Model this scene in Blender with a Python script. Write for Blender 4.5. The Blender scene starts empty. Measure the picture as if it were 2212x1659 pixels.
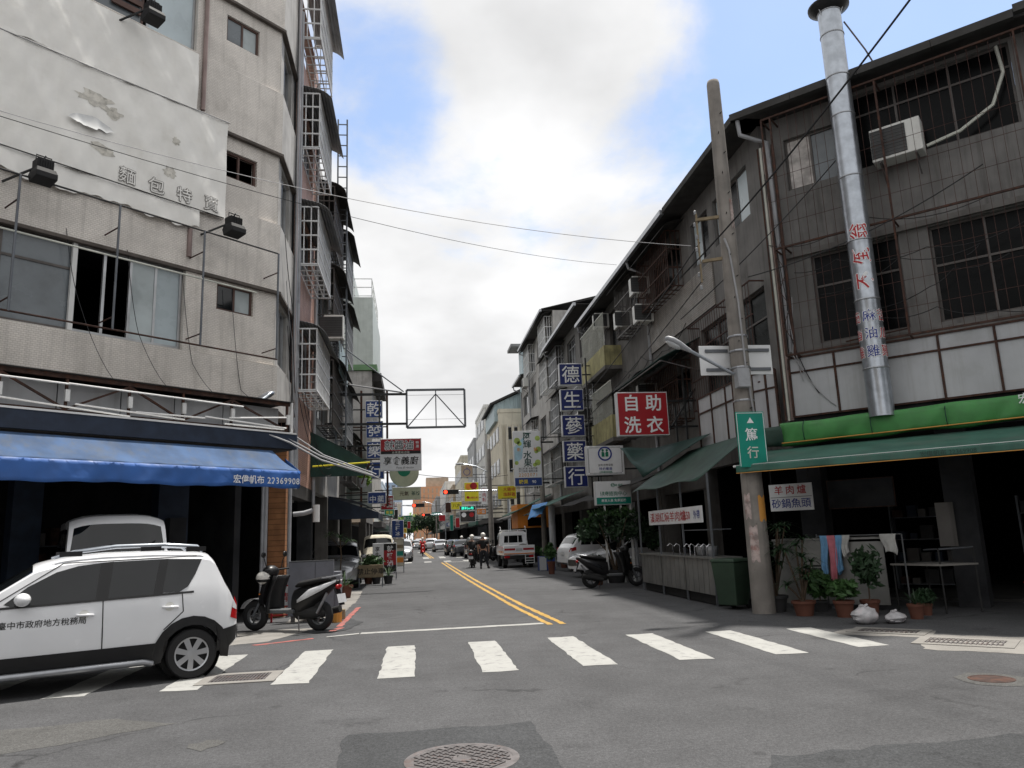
import bpy, bmesh, math, random
from mathutils import Vector, Matrix
RN = random.Random(11)
SC = bpy.context.scene
C = SC.collection
rad = math.radians
V = Vector
I4 = Matrix.Identity(4)
# ------------------------------------------------------------------ camera, sky, sun, exposure
CAMX, CAMY, CAMZ = V((.9919, -.1211, -.0373)), V((.0128, -.1967, .9804)), V((-.1261, -.9730, -.1935))
EYE = V((0, 0, 1.6))
FOC = 1655 / 2212
cam_d = bpy.data.cameras.new('camera')
cam_d.sensor_width = 36; cam_d.lens = 36 * FOC; cam_d.clip_start = .05; cam_d.clip_end = 4000
cam = bpy.data.objects.new('camera', cam_d); C.objects.link(cam)
m3 = Matrix((CAMX, CAMY, CAMZ)).transposed().to_4x4(); m3.translation = EYE
cam.matrix_world = m3
SC.camera = cam
SUN_EL, SUN_AZ = rad(72), rad(44)          # azimuth measured from +Y (down the street) towards +X
wd = bpy.data.worlds.new('World'); SC.world = wd; wd.use_nodes = True
nt = wd.node_tree; nt.nodes.clear()
def wn(t, **k):
    n = nt.nodes.new(t)
    for a, b in k.items(): setattr(n, a, b)
    return n
wl = nt.links.new
sky = wn('ShaderNodeTexSky', sky_type='NISHITA', sun_disc=False, sun_elevation=SUN_EL, sun_rotation=SUN_AZ, air_density=1.0, dust_density=.6, ozone_density=1.3)
tc = wn('ShaderNodeTexCoord')
sx = wn('ShaderNodeSeparateXYZ'); wl(tc.outputs['Generated'], sx.inputs[0])
dz = wn('ShaderNodeMath', operation='ADD'); wl(sx.outputs[2], dz.inputs[0]); dz.inputs[1].default_value = .32
iv = wn('ShaderNodeVectorMath', operation='DIVIDE'); wl(tc.outputs['Generated'], iv.inputs[0])
cb = wn('ShaderNodeCombineXYZ')
for i in range(3): wl(dz.outputs[0], cb.inputs[i])
wl(cb.outputs[0], iv.inputs[1])
mp = wn('ShaderNodeMapping'); wl(iv.outputs[0], mp.inputs[0]); mp.inputs['Location'].default_value = (3.1, 1.7, 0)
n1 = wn('ShaderNodeTexNoise'); wl(mp.outputs[0], n1.inputs['Vector'])
n1.inputs['Scale'].default_value = 1.9; n1.inputs['Detail'].default_value = 7; n1.inputs['Roughness'].default_value = .60; n1.inputs['Distortion'].default_value = .25
# a break in the cloud cover up the street to the right, a smaller one to the left
def lobe(d, k):
    dp = wn('ShaderNodeVectorMath', operation='DOT_PRODUCT'); wl(tc.outputs['Generated'], dp.inputs[0]); dp.inputs[1].default_value = V(d).normalized()
    mr = wn('ShaderNodeMapRange', interpolation_type='SMOOTHSTEP'); wl(dp.outputs['Value'], mr.inputs[0])
    mr.inputs[1].default_value = math.cos(rad(k)); mr.inputs[2].default_value = 1.0; mr.inputs[3].default_value = 0; mr.inputs[4].default_value = 1
    return mr
l1 = lobe((.74, .78, .60), 26); l2 = lobe((-.076, .915, .615), 9); l3 = lobe((.12, .96, .29), 9)
def madd(a, b, w):
    m = wn('ShaderNodeMath', operation='MULTIPLY_ADD'); wl(b.outputs[0], m.inputs[0]); m.inputs[1].default_value = w; wl(a.outputs[0], m.inputs[2]); return m
s = madd(n1, l1, -.50); s = madd(s, l2, -.20); s = madd(s, l3, -.10)
cr = wn('ShaderNodeMapRange', interpolation_type='SMOOTHSTEP'); wl(s.outputs[0], cr.inputs[0])
cr.inputs[1].default_value = .18; cr.inputs[2].default_value = .40; cr.inputs[3].default_value = .12; cr.inputs[4].default_value = 1
n2 = wn('ShaderNodeTexNoise'); wl(mp.outputs[0], n2.inputs['Vector']); n2.inputs['Scale'].default_value = 3.2; n2.inputs['Detail'].default_value = 5
cc = wn('ShaderNodeMapRange'); wl(n2.outputs[0], cc.inputs[0]); cc.inputs[1].default_value = .3; cc.inputs[2].default_value = .7; cc.inputs[3].default_value = 3.5; cc.inputs[4].default_value = 5.0
ct = wn('ShaderNodeVectorMath', operation='SCALE'); ct.inputs[0].default_value = (1.0, 1.0, 1.005); wl(cc.outputs[0], ct.inputs[3])
mx = wn('ShaderNodeMix', data_type='RGBA'); wl(cr.outputs[0], mx.inputs[0]); wl(sky.outputs[0], mx.inputs[6]); wl(ct.outputs[0], mx.inputs[7])
bg = wn('ShaderNodeBackground'); wl(mx.outputs[2], bg.inputs[0]); bg.inputs[1].default_value = .15
wl(bg.outputs[0], wn('ShaderNodeOutputWorld').inputs[0])
sd = bpy.data.lights.new('sun', 'SUN'); sd.energy = 4.0; sd.angle = rad(2.5); sd.color = (1, .955, .89)
sun = bpy.data.objects.new('sun', sd); C.objects.link(sun)
sdir = V((math.cos(SUN_EL) * math.sin(SUN_AZ), math.cos(SUN_EL) * math.cos(SUN_AZ), math.sin(SUN_EL)))
sun.rotation_euler = sdir.to_track_quat('Z', 'Y').to_euler(); sun.location = (0, 0, 60)
vs = SC.view_settings; vs.view_transform = 'Standard'; vs.look = 'None'; vs.exposure = .55; vs.gamma = 1; vs.use_curve_mapping = False
SC.cycles.max_bounces = 6; SC.cycles.diffuse_bounces = 3; SC.cycles.glossy_bounces = 3; SC.cycles.transparent_max_bounces = 6
SC.cycles.use_denoising = True; SC.cycles.caustics_reflective = False; SC.cycles.caustics_refractive = False
# ------------------------------------------------------------------ materials
MATS = {}
def mat(name, col=(.5, .5, .5), rough=.75, metal=0, var=.12, vs=2.5, bump=0., bs=30., streak=0., dirt=0., dcol=(.05, .045, .04), tile=None, spec=.4, emit=0, rust=0, wav=None, coat=0, dv=1.1, fine=0):
    if name in MATS: return MATS[name]
    m = bpy.data.materials.new(name); m.use_nodes = True; MATS[name] = m
    t = m.node_tree; L = t.links.new; b = t.nodes['Principled BSDF']
    N = t.nodes.new
    b.inputs['Roughness'].default_value = rough; b.inputs['Metallic'].default_value = metal
    b.inputs['Specular IOR Level'].default_value = spec
    if coat: b.inputs['Coat Weight'].default_value = coat; b.inputs['Coat Roughness'].default_value = .05
    tc = N('ShaderNodeTexCoord'); co = tc.outputs['Object']
    def noise(sc, det=5, vec=co, ro=.55):
        n = N('ShaderNodeTexNoise'); n.inputs['Scale'].default_value = sc; n.inputs['Detail'].default_value = det; n.inputs['Roughness'].default_value = ro
        L(vec, n.inputs['Vector']); return n.outputs['Fac']
    def mixc(f, a, bb, mode='MIX'):
        x = N('ShaderNodeMix'); x.data_type = 'RGBA'; x.blend_type = mode
        for s, v in ((0, f), (6, a), (7, bb)):
            if isinstance(v, (int, float)): x.inputs[s].default_value = v
            elif isinstance(v, tuple): x.inputs[s].default_value = (*v[:3], 1)
            else: L(v, x.inputs[s])
        return x.outputs[2]
    def ramp(f, a, bb, lo=0., hi=1.):
        r = N('ShaderNodeMapRange'); r.interpolation_type = 'SMOOTHSTEP'; L(f, r.inputs[0])
        for i, v in enumerate((a, bb, lo, hi)): r.inputs[i + 1].default_value = v
        return r.outputs[0]
    lo = tuple(c * (1 - var) for c in col); hi = tuple(min(1, c * (1 + var)) for c in col)
    c = mixc(ramp(noise(vs), .3, .7), lo, hi) if var else None
    if c is None: c = mixc(0., tuple(col), tuple(col))
    h = None
    if tile:                                   # (width, height, mortar, mortar colour, per-tile variation) laid in the x-z plane
        mpn = N('ShaderNodeMapping'); L(co, mpn.inputs[0]); mpn.inputs['Rotation'].default_value = (rad(-90), 0, 0)
        bt = N('ShaderNodeTexBrick'); L(mpn.outputs[0], bt.inputs['Vector']); bt.offset = tile[5] if len(tile) > 5 else .5
        bt.inputs['Scale'].default_value = 1; bt.inputs['Brick Width'].default_value = tile[0]; bt.inputs['Row Height'].default_value = tile[1]
        bt.inputs['Mortar Size'].default_value = tile[2]; bt.inputs['Mortar Smooth'].default_value = .2
        bt.inputs['Color1'].default_value = (1 - tile[4],) * 3 + (1,); bt.inputs['Color2'].default_value = (1, 1, 1, 1); bt.inputs['Mortar'].default_value = (*tile[3], 1)
        c = mixc(1., c, bt.outputs['Color'], 'MULTIPLY'); h = bt.outputs['Fac']
    if fine:
        c = mixc(ramp(noise(90, 3), .35, .68), c, tuple(min(1, x * (1 + fine)) for x in col))
    if streak:
        ms = N('ShaderNodeMapping'); L(co, ms.inputs[0]); ms.inputs['Scale'].default_value = (5, 5, .28)
        f = ramp(noise(1.3, 6, ms.outputs[0], .62), .47, .72, 0, streak); c = mixc(f, c, dcol)
    if dirt:
        f = ramp(noise(dv, 7, co, .65), .5, .72, 0, dirt); c = mixc(f, c, dcol)
    if rust:
        f = ramp(noise(6, 6, co, .7), .5, .62, 0, rust); c = mixc(f, c, (.10, .035, .015))
    L(c, b.inputs['Base Color'])
    if emit: L(c, b.inputs['Emission Color']); b.inputs['Emission Strength'].default_value = emit
    if wav:                                    # corrugation: (direction, wavelength, height)
        w = N('ShaderNodeTexWave'); w.bands_direction = wav[0]; w.inputs['Scale'].default_value = .314 / wav[1]; L(co, w.inputs['Vector'])
        h = w.outputs['Fac']; bump = max(bump, wav[2])
    if bump or h is not None:
        bp = N('ShaderNodeBump'); bp.inputs['Strength'].default_value = 1 if bump == 0 else min(1, bump * 2 if not wav else .9); bp.inputs['Distance'].default_value = .004 if not wav else wav[2]
        if h is None: h = noise(bs, 4)
        elif tile: bp.invert = True
        L(h, bp.inputs['Height']); L(bp.outputs[0], b.inputs['Normal'])
    if rough < .6 and not metal:
        L(ramp(noise(vs * 2), .2, .8, max(.02, rough * .7), min(1, rough * 1.35)), b.inputs['Roughness'])
    return m
def glassy(name, col=(.02, .025, .03), rough=.06, spec=.7):
    return mat(name, col, rough, var=.3, vs=.7, spec=spec)
# ------------------------------------------------------------------ mesh builder
WM = {}                                        # world matrix of every object made here
class MB:
    def __init__(s): s.v = []; s.f = []
    def add(s, vs, fs):
        n = len(s.v); s.v += [tuple(p) for p in vs]; s.f += [tuple(i + n for i in f) for f in fs]; return s
    def box(s, x0, x1, y0, y1, z0, z1):
        return s.add([(x, y, z) for z in (z0, z1) for x, y in ((x0, y0), (x1, y0), (x1, y1), (x0, y1))], [(3, 2, 1, 0), (4, 5, 6, 7), (0, 1, 5, 4), (1, 2, 6, 5), (2, 3, 7, 6), (3, 0, 4, 7)])
    def bar(s, p, q, w=.04, h=None, up=(0, 0, 1)):
        p, q = V(p), V(q); h = h or w; d = (q - p).normalized(); u = V(up)
        if abs(d.dot(u)) > .98: u = V((0, 1, 0)) if abs(d.y) < .9 else V((1, 0, 0))
        a = d.cross(u).normalized() * w / 2; b = a.cross(d).normalized() * h / 2
        return s.add([e + i * a + j * b for e in (p, q) for i, j in ((-1, -1), (1, -1), (1, 1), (-1, 1))], [(0, 3, 2, 1), (4, 5, 6, 7), (0, 1, 5, 4), (1, 2, 6, 5), (2, 3, 7, 6), (3, 0, 4, 7)])
    def path(s, pts, r, n=6, r2=None, cap=True):
        pts = [V(p) for p in pts]; k = len(pts); rings = []; pa = None
        for i, p in enumerate(pts):
            d = (pts[min(i + 1, k - 1)] - pts[max(i - 1, 0)]).normalized()
            if pa is None: pa = d.orthogonal().normalized()
            pa = (pa - d * pa.dot(d)).normalized(); b = d.cross(pa)
            rr = r if r2 is None else r + (r2 - r) * i / max(1, k - 1)
            if isinstance(r, (list, tuple)): rr = r[i]
            rings.append([p + (pa * math.cos(2 * math.pi * j / n) + b * math.sin(2 * math.pi * j / n)) * rr for j in range(n)])
        return s.loft(rings, cap)
    def tube(s, p, q, r, n=8, r2=None, cap=True): return s.path([p, q], r, n, r2, cap)
    def loft(s, rings, cap=True, closed=True):
        n = len(rings[0]); vs = [p for r in rings for p in r]; fs = []
        for i in range(len(rings) - 1):
            for j in range(n if closed else n - 1):
                a, b = i * n + j, i * n + (j + 1) % n; fs.append((a, b, b + n, a + n))
        if cap: fs.append(tuple(range(n))[::-1]); fs.append(tuple(range(len(vs) - n, len(vs))))
        return s.add(vs, fs)
    def prism(s, pts, ext):
        e = V(ext); n = len(pts); a = [V(p) for p in pts]; vs = a + [p + e for p in a]
        return s.add(vs, [tuple(range(n))[::-1], tuple(range(n, 2 * n))] + [(i, (i + 1) % n, (i + 1) % n + n, i + n) for i in range(n)])
    def lathe(s, prof, c=(0, 0, 0), n=16, ax='z', cap=True):
        c = V(c); rings = []
        for r, z in prof:
            ring = []
            for j in range(n):
                a = 2 * math.pi * j / n; x, y = r * math.cos(a), r * math.sin(a)
                ring.append(c + (V((x, y, z)) if ax == 'z' else V((x, z, y)) if ax == 'y' else V((z, x, y))))
            rings.append(ring)
        return s.loft(rings, cap)
    def ball(s, c, r, n=10, m=6):
        if not isinstance(r, (tuple, list)): r = (r, r, r)
        return s.loft([[(c[0] + r[0] * math.sin(t) * math.cos(a), c[1] + r[1] * math.sin(t) * math.sin(a), c[2] + r[2] * math.cos(t)) for a in [2 * math.pi * j / n for j in range(n)]] for t in [math.pi * max(.02, min(.98, i / m)) for i in range(m + 1)]])
    def grid(s, nu, nv, fn):
        vs = [fn(i / nu, j / nv) for j in range(nv + 1) for i in range(nu + 1)]
        return s.add(vs, [(j * (nu + 1) + i, j * (nu + 1) + i + 1, (j + 1) * (nu + 1) + i + 1, (j + 1) * (nu + 1) + i) for j in range(nv) for i in range(nu)])
    def quad(s, *p): return s.add(p, [tuple(range(len(p)))])
    def obj(s, name, m, parent=None, frame=None, smooth=0, bev=0, solid=0, sub=0):
        me = bpy.data.meshes.new(name); me.from_pydata(s.v, [], s.f); me.update()
        if smooth:
            for p in me.polygons: p.use_smooth = True
            if smooth < 180: me.set_sharp_from_angle(angle=rad(smooth))
        return link(name, me, m, parent, frame, bev, solid, sub)
def fixn(me):
    b = bmesh.new(); b.from_mesh(me); bmesh.ops.recalc_face_normals(b, faces=b.faces); b.to_mesh(me); b.free()
def link(name, me, m, parent=None, frame=None, bev=0, solid=0, sub=0):
    if m is not None and not me.materials: me.materials.append(m)
    fixn(me)
    o = bpy.data.objects.new(name, me); C.objects.link(o)
    fr = frame if frame is not None else (WM[parent.name] if parent else I4)
    place(o, fr, parent)
    if solid: k = o.modifiers.new('solid', 'SOLIDIFY'); k.thickness = solid; k.offset = 0
    if bev: k = o.modifiers.new('bevel', 'BEVEL'); k.width = bev; k.segments = 2; k.limit_method = 'ANGLE'
    if sub: k = o.modifiers.new('sub', 'SUBSURF'); k.levels = k.render_levels = sub
    return o
def place(o, world, parent=None):
    WM[o.name] = world.copy()
    if parent: o.parent = parent; o.matrix_basis = WM[parent.name].inverted() @ world
    else: o.matrix_basis = world
    return o
def tag(o, label, cat, group=None, kind=None):
    if label: o['label'] = label
    if cat: o['category'] = cat
    if group: o['group'] = group
    if kind: o['kind'] = kind
    return o
def fr(x, y, deg=0, z=0): return Matrix.Translation((x, y, z)) @ Matrix.Rotation(rad(deg), 4, 'Z')
def thing(name, label, cat, x=0, y=0, deg=0, z=0, group=None):
    o = bpy.data.objects.new(name, None); o.empty_display_size = .2; C.objects.link(o); place(o, fr(x, y, deg, z)); return tag(o, label, cat, group)
def struct(o): o['kind'] = 'structure'; return o
def copy_tree(o, world, parent=None, label=None):
    c = o.copy(); C.objects.link(c); place(c, world, parent)
    rel = WM[o.name].inverted()
    for ch in list(o.children): copy_tree(ch, world @ rel @ WM[ch.name], c)
    if label: c['label'] = label
    return c
def B(x0, x1, y0, y1, z0, z1): return MB().box(x0, x1, y0, y1, z0, z1)
def ray(u, v): return CAMX * ((u - 1106) / 1655) - CAMY * ((v - 829.5) / 1655) - CAMZ
def spot(u, v, Y=None, X=None, z=None):        # survey: where a sight line meets a real plane of the place
    r = ray(u, v); t = Y / r.y if Y is not None else X / r.x if X is not None else (z - 1.6) / r.z
    return EYE + r * t
def on_frame(u, v, F, y=0):                    # the same for a wall frame: (along, up) on its plane y
    Fi = F.inverted(); o = Fi @ EYE; d = Fi.to_3x3() @ ray(u, v); t = (y - o.y) / d.y; q = o + d * t; return q.x, q.z
# ------------------------------------------------------------------ lettering
def letters(body, size, bold=0., vert=False, sp=1.0, out=0.):
    me_all = MB()
    for i, ch in enumerate(body.split('\n') if not vert else [body]):
        rows = list(ch) if vert else [ch]
        for k, r in enumerate(rows):
            c = bpy.data.curves.new('t', 'FONT'); c.body = r; c.size = 1; c.offset = bold; c.align_x = 'CENTER'; c.space_character = sp
            c.resolution_u = 2
            o = bpy.data.objects.new('t', c); C.objects.link(o)
            me = bpy.data.meshes.new_from_object(o.evaluated_get(bpy.context.evaluated_depsgraph_get()))
            row = k if vert else i
            me_all.add([(v.co.x * size, 0, (v.co.y - .38 - row * 1.12 * (sp if vert else 1)) * size) for v in me.vertices], [tuple(p.vertices) for p in me.polygons])
            bpy.data.objects.remove(o); bpy.data.curves.remove(c); bpy.data.meshes.remove(me)
    if out:                                    # a broad outline: the strokes laid eight times round, each a hair in front of the last
        v0, f0 = me_all.v, me_all.f; me_all = MB()
        for k in range(8): a = k * .7854; me_all.add([(p[0] + out * size * math.cos(a), -.0004 * k, p[2] + out * size * math.sin(a)) for p in v0], f0)
    return me_all
def put_text(parent, body, x, z, size, m, y=-.004, frame=None, bold=.012, vert=False, sp=1.0, name='lettering', sxz=(1, 1), ital=0, out=0.):
    t = letters(body, size, bold, vert, sp, out)
    t.v = [(x + (p[0] + p[2] * ital) * sxz[0], y + p[1], z + p[2] * sxz[1]) for p in t.v]
    return t.obj(name, m, parent, frame)
# ------------------------------------------------------------------ walls and windows in a wall frame (x along, y inward, z up)
def wall(u0, u1, z0, z1, holes=(), y=0., depth=.18, back=True, mb=None):
    mb = mb or MB()
    us = sorted({u0, u1, *[h[0] for h in holes], *[h[1] for h in holes]}); zs = sorted({z0, z1, *[h[2] for h in holes], *[h[3] for h in holes]})
    us = [u for u in us if u0 <= u <= u1]; zs = [z for z in zs if z0 <= z <= z1]
    for a, b in zip(us, us[1:]):
        for c, d in zip(zs, zs[1:]):
            mu, mz = (a + b) / 2, (c + d) / 2
            if any(h[0] < mu < h[1] and h[2] < mz < h[3] for h in holes): continue
            mb.quad((a, y, c), (b, y, c), (b, y, d), (a, y, d))
            if back: mb.quad((a, y + depth, c), (a, y + depth, d), (b, y + depth, d), (b, y + depth, c))
    for h in holes:
        a, b, c, d = h[:4]
        mb.quad((a, y, c), (a, y, d), (a, y + depth, d), (a, y + depth, c)); mb.quad((b, y, c), (b, y + depth, c), (b, y + depth, d), (b, y, d))
        mb.quad((a, y, d), (b, y, d), (b, y + depth, d), (a, y + depth, d)); mb.quad((a, y, c), (a, y + depth, c), (b, y + depth, c), (b, y, c))
    y1 = y + depth
    mb.quad((u0, y, z1), (u1, y, z1), (u1, y1, z1), (u0, y1, z1)); mb.quad((u0, y, z0), (u0, y1, z0), (u1, y1, z0), (u1, y, z0))
    mb.quad((u0, y, z0), (u0, y, z1), (u0, y1, z1), (u0, y1, z0)); mb.quad((u1, y, z0), (u1, y1, z0), (u1, y1, z1), (u1, y, z1))
    return mb
def window(parent, F, u0, u1, z0, z1, y=.1, cols=2, fm=None, gm=None, fw=.045, rows=None, gap=(), gms=None, tr=0):
    fm = fm or MATS['alu']; gm = gm or MATS['glass']
    m = MB(); g = .004
    u0 += g; u1 -= g; z0 += g; z1 -= g
    m.box(u0, u1, y, y + .06, z0, z0 + fw); m.box(u0, u1, y, y + .06, z1 - fw, z1)
    m.box(u0, u0 + fw, y + .001, y + .059, z0 + fw, z1 - fw); m.box(u1 - fw, u1, y + .001, y + .059, z0 + fw, z1 - fw)
    e = (u1 - u0 - 2 * fw) / cols
    for i in range(1, cols): x = u0 + fw + e * i; m.box(x - fw / 2, x + fw / 2, y + .002, y + .058, z0 + fw, z1 - fw)
    if tr: m.box(u0 + fw, u1 - fw, y + .003, y + .057, tr - fw / 2, tr + fw / 2)
    w = m.obj('window', fm, parent, F)
    for i in range(cols):
        if i in gap: continue
        a = u0 + fw + e * i + (fw / 2 if i else 0); b = u0 + fw + e * (i + 1) - (fw / 2 if i < cols - 1 else 0); yy = y + .02 + .014 * (i % 2)
        for c, d in ([(z0 + fw, z1 - fw)] if not tr else [(z0 + fw, tr - fw / 2), (tr + fw / 2, z1 - fw)]):
            B(a, b, yy, yy + .008, c, d).obj('pane', (gms[i] if gms else gm), w, F)
    return w
# ------------------------------------------------------------------ shared materials
def asphalt_mat(name, base, spread=1.):
    m = bpy.data.materials.new(name); m.use_nodes = True; MATS[name] = m; t = m.node_tree; L = t.links.new; N = t.nodes.new; b = t.nodes['Principled BSDF']
    b.inputs['Roughness'].default_value = .88; b.inputs['Specular IOR Level'].default_value = .25
    co = N('ShaderNodeTexCoord').outputs['Object']
    def no(sc, det=4, ro=.6):
        n = N('ShaderNodeTexNoise'); n.inputs['Scale'].default_value = sc; n.inputs['Detail'].default_value = det; n.inputs['Roughness'].default_value = ro; L(co, n.inputs['Vector']); return n.outputs['Fac']
    def rg(f, a, c, lo, hi):
        r = N('ShaderNodeMapRange'); r.interpolation_type = 'SMOOTHSTEP'; L(f, r.inputs[0])
        for i, v in enumerate((a, c, lo, hi)): r.inputs[i + 1].default_value = v
        return r.outputs[0]
    def mul(a, c):
        n = N('ShaderNodeMath'); n.operation = 'MULTIPLY'; L(a, n.inputs[0]); L(c, n.inputs[1]); return n.outputs[0]
    f = mul(rg(no(.22, 5), .3, .7, .84, 1.14), rg(no(1.7, 6, .7), .3, .72, .88, 1.1)); f = mul(f, rg(no(26, 3, .7), .3, .7, .80, 1.2)); f = mul(f, rg(no(75, 2, .8), .32, .72, .72, 1.36))
    f = mul(f, rg(no(.9, 7, .75), .57, .70, 1, .68)); f = mul(f, rg(no(.5, 6, .7), .30, .42, .80, 1))
    vo = N('ShaderNodeTexVoronoi'); vo.feature = 'DISTANCE_TO_EDGE'; vo.inputs['Scale'].default_value = .32; dn = N('ShaderNodeTexNoise'); dn.inputs['Scale'].default_value = 1.4; dn.inputs['Detail'].default_value = 6; L(co, dn.inputs['Vector'])
    ad = N('ShaderNodeVectorMath'); ad.operation = 'ADD'; L(co, ad.inputs[0]); L(dn.outputs['Color'], ad.inputs[1]); L(ad.outputs[0], vo.inputs['Vector'])
    cr_ = rg(vo.outputs['Distance'], .002, .012, .60, 1); mk = rg(no(.35, 3), .50, .57, 0, 1)
    mm = N('ShaderNodeMix'); L(mk, mm.inputs[0]); mm.inputs[2].default_value = 1; L(cr_, mm.inputs[3]); f = mul(f, mm.outputs[0])
    sp = N('ShaderNodeTexVoronoi'); sp.inputs['Scale'].default_value = 1.1; L(co, sp.inputs['Vector']); f = mul(f, rg(sp.outputs['Distance'], .035, .09, .72, 1))
    sc = N('ShaderNodeVectorMath'); sc.operation = 'SCALE'; sc.inputs[0].default_value = base; L(f, sc.inputs[3]); L(sc.outputs[0], b.inputs['Base Color'])
    bp = N('ShaderNodeBump'); bp.inputs['Strength'].default_value = .8; bp.inputs['Distance'].default_value = .006; L(no(95, 3, .8), bp.inputs['Height']); L(bp.outputs[0], b.inputs['Normal'])
asphalt_mat('asphalt', (.079, .0797, .083))
asphalt_mat('asphalt_patch', (.052, .054, .057)); asphalt_mat('asphalt_pale', (.097, .096, .093))
mat('road_white', (.33, .33, .315), .75, var=.12, vs=3, dirt=.8, dcol=(.13, .13, .13), dv=6, fine=.12, bump=.3, bs=90)
mat('road_yellow', (.42, .25, .045), .7, var=.15, vs=3, dirt=.75, dcol=(.15, .13, .1), dv=7)
mat('road_red', (.33, .10, .085), .8, var=.2, vs=2, dirt=.8, dcol=(.12, .11, .11), dv=3)
mat('concrete', (.21, .20, .185), .9, var=.2, vs=2, bump=.3, bs=60, dirt=.5, dcol=(.11, .105, .1), fine=.2)
mat('concrete_dark', (.05, .049, .048), .9, var=.25, vs=2, bump=.3, bs=50, streak=.4, dirt=.4)  # tone lowered so the shop floors look unlit
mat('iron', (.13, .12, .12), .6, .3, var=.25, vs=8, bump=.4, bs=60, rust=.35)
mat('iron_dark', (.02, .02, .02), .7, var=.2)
mat('shade_black', (.005, .005, .0055), .95, var=.3, spec=.05)  # near black colour stands in for the shade of unlit rooms
mat('dark_wall', (.03, .031, .034), .9, var=.35, vs=1.5, dirt=.5, spec=.2)  # low wall tone carries the shade inside the shops
mat('mosaic', (.80, .755, .70), .6, var=.12, vs=.9, tile=(.075, .037, .005, (.74, .72, .70), .09), streak=.36, dirt=.42, dcol=(.34, .31, .275), dv=1.3, spec=.5)
mat('mosaic_trim', (.10, .085, .075), .85, var=.3, vs=3, dirt=.4)
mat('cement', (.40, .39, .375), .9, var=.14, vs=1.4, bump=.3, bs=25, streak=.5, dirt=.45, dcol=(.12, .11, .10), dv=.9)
mat('cement_dk', (.14, .133, .126), .9, var=.2, vs=1.4, bump=.3, bs=25, streak=.6, dirt=.5, dcol=(.07, .065, .06), dv=.9)  # darkened copy of cement; the arcade's shade is put into its colour
mat('pink_tile', (.50, .30, .235), .6, var=.1, vs=2, tile=(.10, .052, .006, (.7, .68, .66), .1), streak=.4, dirt=.2)
mat('pink', (.52, .35, .29), .8, var=.1, vs=2, streak=.3)
mat('brown_tile', (.27, .245, .22), .55, var=.1, vs=2, tile=(.22, .06, .008, (.55, .55, .55), .14), streak=.4, dirt=.3)
mat('alu', (.42, .43, .44), .35, .6, var=.12, dirt=.3)
mat('alu_dark', (.10, .09, .085), .5, .3, var=.2)
mat('brown_frame', (.09, .05, .04), .6, var=.2)
mat('white_bar', (.72, .73, .73), .5, var=.1, dirt=.35, dcol=(.3, .28, .25), dv=3)
mat('steel', (.35, .36, .38), .38, .8, var=.12, vs=4, dirt=.25)
mat('galv', (.40, .43, .47), .30, .85, var=.14, vs=5, dirt=.2, dcol=(.25, .25, .26))
mat('steel_grey', (.14, .15, .165), .55, .4, var=.15)
mat('rusty', (.05, .026, .020), .85, var=.4, vs=9, rust=.5)
mat('rusty_wire', (.06, .03, .025), .9, var=.4)
mat('black_metal', (.016, .017, .018), .45, .1, var=.2)
mat('wire', (.02, .02, .022), .7, var=.1)
mat('wire_pale', (.33, .33, .34), .6, var=.1)
mat('pvc_grey', (.36, .37, .39), .5, var=.12, dirt=.4)
mat('pvc_brown', (.27, .20, .185), .6, var=.15, streak=.3)
mat('glass', (.010, .012, .014), .06, var=.3, vs=.6, spec=.45)
mat('glass_grey', (.13, .15, .165), .22, var=.35, vs=1.1, dirt=.4, dcol=(.05, .055, .06), spec=.6)
mat('glass_frost', (.42, .47, .48), .4, var=.2, vs=1.2, dirt=.35, dcol=(.2, .22, .23))
mat('glass_blue', (.45, .52, .55), .3, var=.15, vs=.8, dirt=.3, dcol=(.3, .36, .38))
mat('curtain', (.5, .47, .45), .9, var=.3, vs=5)
mat('white_panel', (.47, .48, .50), .6, var=.08, vs=1.2, streak=.3, dirt=.25, dcol=(.25, .24, .22))
mat('white_paint', (.72, .72, .71), .5, var=.06, dirt=.2, dcol=(.4, .38, .35))
mat('sheet_grey', (.20, .205, .21), .6, .2, var=.15, wav=('Y', .09, .02), dirt=.4)
mat('sheet_green', (.46, .50, .47), .55, .1, var=.08, wav=('X', .25, .02), streak=.3, dcol=(.2, .22, .2))
mat('sheet_blue', (.36, .45, .48), .55, .1, var=.08, wav=('X', .22, .02), streak=.3, dcol=(.2, .22, .22))
mat('sheet_dark', (.035, .033, .032), .8, var=.3, dirt=.4)
mat('beam_green', (.13, .24, .12), .6, var=.15)
mat('ac_white', (.66, .66, .63), .5, var=.06, dirt=.3, dcol=(.35, .33, .3), dv=2)
mat('ac_dark', (.05, .05, .05), .6, var=.2)
mat('tarp_white', (.84, .825, .785), .5, var=.04, vs=3, streak=.10, dirt=.25, dcol=(.60, .565, .50), bump=.5, bs=5, dv=2.2)
mat('tarp_back', (.64, .65, .65), .55, var=.08, vs=3, dirt=.35, dcol=(.42, .40, .37))
mat('awning_blue', (.035, .115, .36), .55, var=.16, vs=2, dirt=.2, dcol=(.04, .10, .25))
mat('awning_blue_top', (.045, .095, .20), .8, var=.25, vs=2, dirt=.5, dcol=(.10, .11, .12), streak=.4)
mat('navy', (.018, .028, .05), .6, var=.25, vs=3)
mat('awning_green', (.045, .13, .10), .65, var=.2, vs=2, dirt=.6, dcol=(.10, .14, .12), streak=.3)
mat('tarp_green', (.065, .25, .07), .5, var=.15, vs=3, dirt=.2, dcol=(.05, .2, .06))
mat('tarp_teal', (.025, .06, .045), .6, var=.25, vs=3, dirt=.4, dcol=(.1, .12, .1))  # cloth colour lowered so the stall tarps look shaded
mat('tarp_dkgreen', (.012, .045, .038), .65, var=.25, vs=3)
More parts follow.
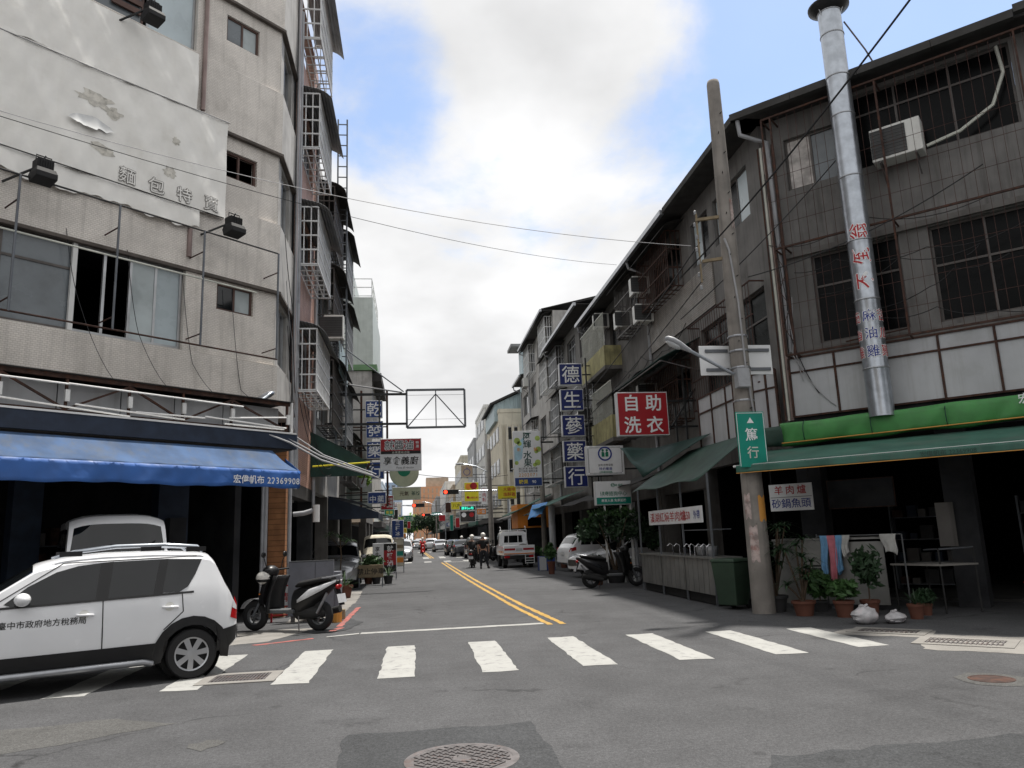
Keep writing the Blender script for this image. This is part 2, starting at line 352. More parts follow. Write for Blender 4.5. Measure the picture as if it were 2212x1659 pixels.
mat('sign_red', (.34, .008, .015), .4, var=.05); mat('sign_blue', (.007, .018, .13), .4, var=.08)
mat('sign_blue2', (.018, .05, .20), .45, var=.1); mat('sign_white', (.74, .75, .76), .45, var=.05, dirt=.15, dcol=(.5, .5, .48))
mat('sign_edge', (.6, .61, .62), .45, var=.08, dirt=.3, dcol=(.3, .3, .3)); mat('sign_green', (.0, .23, .17), .45, var=.1, dirt=.25, dcol=(.1, .2, .17))
mat('sign_yellow', (.68, .60, .03), .5, var=.08); mat('sign_orange', (.75, .25, .03), .5, var=.08)
mat('ink_black', (.012, .012, .012), .6, var=0); mat('ink_white', (.78, .79, .80), .5, var=0); mat('ink_red', (.42, .02, .025), .5, var=0)
mat('ink_blue', (.015, .035, .24), .5, var=0); mat('ink_green', (.005, .17, .09), .5, var=0); mat('ink_orange', (.6, .28, .06), .5, var=0); mat('ink_grey', (.10, .10, .105), .6, var=0)
mat('ink_dgreen', (.012, .06, .05), .5, var=0); mat('ink_yellow', (.75, .6, .05), .5, var=0); mat('ink_pale', (.55, .56, .5), .6, var=.1)
mat('rubber', (.015, .015, .016), .75, var=.15, bump=.2); mat('plastic_black', (.012, .012, .013), .4, var=.1); mat('plastic_grey', (.10, .105, .11), .5, var=.1)
mat('chrome', (.6, .6, .62), .15, .95, var=.05); mat('rim', (.55, .56, .58), .3, .8, var=.05)
mat('car_white', (.80, .81, .83), .22, var=.02, coat=.6); mat('car_silver', (.45, .46, .48), .25, .5, var=.03, coat=.5); mat('car_dark', (.03, .032, .036), .22, .2, var=.05, coat=.6)
mat('car_glass', (.006, .007, .008), .02, var=0, spec=.55); mat('tail_red', (.35, .008, .01), .2, var=.05); mat('lamp_clear', (.6, .62, .64), .12, var=.05); mat('lamp_orange', (.7, .2, .02), .25, var=.05)
mat('helmet_white', (.7, .68, .64), .3, var=.05); mat('red_cloth', (.5, .025, .03), .8, var=.12); mat('black_cloth', (.014, .014, .015), .85, var=.2); mat('dark_jeans', (.022, .024, .03), .85, var=.2); mat('skin', (.42, .25, .18), .6, var=.08)
mat('leaf_dark', (.016, .04, .015), .6, var=.4, vs=6); mat('leaf_mid', (.035, .085, .022), .6, var=.4, vs=6); mat('leaf_light', (.17, .30, .04), .6, var=.3, vs=6); mat('bark', (.09, .065, .045), .9, var=.3, vs=8, bump=.5)
mat('terracotta', (.13, .05, .032), .8, var=.2, dirt=.3); mat('pot_dark', (.04, .04, .042), .7, var=.2); mat('soil', (.05, .035, .025), .95, var=.3)
mat('wood_orange', (.30, .135, .055), .7, var=.2, vs=4, tile=(5, .12, .006, (.4, .4, .4), .1)); mat('wood', (.24, .19, .12), .8, var=.2, vs=5, dirt=.3)
mat('pole_conc', (.24, .22, .20), .9, var=.18, vs=2, streak=.5, dirt=.5, dcol=(.10, .095, .09), bump=.3, bs=40, dv=1.4)
mat('lamp_red_on', (1, .05, .02), .4, var=0, emit=2.2); mat('led_green', (.05, .9, .6), .4, var=0, emit=1.2)
mat('bin_green', (.03, .055, .035), .6, var=.15, dirt=.3); mat('stainless', (.22, .22, .21), .45, .4, var=.15, vs=3, dirt=.4, dcol=(.2, .19, .18))
mat('plastic_bag', (.46, .45, .46), .35, var=.2, vs=12, dirt=.3, dcol=(.5, .3, .3), dv=6); mat('towel_blue', (.16, .34, .55), .9, var=.12, vs=8); mat('towel_pink', (.55, .18, .22), .9, var=.12, vs=8); mat('towel_white', (.5, .5, .48), .9, var=.1, vs=8)
MT = MATS
# ------------------------------------------------------------------ ground
road = struct(MB().quad((-700, -150, 0), (700, -150, 0), (700, 1500, 0), (-700, 1500, 0)).obj('road', MT['asphalt']))
def rm(name, pts, m, z=.004, jit=None):                  # a painted sheet on the road, its outline slightly worn
    P = []; jit = jit or (.03 if 'asphalt' in m or m == 'concrete' else .014)
    n = len(pts)
    for i in range(n):
        a, b = V(pts[i]), V(pts[(i + 1) % n]); k = max(1, int((b - a).length / .16))
        for j in range(k):
            q = a.lerp(b, j / k); P.append((q.x + RN.uniform(-jit, jit), q.y + RN.uniform(-jit * 1.6, jit * 1.6), z))
    return MB().quad(*P).obj(name, MT[m], road)
for i in range(-4, 7):
    x = -1.71 + 1.235 * i; y0 = 9.66 if i < 6 else 9.85; y1 = 12.4 - max(0, i - 3) * .16
    rm('crosswalk_stripe', [(x, y0), (x + .44, y0 - .02), (x + .43, y1), (x + .01, y1)], 'road_white')
rm('stop_line', [(-1.0, 14.22), (2.28, 14.28), (2.28, 14.50), (-1.0, 14.44)], 'road_white')
rm('stop_line', [(-1.55, 14.0), (-1.03, 14.21), (-1.03, 14.34), (-1.55, 14.1)], 'road_white', .0085)
ly = [(2.36, 14.15), (2.18, 18.2), (2.05, 23.5), (1.93, 29), (1.80, 38), (1.62, 52)]
for dx in (0, .24):
    rm('centre_line', [(x + dx - .055, y) for x, y in ly] + [(x + dx + .055, y) for x, y in ly[::-1]], 'road_yellow')
for dx in (0, .2): rm('centre_line', [(1.1 + dx, 64), (1.2 + dx, 64), (.55 + dx, 110), (.45 + dx, 110)], 'road_yellow')
rm('kerb_line', [(-1.55, 15.6), (-1.43, 15.6), (-1.38, 19.8), (-1.48, 19.8)], 'road_red', .009)
rm('kerb_line', [(-1.62, 14.9), (-1.5, 14.85), (-1.38, 15.4), (-1.5, 15.45)], 'road_red', .009)
rm('kerb_line', [(-2.6, 13.4), (-1.75, 13.9), (-1.8, 14.0), (-2.7, 13.5)], 'road_red')
for y0 in (53.6, 63.5, 66.5):
    for k in range(8):
        x = -2.2 + 1.35 * k; rm('crosswalk_stripe', [(x, y0), (x + .5, y0), (x + .5, y0 + 2.2), (x, y0 + 2.2)], 'road_white')
for k in range(7): x = -2.6 + 1.35 * k; rm('crosswalk_stripe', [(x, 92), (x + .5, 92), (x + .5, 95), (x, 95)], 'road_white')
rm('stop_line', [(1.9, 52.2), (6.0, 52.2), (6.0, 52.6), (1.9, 52.6)], 'road_white')
# patches and covers
rm('asphalt_patch', [(-.55, 4.6), (.98, 4.6), (.99, 7.05), (-.62, 7.0)], 'asphalt_patch')
rm('asphalt_patch', [(1.9, 4.2), (5.4, 4.2), (4.4, 5.62), (2.45, 5.55)], 'asphalt_patch')
rm('asphalt_patch', [(-2.2, 14.5), (-1.3, 14.9), (-1.1, 16.2), (-1.5, 17.4)], 'asphalt_patch', .007)
rm('road_stain', [(-4.6, 6.6), (-3.2, 7.3), (-2.2, 7.9), (-2.9, 8.3), (-4.4, 8.0), (-5.4, 7.2)], 'asphalt_pale', .002)
rm('concrete_strip', [(-2.7, 16.6), (-1.7, 17.4), (-1.62, 21.8), (-1.75, 26), (-2.7, 26)], 'concrete', .0055)
rm('concrete_strip', [(-9.5, 9.9), (-9.5, 12.0), (-2.85, 15.6), (-1.9, 15.6), (-2.5, 13.9), (-5, 12.6)], 'concrete', .003)
def cover(name, label, x, y, r, mt, ring='iron'):
    t = thing(name, label, 'manhole cover', x, y)
    MB().lathe([(r * .94, -.02), (r * .94, .006), (r, .008), (r * 1.06, .006), (r * 1.06, -.02)], n=40, cap=False).obj('rim', MT[ring], t, smooth=40)
    MB().lathe([(.001, .0045), (r * .94, .0045)], n=40, cap=False).obj('plate', MT[mt], t)
    return t
t = cover('manhole_cover', 'round cast iron manhole cover with woven tread on dark asphalt patch', .31, 6.06, .40, 'iron')
stud = MB().box(-.032, .032, -.0085, .0085, .0045, .012)
k = 0; sm = None
for i in range(-8, 9):
    for j in range(-8, 9):
        x, y = i * .046, j * .046
        if .10 < math.hypot(x, y) < .345:
            w = WM[t.name] @ Matrix.Translation((x, y, 0)) @ Matrix.Rotation(rad(90 * ((i + j) % 2) + 45), 4, 'Z')
            if sm is None: sm = stud.obj('tread_bar', MT['iron'], t, w).data
            else: link('tread_bar', sm, None, t, w)
MB().lathe([(.07, .004), (.08, .012), (.085, .004)], n=24, cap=False).obj('boss', MT['iron'], t)
cover('manhole_cover', 'small rusty round cover in pale concrete ring on the right', 5.72, 7.5, .20, 'rusty', 'rusty')
rm('concrete_ring', [(5.72 + .34 * math.cos(a * .5236), 7.5 + .36 * math.sin(a * .5236)) for a in range(12)], 'asphalt_pale', .003)
def drain(label, x, y, w, h, deg, n):
    t = thing('storm_drain', label, 'drain', x, y, deg)
    fm = MB()
    for a in ((-w / 2 - .13, w / 2 + .13, -h / 2 - .13, -h / 2), (-w / 2 - .13, w / 2 + .13, h / 2, h / 2 + .13), (-w / 2 - .13, -w / 2, -h / 2, h / 2), (w / 2, w / 2 + .13, -h / 2, h / 2)): fm.box(*a, -.02, .012)
    fm.obj('concrete_frame', MT['concrete'], t); B(-w / 2, w / 2, -h / 2, h / 2, -.03, .002).obj('pit', MT['iron_dark'], t)
    for i in range(n):
        xx = -w / 2 + w * (i + .5) / n; B(xx - .009, xx + .009, -h / 2, h / 2, .003, .012).obj('grate_bar', MT['iron'], t)
    for yy in (-h / 4, h / 4): B(-w / 2, w / 2, yy - .012, yy + .012, .004, .0115).obj('grate_bar', MT['iron'], t)
drain('iron storm grate in concrete frame beside the white car rear wheel', -2.17, 10.28, .66, .5, 0, 16)
drain('iron storm grate in broken concrete frame at the right corner', 7.12, 9.72, .9, .5, -45, 16)
drain('storm grate in front of the tied plastic bags', 6.9, 11.05, .8, .35, -45, 12)
rm('concrete_strip', [(6.0, 11.1), (7.0, 10.25), (7.5, 10.8), (6.6, 11.6)], 'concrete', .003)
rm('concrete_strip', [(6.3, 9.4), (7.3, 8.5), (8.1, 9.8), (7.1, 10.6)], 'concrete', .0032)
rm('paint_ring', [(-1.75 + .15 * math.cos(a * .5236), 7.0 + .15 * math.sin(a * .5236)) for a in range(12)], 'asphalt_pale', .003)
for x0, x1, y0, y1, z in ((-30, -2.9, 17.6, 60, .10), (6.9, 34, 16.6, 60, .10)):
    pass
# ------------------------------------------------------------------ left corner building (cut corner facing the crossing)
FL = fr(-3, 17, 45); FS = fr(-3, 17, 90)
def shop(parent, F, u0, u1, y0, y1, h, mw='dark_wall', fl='concrete_dark'):
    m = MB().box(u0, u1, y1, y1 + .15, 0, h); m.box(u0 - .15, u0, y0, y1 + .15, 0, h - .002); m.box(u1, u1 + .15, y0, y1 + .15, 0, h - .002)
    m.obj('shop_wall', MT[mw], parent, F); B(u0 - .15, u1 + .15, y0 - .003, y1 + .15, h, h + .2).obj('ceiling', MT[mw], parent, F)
    B(u0 - .14, u1 + .14, y0, y1, -.05, .05).obj('shop_floor', MT[fl], parent, F)
def bx(name, m, parent, F, *a, **k): return B(*a).obj(name, MT[m], parent, F, **k)
cb_ = thing('corner_building', 'beige mosaic tiled corner building with torn banner and blue awning', 'building', -7, 17)
zones = [(5.45, 7.15), (8.75, 10.5), (12.05, 13.75)]
w = MB()
for a, b in ((4.5, 5.45), (7.15, 8.75), (10.5, 12.05), (13.75, 16.6)):
    wall(-14, 0, a, b, y=0, depth=.32, mb=w)
sm_ = [(-1.47, -.60, 6.47, 7.06), (-1.46, -.60, 9.5, 10.12), (-1.47, -.63, 12.76, 13.41)]
for (a, b), h in zip(zones, sm_): wall(-1.86, -.02, a - .003, b + .003, [h], y=.075, depth=.22, mb=w)
for a, b in zones: w.box(-2.2, -1.84, .012, .30, a + .001, b - .001)
w.obj('wall', MT['mosaic'], cb_, FL)
w2 = MB()
for a, b in ((4.5, 5.45), (7.15, 8.75), (10.5, 12.05), (13.75, 16.6)): wall(.004, 2.05, a, b, y=0, depth=.3, mb=w2)
for a, b in zones: wall(.02, 2.04, a - .003, b + .003, [(.45, 1.6, a + .15, b - .12)], y=.08, depth=.2, mb=w2)
w2.obj('wall', MT['cement'], cb_, FS)
for a, b in zones:
    bx('ledge', 'mosaic_trim', cb_, FL, -14, .03, -.035, .06, b - .05, b + .012); bx('ledge', 'mosaic_trim', cb_, FS, .0, 2.05, -.035, .07, b - .045, b + .01)
    window(cb_, FS, .45, 1.6, a + .15, b - .12, .16, 2, MT['alu'])
window(cb_, FL, *sm_[0], .13, 2, MT['brown_frame'], gms=[MT['glass'], MT['glass_frost']])
window(cb_, FL, *sm_[1], .13, 2, MT['brown_frame'], gap=(0, 1))
window(cb_, FL, *sm_[2], .13, 2, MT['brown_frame'], gms=[MT['glass_grey'], MT['glass_frost']])
# large window bands
bx('post', 'mosaic', cb_, FL, -9.2, -9.0, .02, .3, 5.45, 7.15)
window(cb_, FL, -5.48, -4.27, 5.47, 7.12, .12, 1, MT['alu_dark'], MT['glass_grey'], tr=6.62); window(cb_, FL, -7.3, -5.48, 5.47, 7.12, .12, 2, MT['alu_dark'], MT['glass_grey'])
window(cb_, FL, -9.0, -7.3, 5.47, 7.12, .12, 2, MT['alu_dark'], MT['glass_grey'])
window(cb_, FL, -4.27, -2.21, 5.47, 7.12, .12, 4, MT['alu'], gap=(0, 1), fw=.05, gms=[None, None, MT['glass_frost'], MT['glass_blue']])
bx('window_jamb', 'white_paint', cb_, FL, -4.33, -4.25, .05, .12, 5.47, 7.1)
window(cb_, FL, -3.25, -2.21, 12.07, 13.72, .12, 1, MT['alu'], MT['glass_blue']); window(cb_, FL, -4.6, -3.3, 12.07, 13.72, .14, 1, MT['brown_frame'], MT['glass_grey'])
for i in range(6): bx('louvre', 'brown_frame', cb_, FL, -3.95, -3.36, .09, .135, 12.3 + i * .2, 12.42 + i * .2)
window(cb_, FL, -9, -4.6, 12.07, 13.72, .12, 4, MT['alu'], MT['glass_grey']); window(cb_, FL, -9, -2.21, 8.77, 10.48, .12, 6, MT['alu'], MT['glass_grey'])
bx('inner_wall', 'shade_black', cb_, FL, -14, 1.5, 2.6, 2.7, 4.4, 16.4)  # black backing stands in for the darkness behind the windows
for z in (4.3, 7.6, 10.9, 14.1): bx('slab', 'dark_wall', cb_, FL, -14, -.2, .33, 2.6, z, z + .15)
bx('roof_slab', 'cement', cb_, FL, -14, 0, .0, 6, 16.6, 16.8)
bx('side_wall', 'dark_wall', cb_, FL, 1.32, 1.46, 1.5, 6, 0, 16.6)
shop(cb_, FL, -14, -.3, 1.0, 8, 3.95)
bx('pillar', 'navy', cb_, FL, -1.9, -1.25, 1.2, 1.5, .05, 3.95); bx('pillar', 'navy', cb_, FL, -4.4, -3.9, 1.6, 1.9, .05, 3.95); bx('pillar', 'navy', cb_, FL, -8.6, -8.1, .3, .7, 0, 4.4)
bx('beam', 'dark_wall', cb_, FL, -14, .0, .0, .35, 3.4, 4.5)
bx('wood_pillar', 'wood_orange', cb_, I4, -3.34, -2.96, 18.2, 18.6, 0, 3.9)
for p, r in (((-3.36, 18.0), .05), ((-2.86, 18.15), .045), ((-3.42, 17.95), .035)): MB().tube((*p, 0), (*p, 4.4), r).obj('pipe', MT['pvc_grey'], cb_, I4, smooth=60)
bx('meter_box', 'dark_wall', cb_, FL, -1.75, -1.4, 1.0, 1.19, 1.7, 2.2)
MB().tube((-2.03, -.05, 10.72), (-2.03, -.05, 16), .05).obj('downpipe', MT['pvc_brown'], cb_, FL, smooth=60)
MB().tube((-2.17, -.02, 7.4), (-2.17, -.02, 8.0), .05).obj('downpipe', MT['pvc_brown'], cb_, FL, smooth=60)
for x, y, r, z0, m in ((-2.95, 19.0, .05, 4.3, 'pvc_grey'), (-2.93, 18.86, .025, 4.6, 'pvc_brown'), (-2.92, 18.74, .018, 4.6, 'wire_pale')):
    MB().tube((x, y, z0), (x, y, 16.6), r).obj('downpipe', MT[m], cb_, I4, smooth=60)
# ---- torn banner
bn = thing('torn_banner', 'torn off-white banner sheet with peeling outlined characters on tiled facade', 'banner', *(FL @ V((-5, -.1, 0))).xy, 45, 8)
def cloth(u0, u1, z0, z1, y, nu=60, nv=16, amp=.03, rag=0., seed=0, sl=0):
    rr = random.Random(seed); ph = [rr.uniform(0, 6) for _ in range(8)]
    def fn(a, b):
        u = u0 + (u1 - u0) * a; z = z0 + (z1 - z0) * b + sl * a
        y_ = y - amp * (math.sin(u * 2.1 + ph[0]) * math.sin(z * 1.7 + ph[1]) * .6 + .35 * math.sin(u * 7 + z * 5 + ph[2]) + .12 * math.sin(u * 15 - z * 8 + ph[3] + 2 * math.sin(u * 1.3)) + .05 * math.sin(u * 31 + z * 17 + 4 * math.sin(z * 2 + u)))
        if rag: z += rag * (1 - b) * (math.sin(u * 3 + ph[4]) * .6 + math.sin(u * 9 + ph[5]) * .35 + math.sin(u * 23 + ph[6]) * .2)
        return (u, y_, z)
    CL['f'] = lambda u, z: fn((u - u0) / (u1 - u0), (z - z0) / (z1 - z0))[1]
    return MB().grid(nu, nv, fn)
CL = {}
cloth(-9.5, -1.44, 8.43, 10.66, -.075, 200, 50, .03, seed=3).obj('lower_sheet', MT['tarp_white'], bn, FL, smooth=180); lower_y = CL['f']
cloth(-9.5, -2.18, 10.60, 11.96, -.075, 180, 30, .03, .02, 5).obj('upper_sheet', MT['tarp_white'], bn, FL, smooth=180)
cloth(-9.5, -2.02, 8.02, 8.46, -.09, 160, 8, .03, .07, 8).obj('hanging_strip', MT['tarp_white'], bn, FL, smooth=180)
MB().path([(-9.5, -.1, 10.64), (-5.8, -.1, 10.56), (-4, -.1, 10.58), (-1.42, -.1, 10.66)], .012).obj('rope', MT['wire_pale'], bn, FL)
MB().path([(-9.5, -.13, 8.44), (-1.5, -.13, 8.42)], .012).obj('rope', MT['wire'], bn, FL)
def flap(u, z, w, h, seed, m='tarp_back', curl=.16):
    rr = random.Random(seed); n = 12; k = [rr.uniform(-.12, .12) for _ in range(n + 1)]
    def fn(a, b):
        i = min(n, int(a * n)); e = math.sin(a * math.pi) ** .6
        return (u + w * (a - .5) + k[i] * w * .2 * b, -.11 - curl * b * b * e - .02 * math.sin(a * 14), z + h * .5 * e - h * b * (e * (.8 + k[i])))
    MB().grid(n, 6, fn).obj('peeling_flap', MT[m], bn, FL, smooth=180)
flap(-4.25, 9.42, .8, .32, 1, curl=.05)
mat('stain', (.60, .575, .52), .9, var=.2, vs=9, dirt=.8, dcol=(.26, .25, .21), dv=11)
def blot(u, z, w, h, seed):
    rr = random.Random(seed); e = [rr.uniform(.5, 1) for _ in range(20)]
    def fn(a, b): i = int(round(a * 20)) % 20; uu, zz = u + w * math.cos(a * 6.283) * e[i] * max(b, .01), z + h * math.sin(a * 6.283) * e[i] * max(b, .01); return (uu, lower_y(uu, zz) - .004, zz)
    MB().grid(20, 5, fn).obj('mould_patch', MT['stain'], bn, FL, smooth=180)
blot(-4.2, 9.98, .42, .2, 1); blot(-3.85, 9.83, .2, .14, 2); blot(-2.68, 9.05, .17, .16, 3); blot(-4.0, 9.02, .32, .13, 4); blot(-2.6, 9.75, .1, .12, 6)
for i, ch in enumerate('麵包特賣'):
    u = -3.52 + i * .58
    for o_, m_, dy in ((.04, 'ink_faint', .010), (0, 'tarp_white', .018)):
        t = letters(ch, .38, 0, out=o_); t.v = [(u + p[0] * .9, lower_y(u + p[0] * .9, 8.66 + p[2] * .9) - dy + p[1], 8.66 + p[2] * .9) for p in t.v]; t.obj('lettering', mat('ink_faint', (.22, .21, .2), .8, var=.2) if o_ else MT['tarp_white'], bn, FL)
# ---- flood lamps on arms
def flood(label, u, z, y, big=1.):
    t = thing('flood_lamp', label, 'lamp', *(FL @ V((u, y, 0))).xy, 45, z, 'flood lamps over the banner'); k = big
    MB().bar((-.42 * k, -y - .02, -.18 * k), (-.1, 0, .02), .03).bar((-.1, 0, .02), (.02, -.02, .26 * k), .025).obj('arm', MT['black_metal'], t)
    h = MB().box(-.13 * k, .13 * k, -.1 * k, .12 * k, 0, .16 * k)
    for i in range(7): x = -.12 * k + i * .04 * k; h.box(x - .005, x + .005, -.115 * k, .135 * k, .01, .15 * k)
    h.obj('ballast_housing', MT['rubber'], t)
    MB().loft([[(-.15 * k, -.15 * k, -.01), (.15 * k, -.15 * k, -.01), (.15 * k, .14 * k, -.01), (-.15 * k, .14 * k, -.01)], [(-.17 * k, -.2 * k, -.1 * k), (.17 * k, -.2 * k, -.1 * k), (.17 * k, .16 * k, -.1 * k), (-.17 * k, .16 * k, -.1 * k)], [(-.17 * k, -.2 * k, -.2 * k), (.17 * k, -.2 * k, -.2 * k), (.17 * k, .1 * k, -.24 * k), (-.17 * k, .1 * k, -.24 * k)]]).obj('reflector_hood', MT['rubber'], t, bev=.012)
    B(-.15 * k, .15 * k, -.205 * k, -.202 * k, -.19 * k, -.11 * k).obj('lens', MT['rubber'], t)
    MB().path([(-.12 * k, 0, .15 * k), (-.12 * k, 0, .25 * k), (.12 * k, 0, .25 * k), (.12 * k, 0, .15 * k)], .012).obj('yoke', MT['black_metal'], t)
for lb, px, py in (('black flood lamp on arm at the left of the banner lower edge', 93, 368), ('black flood lamp on arm at the right end of the banner', 505, 487), ('black flood lamp above the banner under the blue pane', 330, 26)):
    u, z = on_frame(px, py, FL, -.55); flood(lb, u, z, -.55)
# ---- rod frame for a former sign
rf = thing('rod_sign_frame', 'rusty rod frame of a removed sign across the tiled wall and windows', 'sign frame', *(FL @ V((-3, -.5, 0))).xy, 45, 5.4)
for u in (-7.1, -5.45, -3.8, -2.12, -.38): MB().tube((u, -.5, 5.46), (u, -.5, 7.83), .022).obj('upright_rod', MT['steel_grey'], rf, FL)
for z, m, u1 in ((5.46, 'rusty', -.36), (7.83, 'wire', -.4), (6.82, 'ink_pale', -.9)): MB().tube((-9, -.5, z), (u1, -.5, z), .018).obj('cross_rod', MT[m], rf, FL)
for u in (-5.45, -3.8, -2.12, -.38):
    for z in (5.7, 7.4): MB().tube((u, -.5, z), (u - .02, .0, z - .02), .014).obj('bracket', MT['rusty'], rf, FL)
MB().tube((-.38, -.5, 7.83), (-.38, -.5, 5.46), .02).obj('end_rod', MT['wire_pale'], rf, FL)
# ---- truss signboard frame and fascia
ts = thing('truss_sign_frame', 'rusty steel truss of a stripped signboard with tube lamps above blue awning', 'sign frame', *(FL @ V((-3, -.8, 0))).xy, 45, 3.8)
for a, b in ((-9, -7.6), (-7.58, -6.15), (-6.13, -4.63), (-4.61, -3.58), (-3.56, -2.59), (-2.57, -1.59), (-1.57, -.3)): bx('backing_panel', 'white_panel', ts, FL, a, b, -.5, -.48, 3.84, 4.40)
bx('top_chord', 'rusty', ts, FL, -9, -.25, -.83, -.77, 4.41, 4.48); bx('bottom_chord', 'rusty', ts, FL, -9, -.25, -.83, -.77, 3.84, 3.89)
bx('cap_sheet', 'sheet_dark', ts, FL, -9, -.2, -.9, -.02, 4.482, 4.495)
us = [-7.6, -6.6, -5.58, -4.6, -3.57, -2.58, -1.58, -.3]
for u in us: MB().bar((u, -.8, 3.89), (u, -.8, 4.41), .04).obj('truss_post', MT['rusty'], ts, FL); bx('lamp_ballast', 'white_paint', ts, FL, u - .035, u + .035, -.87, -.82, 4.02, 4.22)
for i in range(len(us) - 1):
    a, b = (us[i], us[i + 1]) if i % 2 == 0 else (us[i + 1], us[i])
    MB().bar((a, -.8, 4.4), (b - (.0 if i % 2 else 0), -.8, 3.9), .035).obj('truss_brace', MT['rusty'], ts, FL)
for u0, u1, z0, z1 in ((-9, -4.6, 4.33, 4.30), (-4.62, -1.4, 4.31, 4.27), (-6.4, -3.6, 4.02, 3.86), (-4.5, -2.6, 3.98, 3.9), (-3.5, -2.2, 3.95, 3.97), (-2.2, -.4, 4.0, 3.93), (-1.7, -.4, 4.02, 4.15), (-1.8, -.45, 3.9, 3.9)):
    MB().tube((u0, -.92, z0), (u1, -.92, z1), .016).obj('tube_lamp', MT['white_paint'], ts, FL)
bx('fascia', 'navy', ts, FL, -9, -.22, -.98, -.93, 3.50, 3.80); bx('fascia_edge', 'white_paint', ts, FL, -9, -.2, -1.0, -.94, 3.803, 3.835)
bx('fascia', 'navy', ts, FL, -.225, -.17, -.98, .3, 3.50, 3.80); bx('end_post', 'white_paint', ts, FL, -.26, -.22, -.9, -.86, 3.85, 4.48); bx('fascia_soffit', 'sheet_dark', ts, FL, -9, -.24, -.92, .0, 3.48, 3.5)
MB().path([(-.9, -.95, 3.78), (-.4, -1.05, 3.62), (.35, -1.1, 3.3), (1.6, -1.3, 3.0), (1.9, -1.2, 2.95)], .02).path([(-.6, -.95, 3.8), (.4, -1.0, 3.4), (1.7, -1.2, 3.02)], .02).path([(-.3, -.9, 3.85), (.5, -1.0, 3.42), (1.8, -1.2, 3.05)], .015).obj('loose_conduit', MT['wire_pale'], ts, FL, smooth=60)
pg = thing('crumpled_cloth', 'grey crumpled cloth bundle lying on the truss end', 'cloth', *(FL @ V((-.55, -.5, 0))).xy, 45, 4.5)
MB().loft([[(-.1 + .12 * math.cos(a * .785) * r + x, .1 * math.sin(a * .785) * r, z + .03 * math.sin(a * 2.3 + x * 9)) for a in range(8)] for x, z, r in ((-.1, .0, 1.2), (-.05, .07, 1.0), (.05, .14, .85), (.16, .22, .6), (.2, .24, .35))]).obj('folded_cloth', MT['galv'], pg, smooth=180)
# ---- blue awning
aw = thing('blue_awning', 'faded blue canvas awning with phone number on its valance', 'awning', *(FL @ V((-3, -1.5, 0))).xy, 45, 2.7)
YA = -1.45
uR, zt = on_frame(648, 1018, FL, YA); _, zb = on_frame(652, 1055, FL, YA)
def awn(u0, u1, y0, z0, y1, z1, nu=50, nv=6, sag=.03, inset=0.):
    def fn(a, b): return (u0 + (u1 - u0) * a - inset * (1 - b) * (a > .999), y0 + (y1 - y0) * b, z0 + (z1 - z0) * b - sag * math.sin(b * math.pi) * (.6 + .4 * math.sin(a * 40)))
    return MB().grid(nu, nv, fn)
def slope(a, b):
    ue = -.75 + (uR + .75) * b; return (-9.5 + (ue + 9.5) * a, -.96 + (YA + .96) * b, 3.44 + (zt - 3.44) * b - .05 * math.sin(b * math.pi) * (.55 + .45 * abs(math.sin(a * 17))) - .008 * math.sin(a * 90) * b)
MB().grid(60, 8, slope).obj('canopy', MT['awning_blue_top'], aw, FL, smooth=180, solid=.006)
def val(a, b):
    u = -9.5 + (uR + 9.5) * a; return (u, YA - .01 - .022 * b * math.sin(u * 5) - .014 * math.sin(u * 13 + b * 4) * b - .006 * math.sin(u * 29 - b * 9), zt - (zt - zb) * b + .012 * b * math.sin(u * 2.7) + .008 * b * math.sin(u * 9))
MB().grid(110, 5, val).obj('valance', MT['awning_blue'], aw, FL, smooth=180, solid=.005)
def val2(a, b): return (uR + .003, YA + (.5) * a, zt + .30 * a - (zt - zb) * b * (1 - a * .6))
MB().grid(6, 4, val2).obj('side_valance', MT['awning_blue'], aw, FL, smooth=180, solid=.005)
MB().tube((-9.5, YA + .06, zt - .05), (uR + .03, YA + .06, zt - .05), .022).obj('front_bar', MT['steel_grey'], aw, FL)
for u in (-6, -3, -.4): MB().bar((u, -.6, 3.0), (u, YA + .03, zt - .03), .03).obj('folding_arm', MT['steel_grey'], aw, FL)
put_text(aw, '宏偉帆布', uR - 1.16, (zt + zb) / 2 - .03, .165, MT['ink_white'], YA - .035, FL, .014); put_text(aw, '22369908', uR - .40, (zt + zb) / 2 - .03, .17, MT['ink_white'], YA - .035, FL, .010, sp=1.1)
# ------------------------------------------------------------------ left street buildings
def ac_unit(label, parent, x, y, z, deg, w=.8, h=.6, d=.35, thing_=True, group='air conditioner units'):
    t = thing('air_conditioner', label, 'air conditioner', x, y, deg, z, group)
    B(-w / 2, w / 2, -d / 2, d / 2, 0, h).obj('casing', MT['ac_white'], t, bev=.015)
    c = -w * .14
    B(c - h * .46, c + h * .46, -d / 2 - .012, -d / 2 - .002, h * .08, h * .92).obj('fan_opening', MT['ac_dark'], t)
    g = MB()
    for i in range(9): zz = h * .1 + i * h * .1; g.box(c - h * .46, c + h * .46, -d / 2 - .02, -d / 2 - .013, zz, zz + .006)
    g.obj('fan_grille', MT['plastic_grey'], t)
    MB().bar((-w * .35, d / 2, -.02), (-w * .35, -d / 2, -.02), .03).bar((w * .35, d / 2, -.02), (w * .35, -d / 2, -.02), .03).bar((-w * .35, d / 2, -.35), (-w * .35, -d / 2, -.03), .025).bar((w * .35, d / 2, -.35), (w * .35, -d / 2, -.03), .025).obj('bracket', MT['iron'], t)
    return t
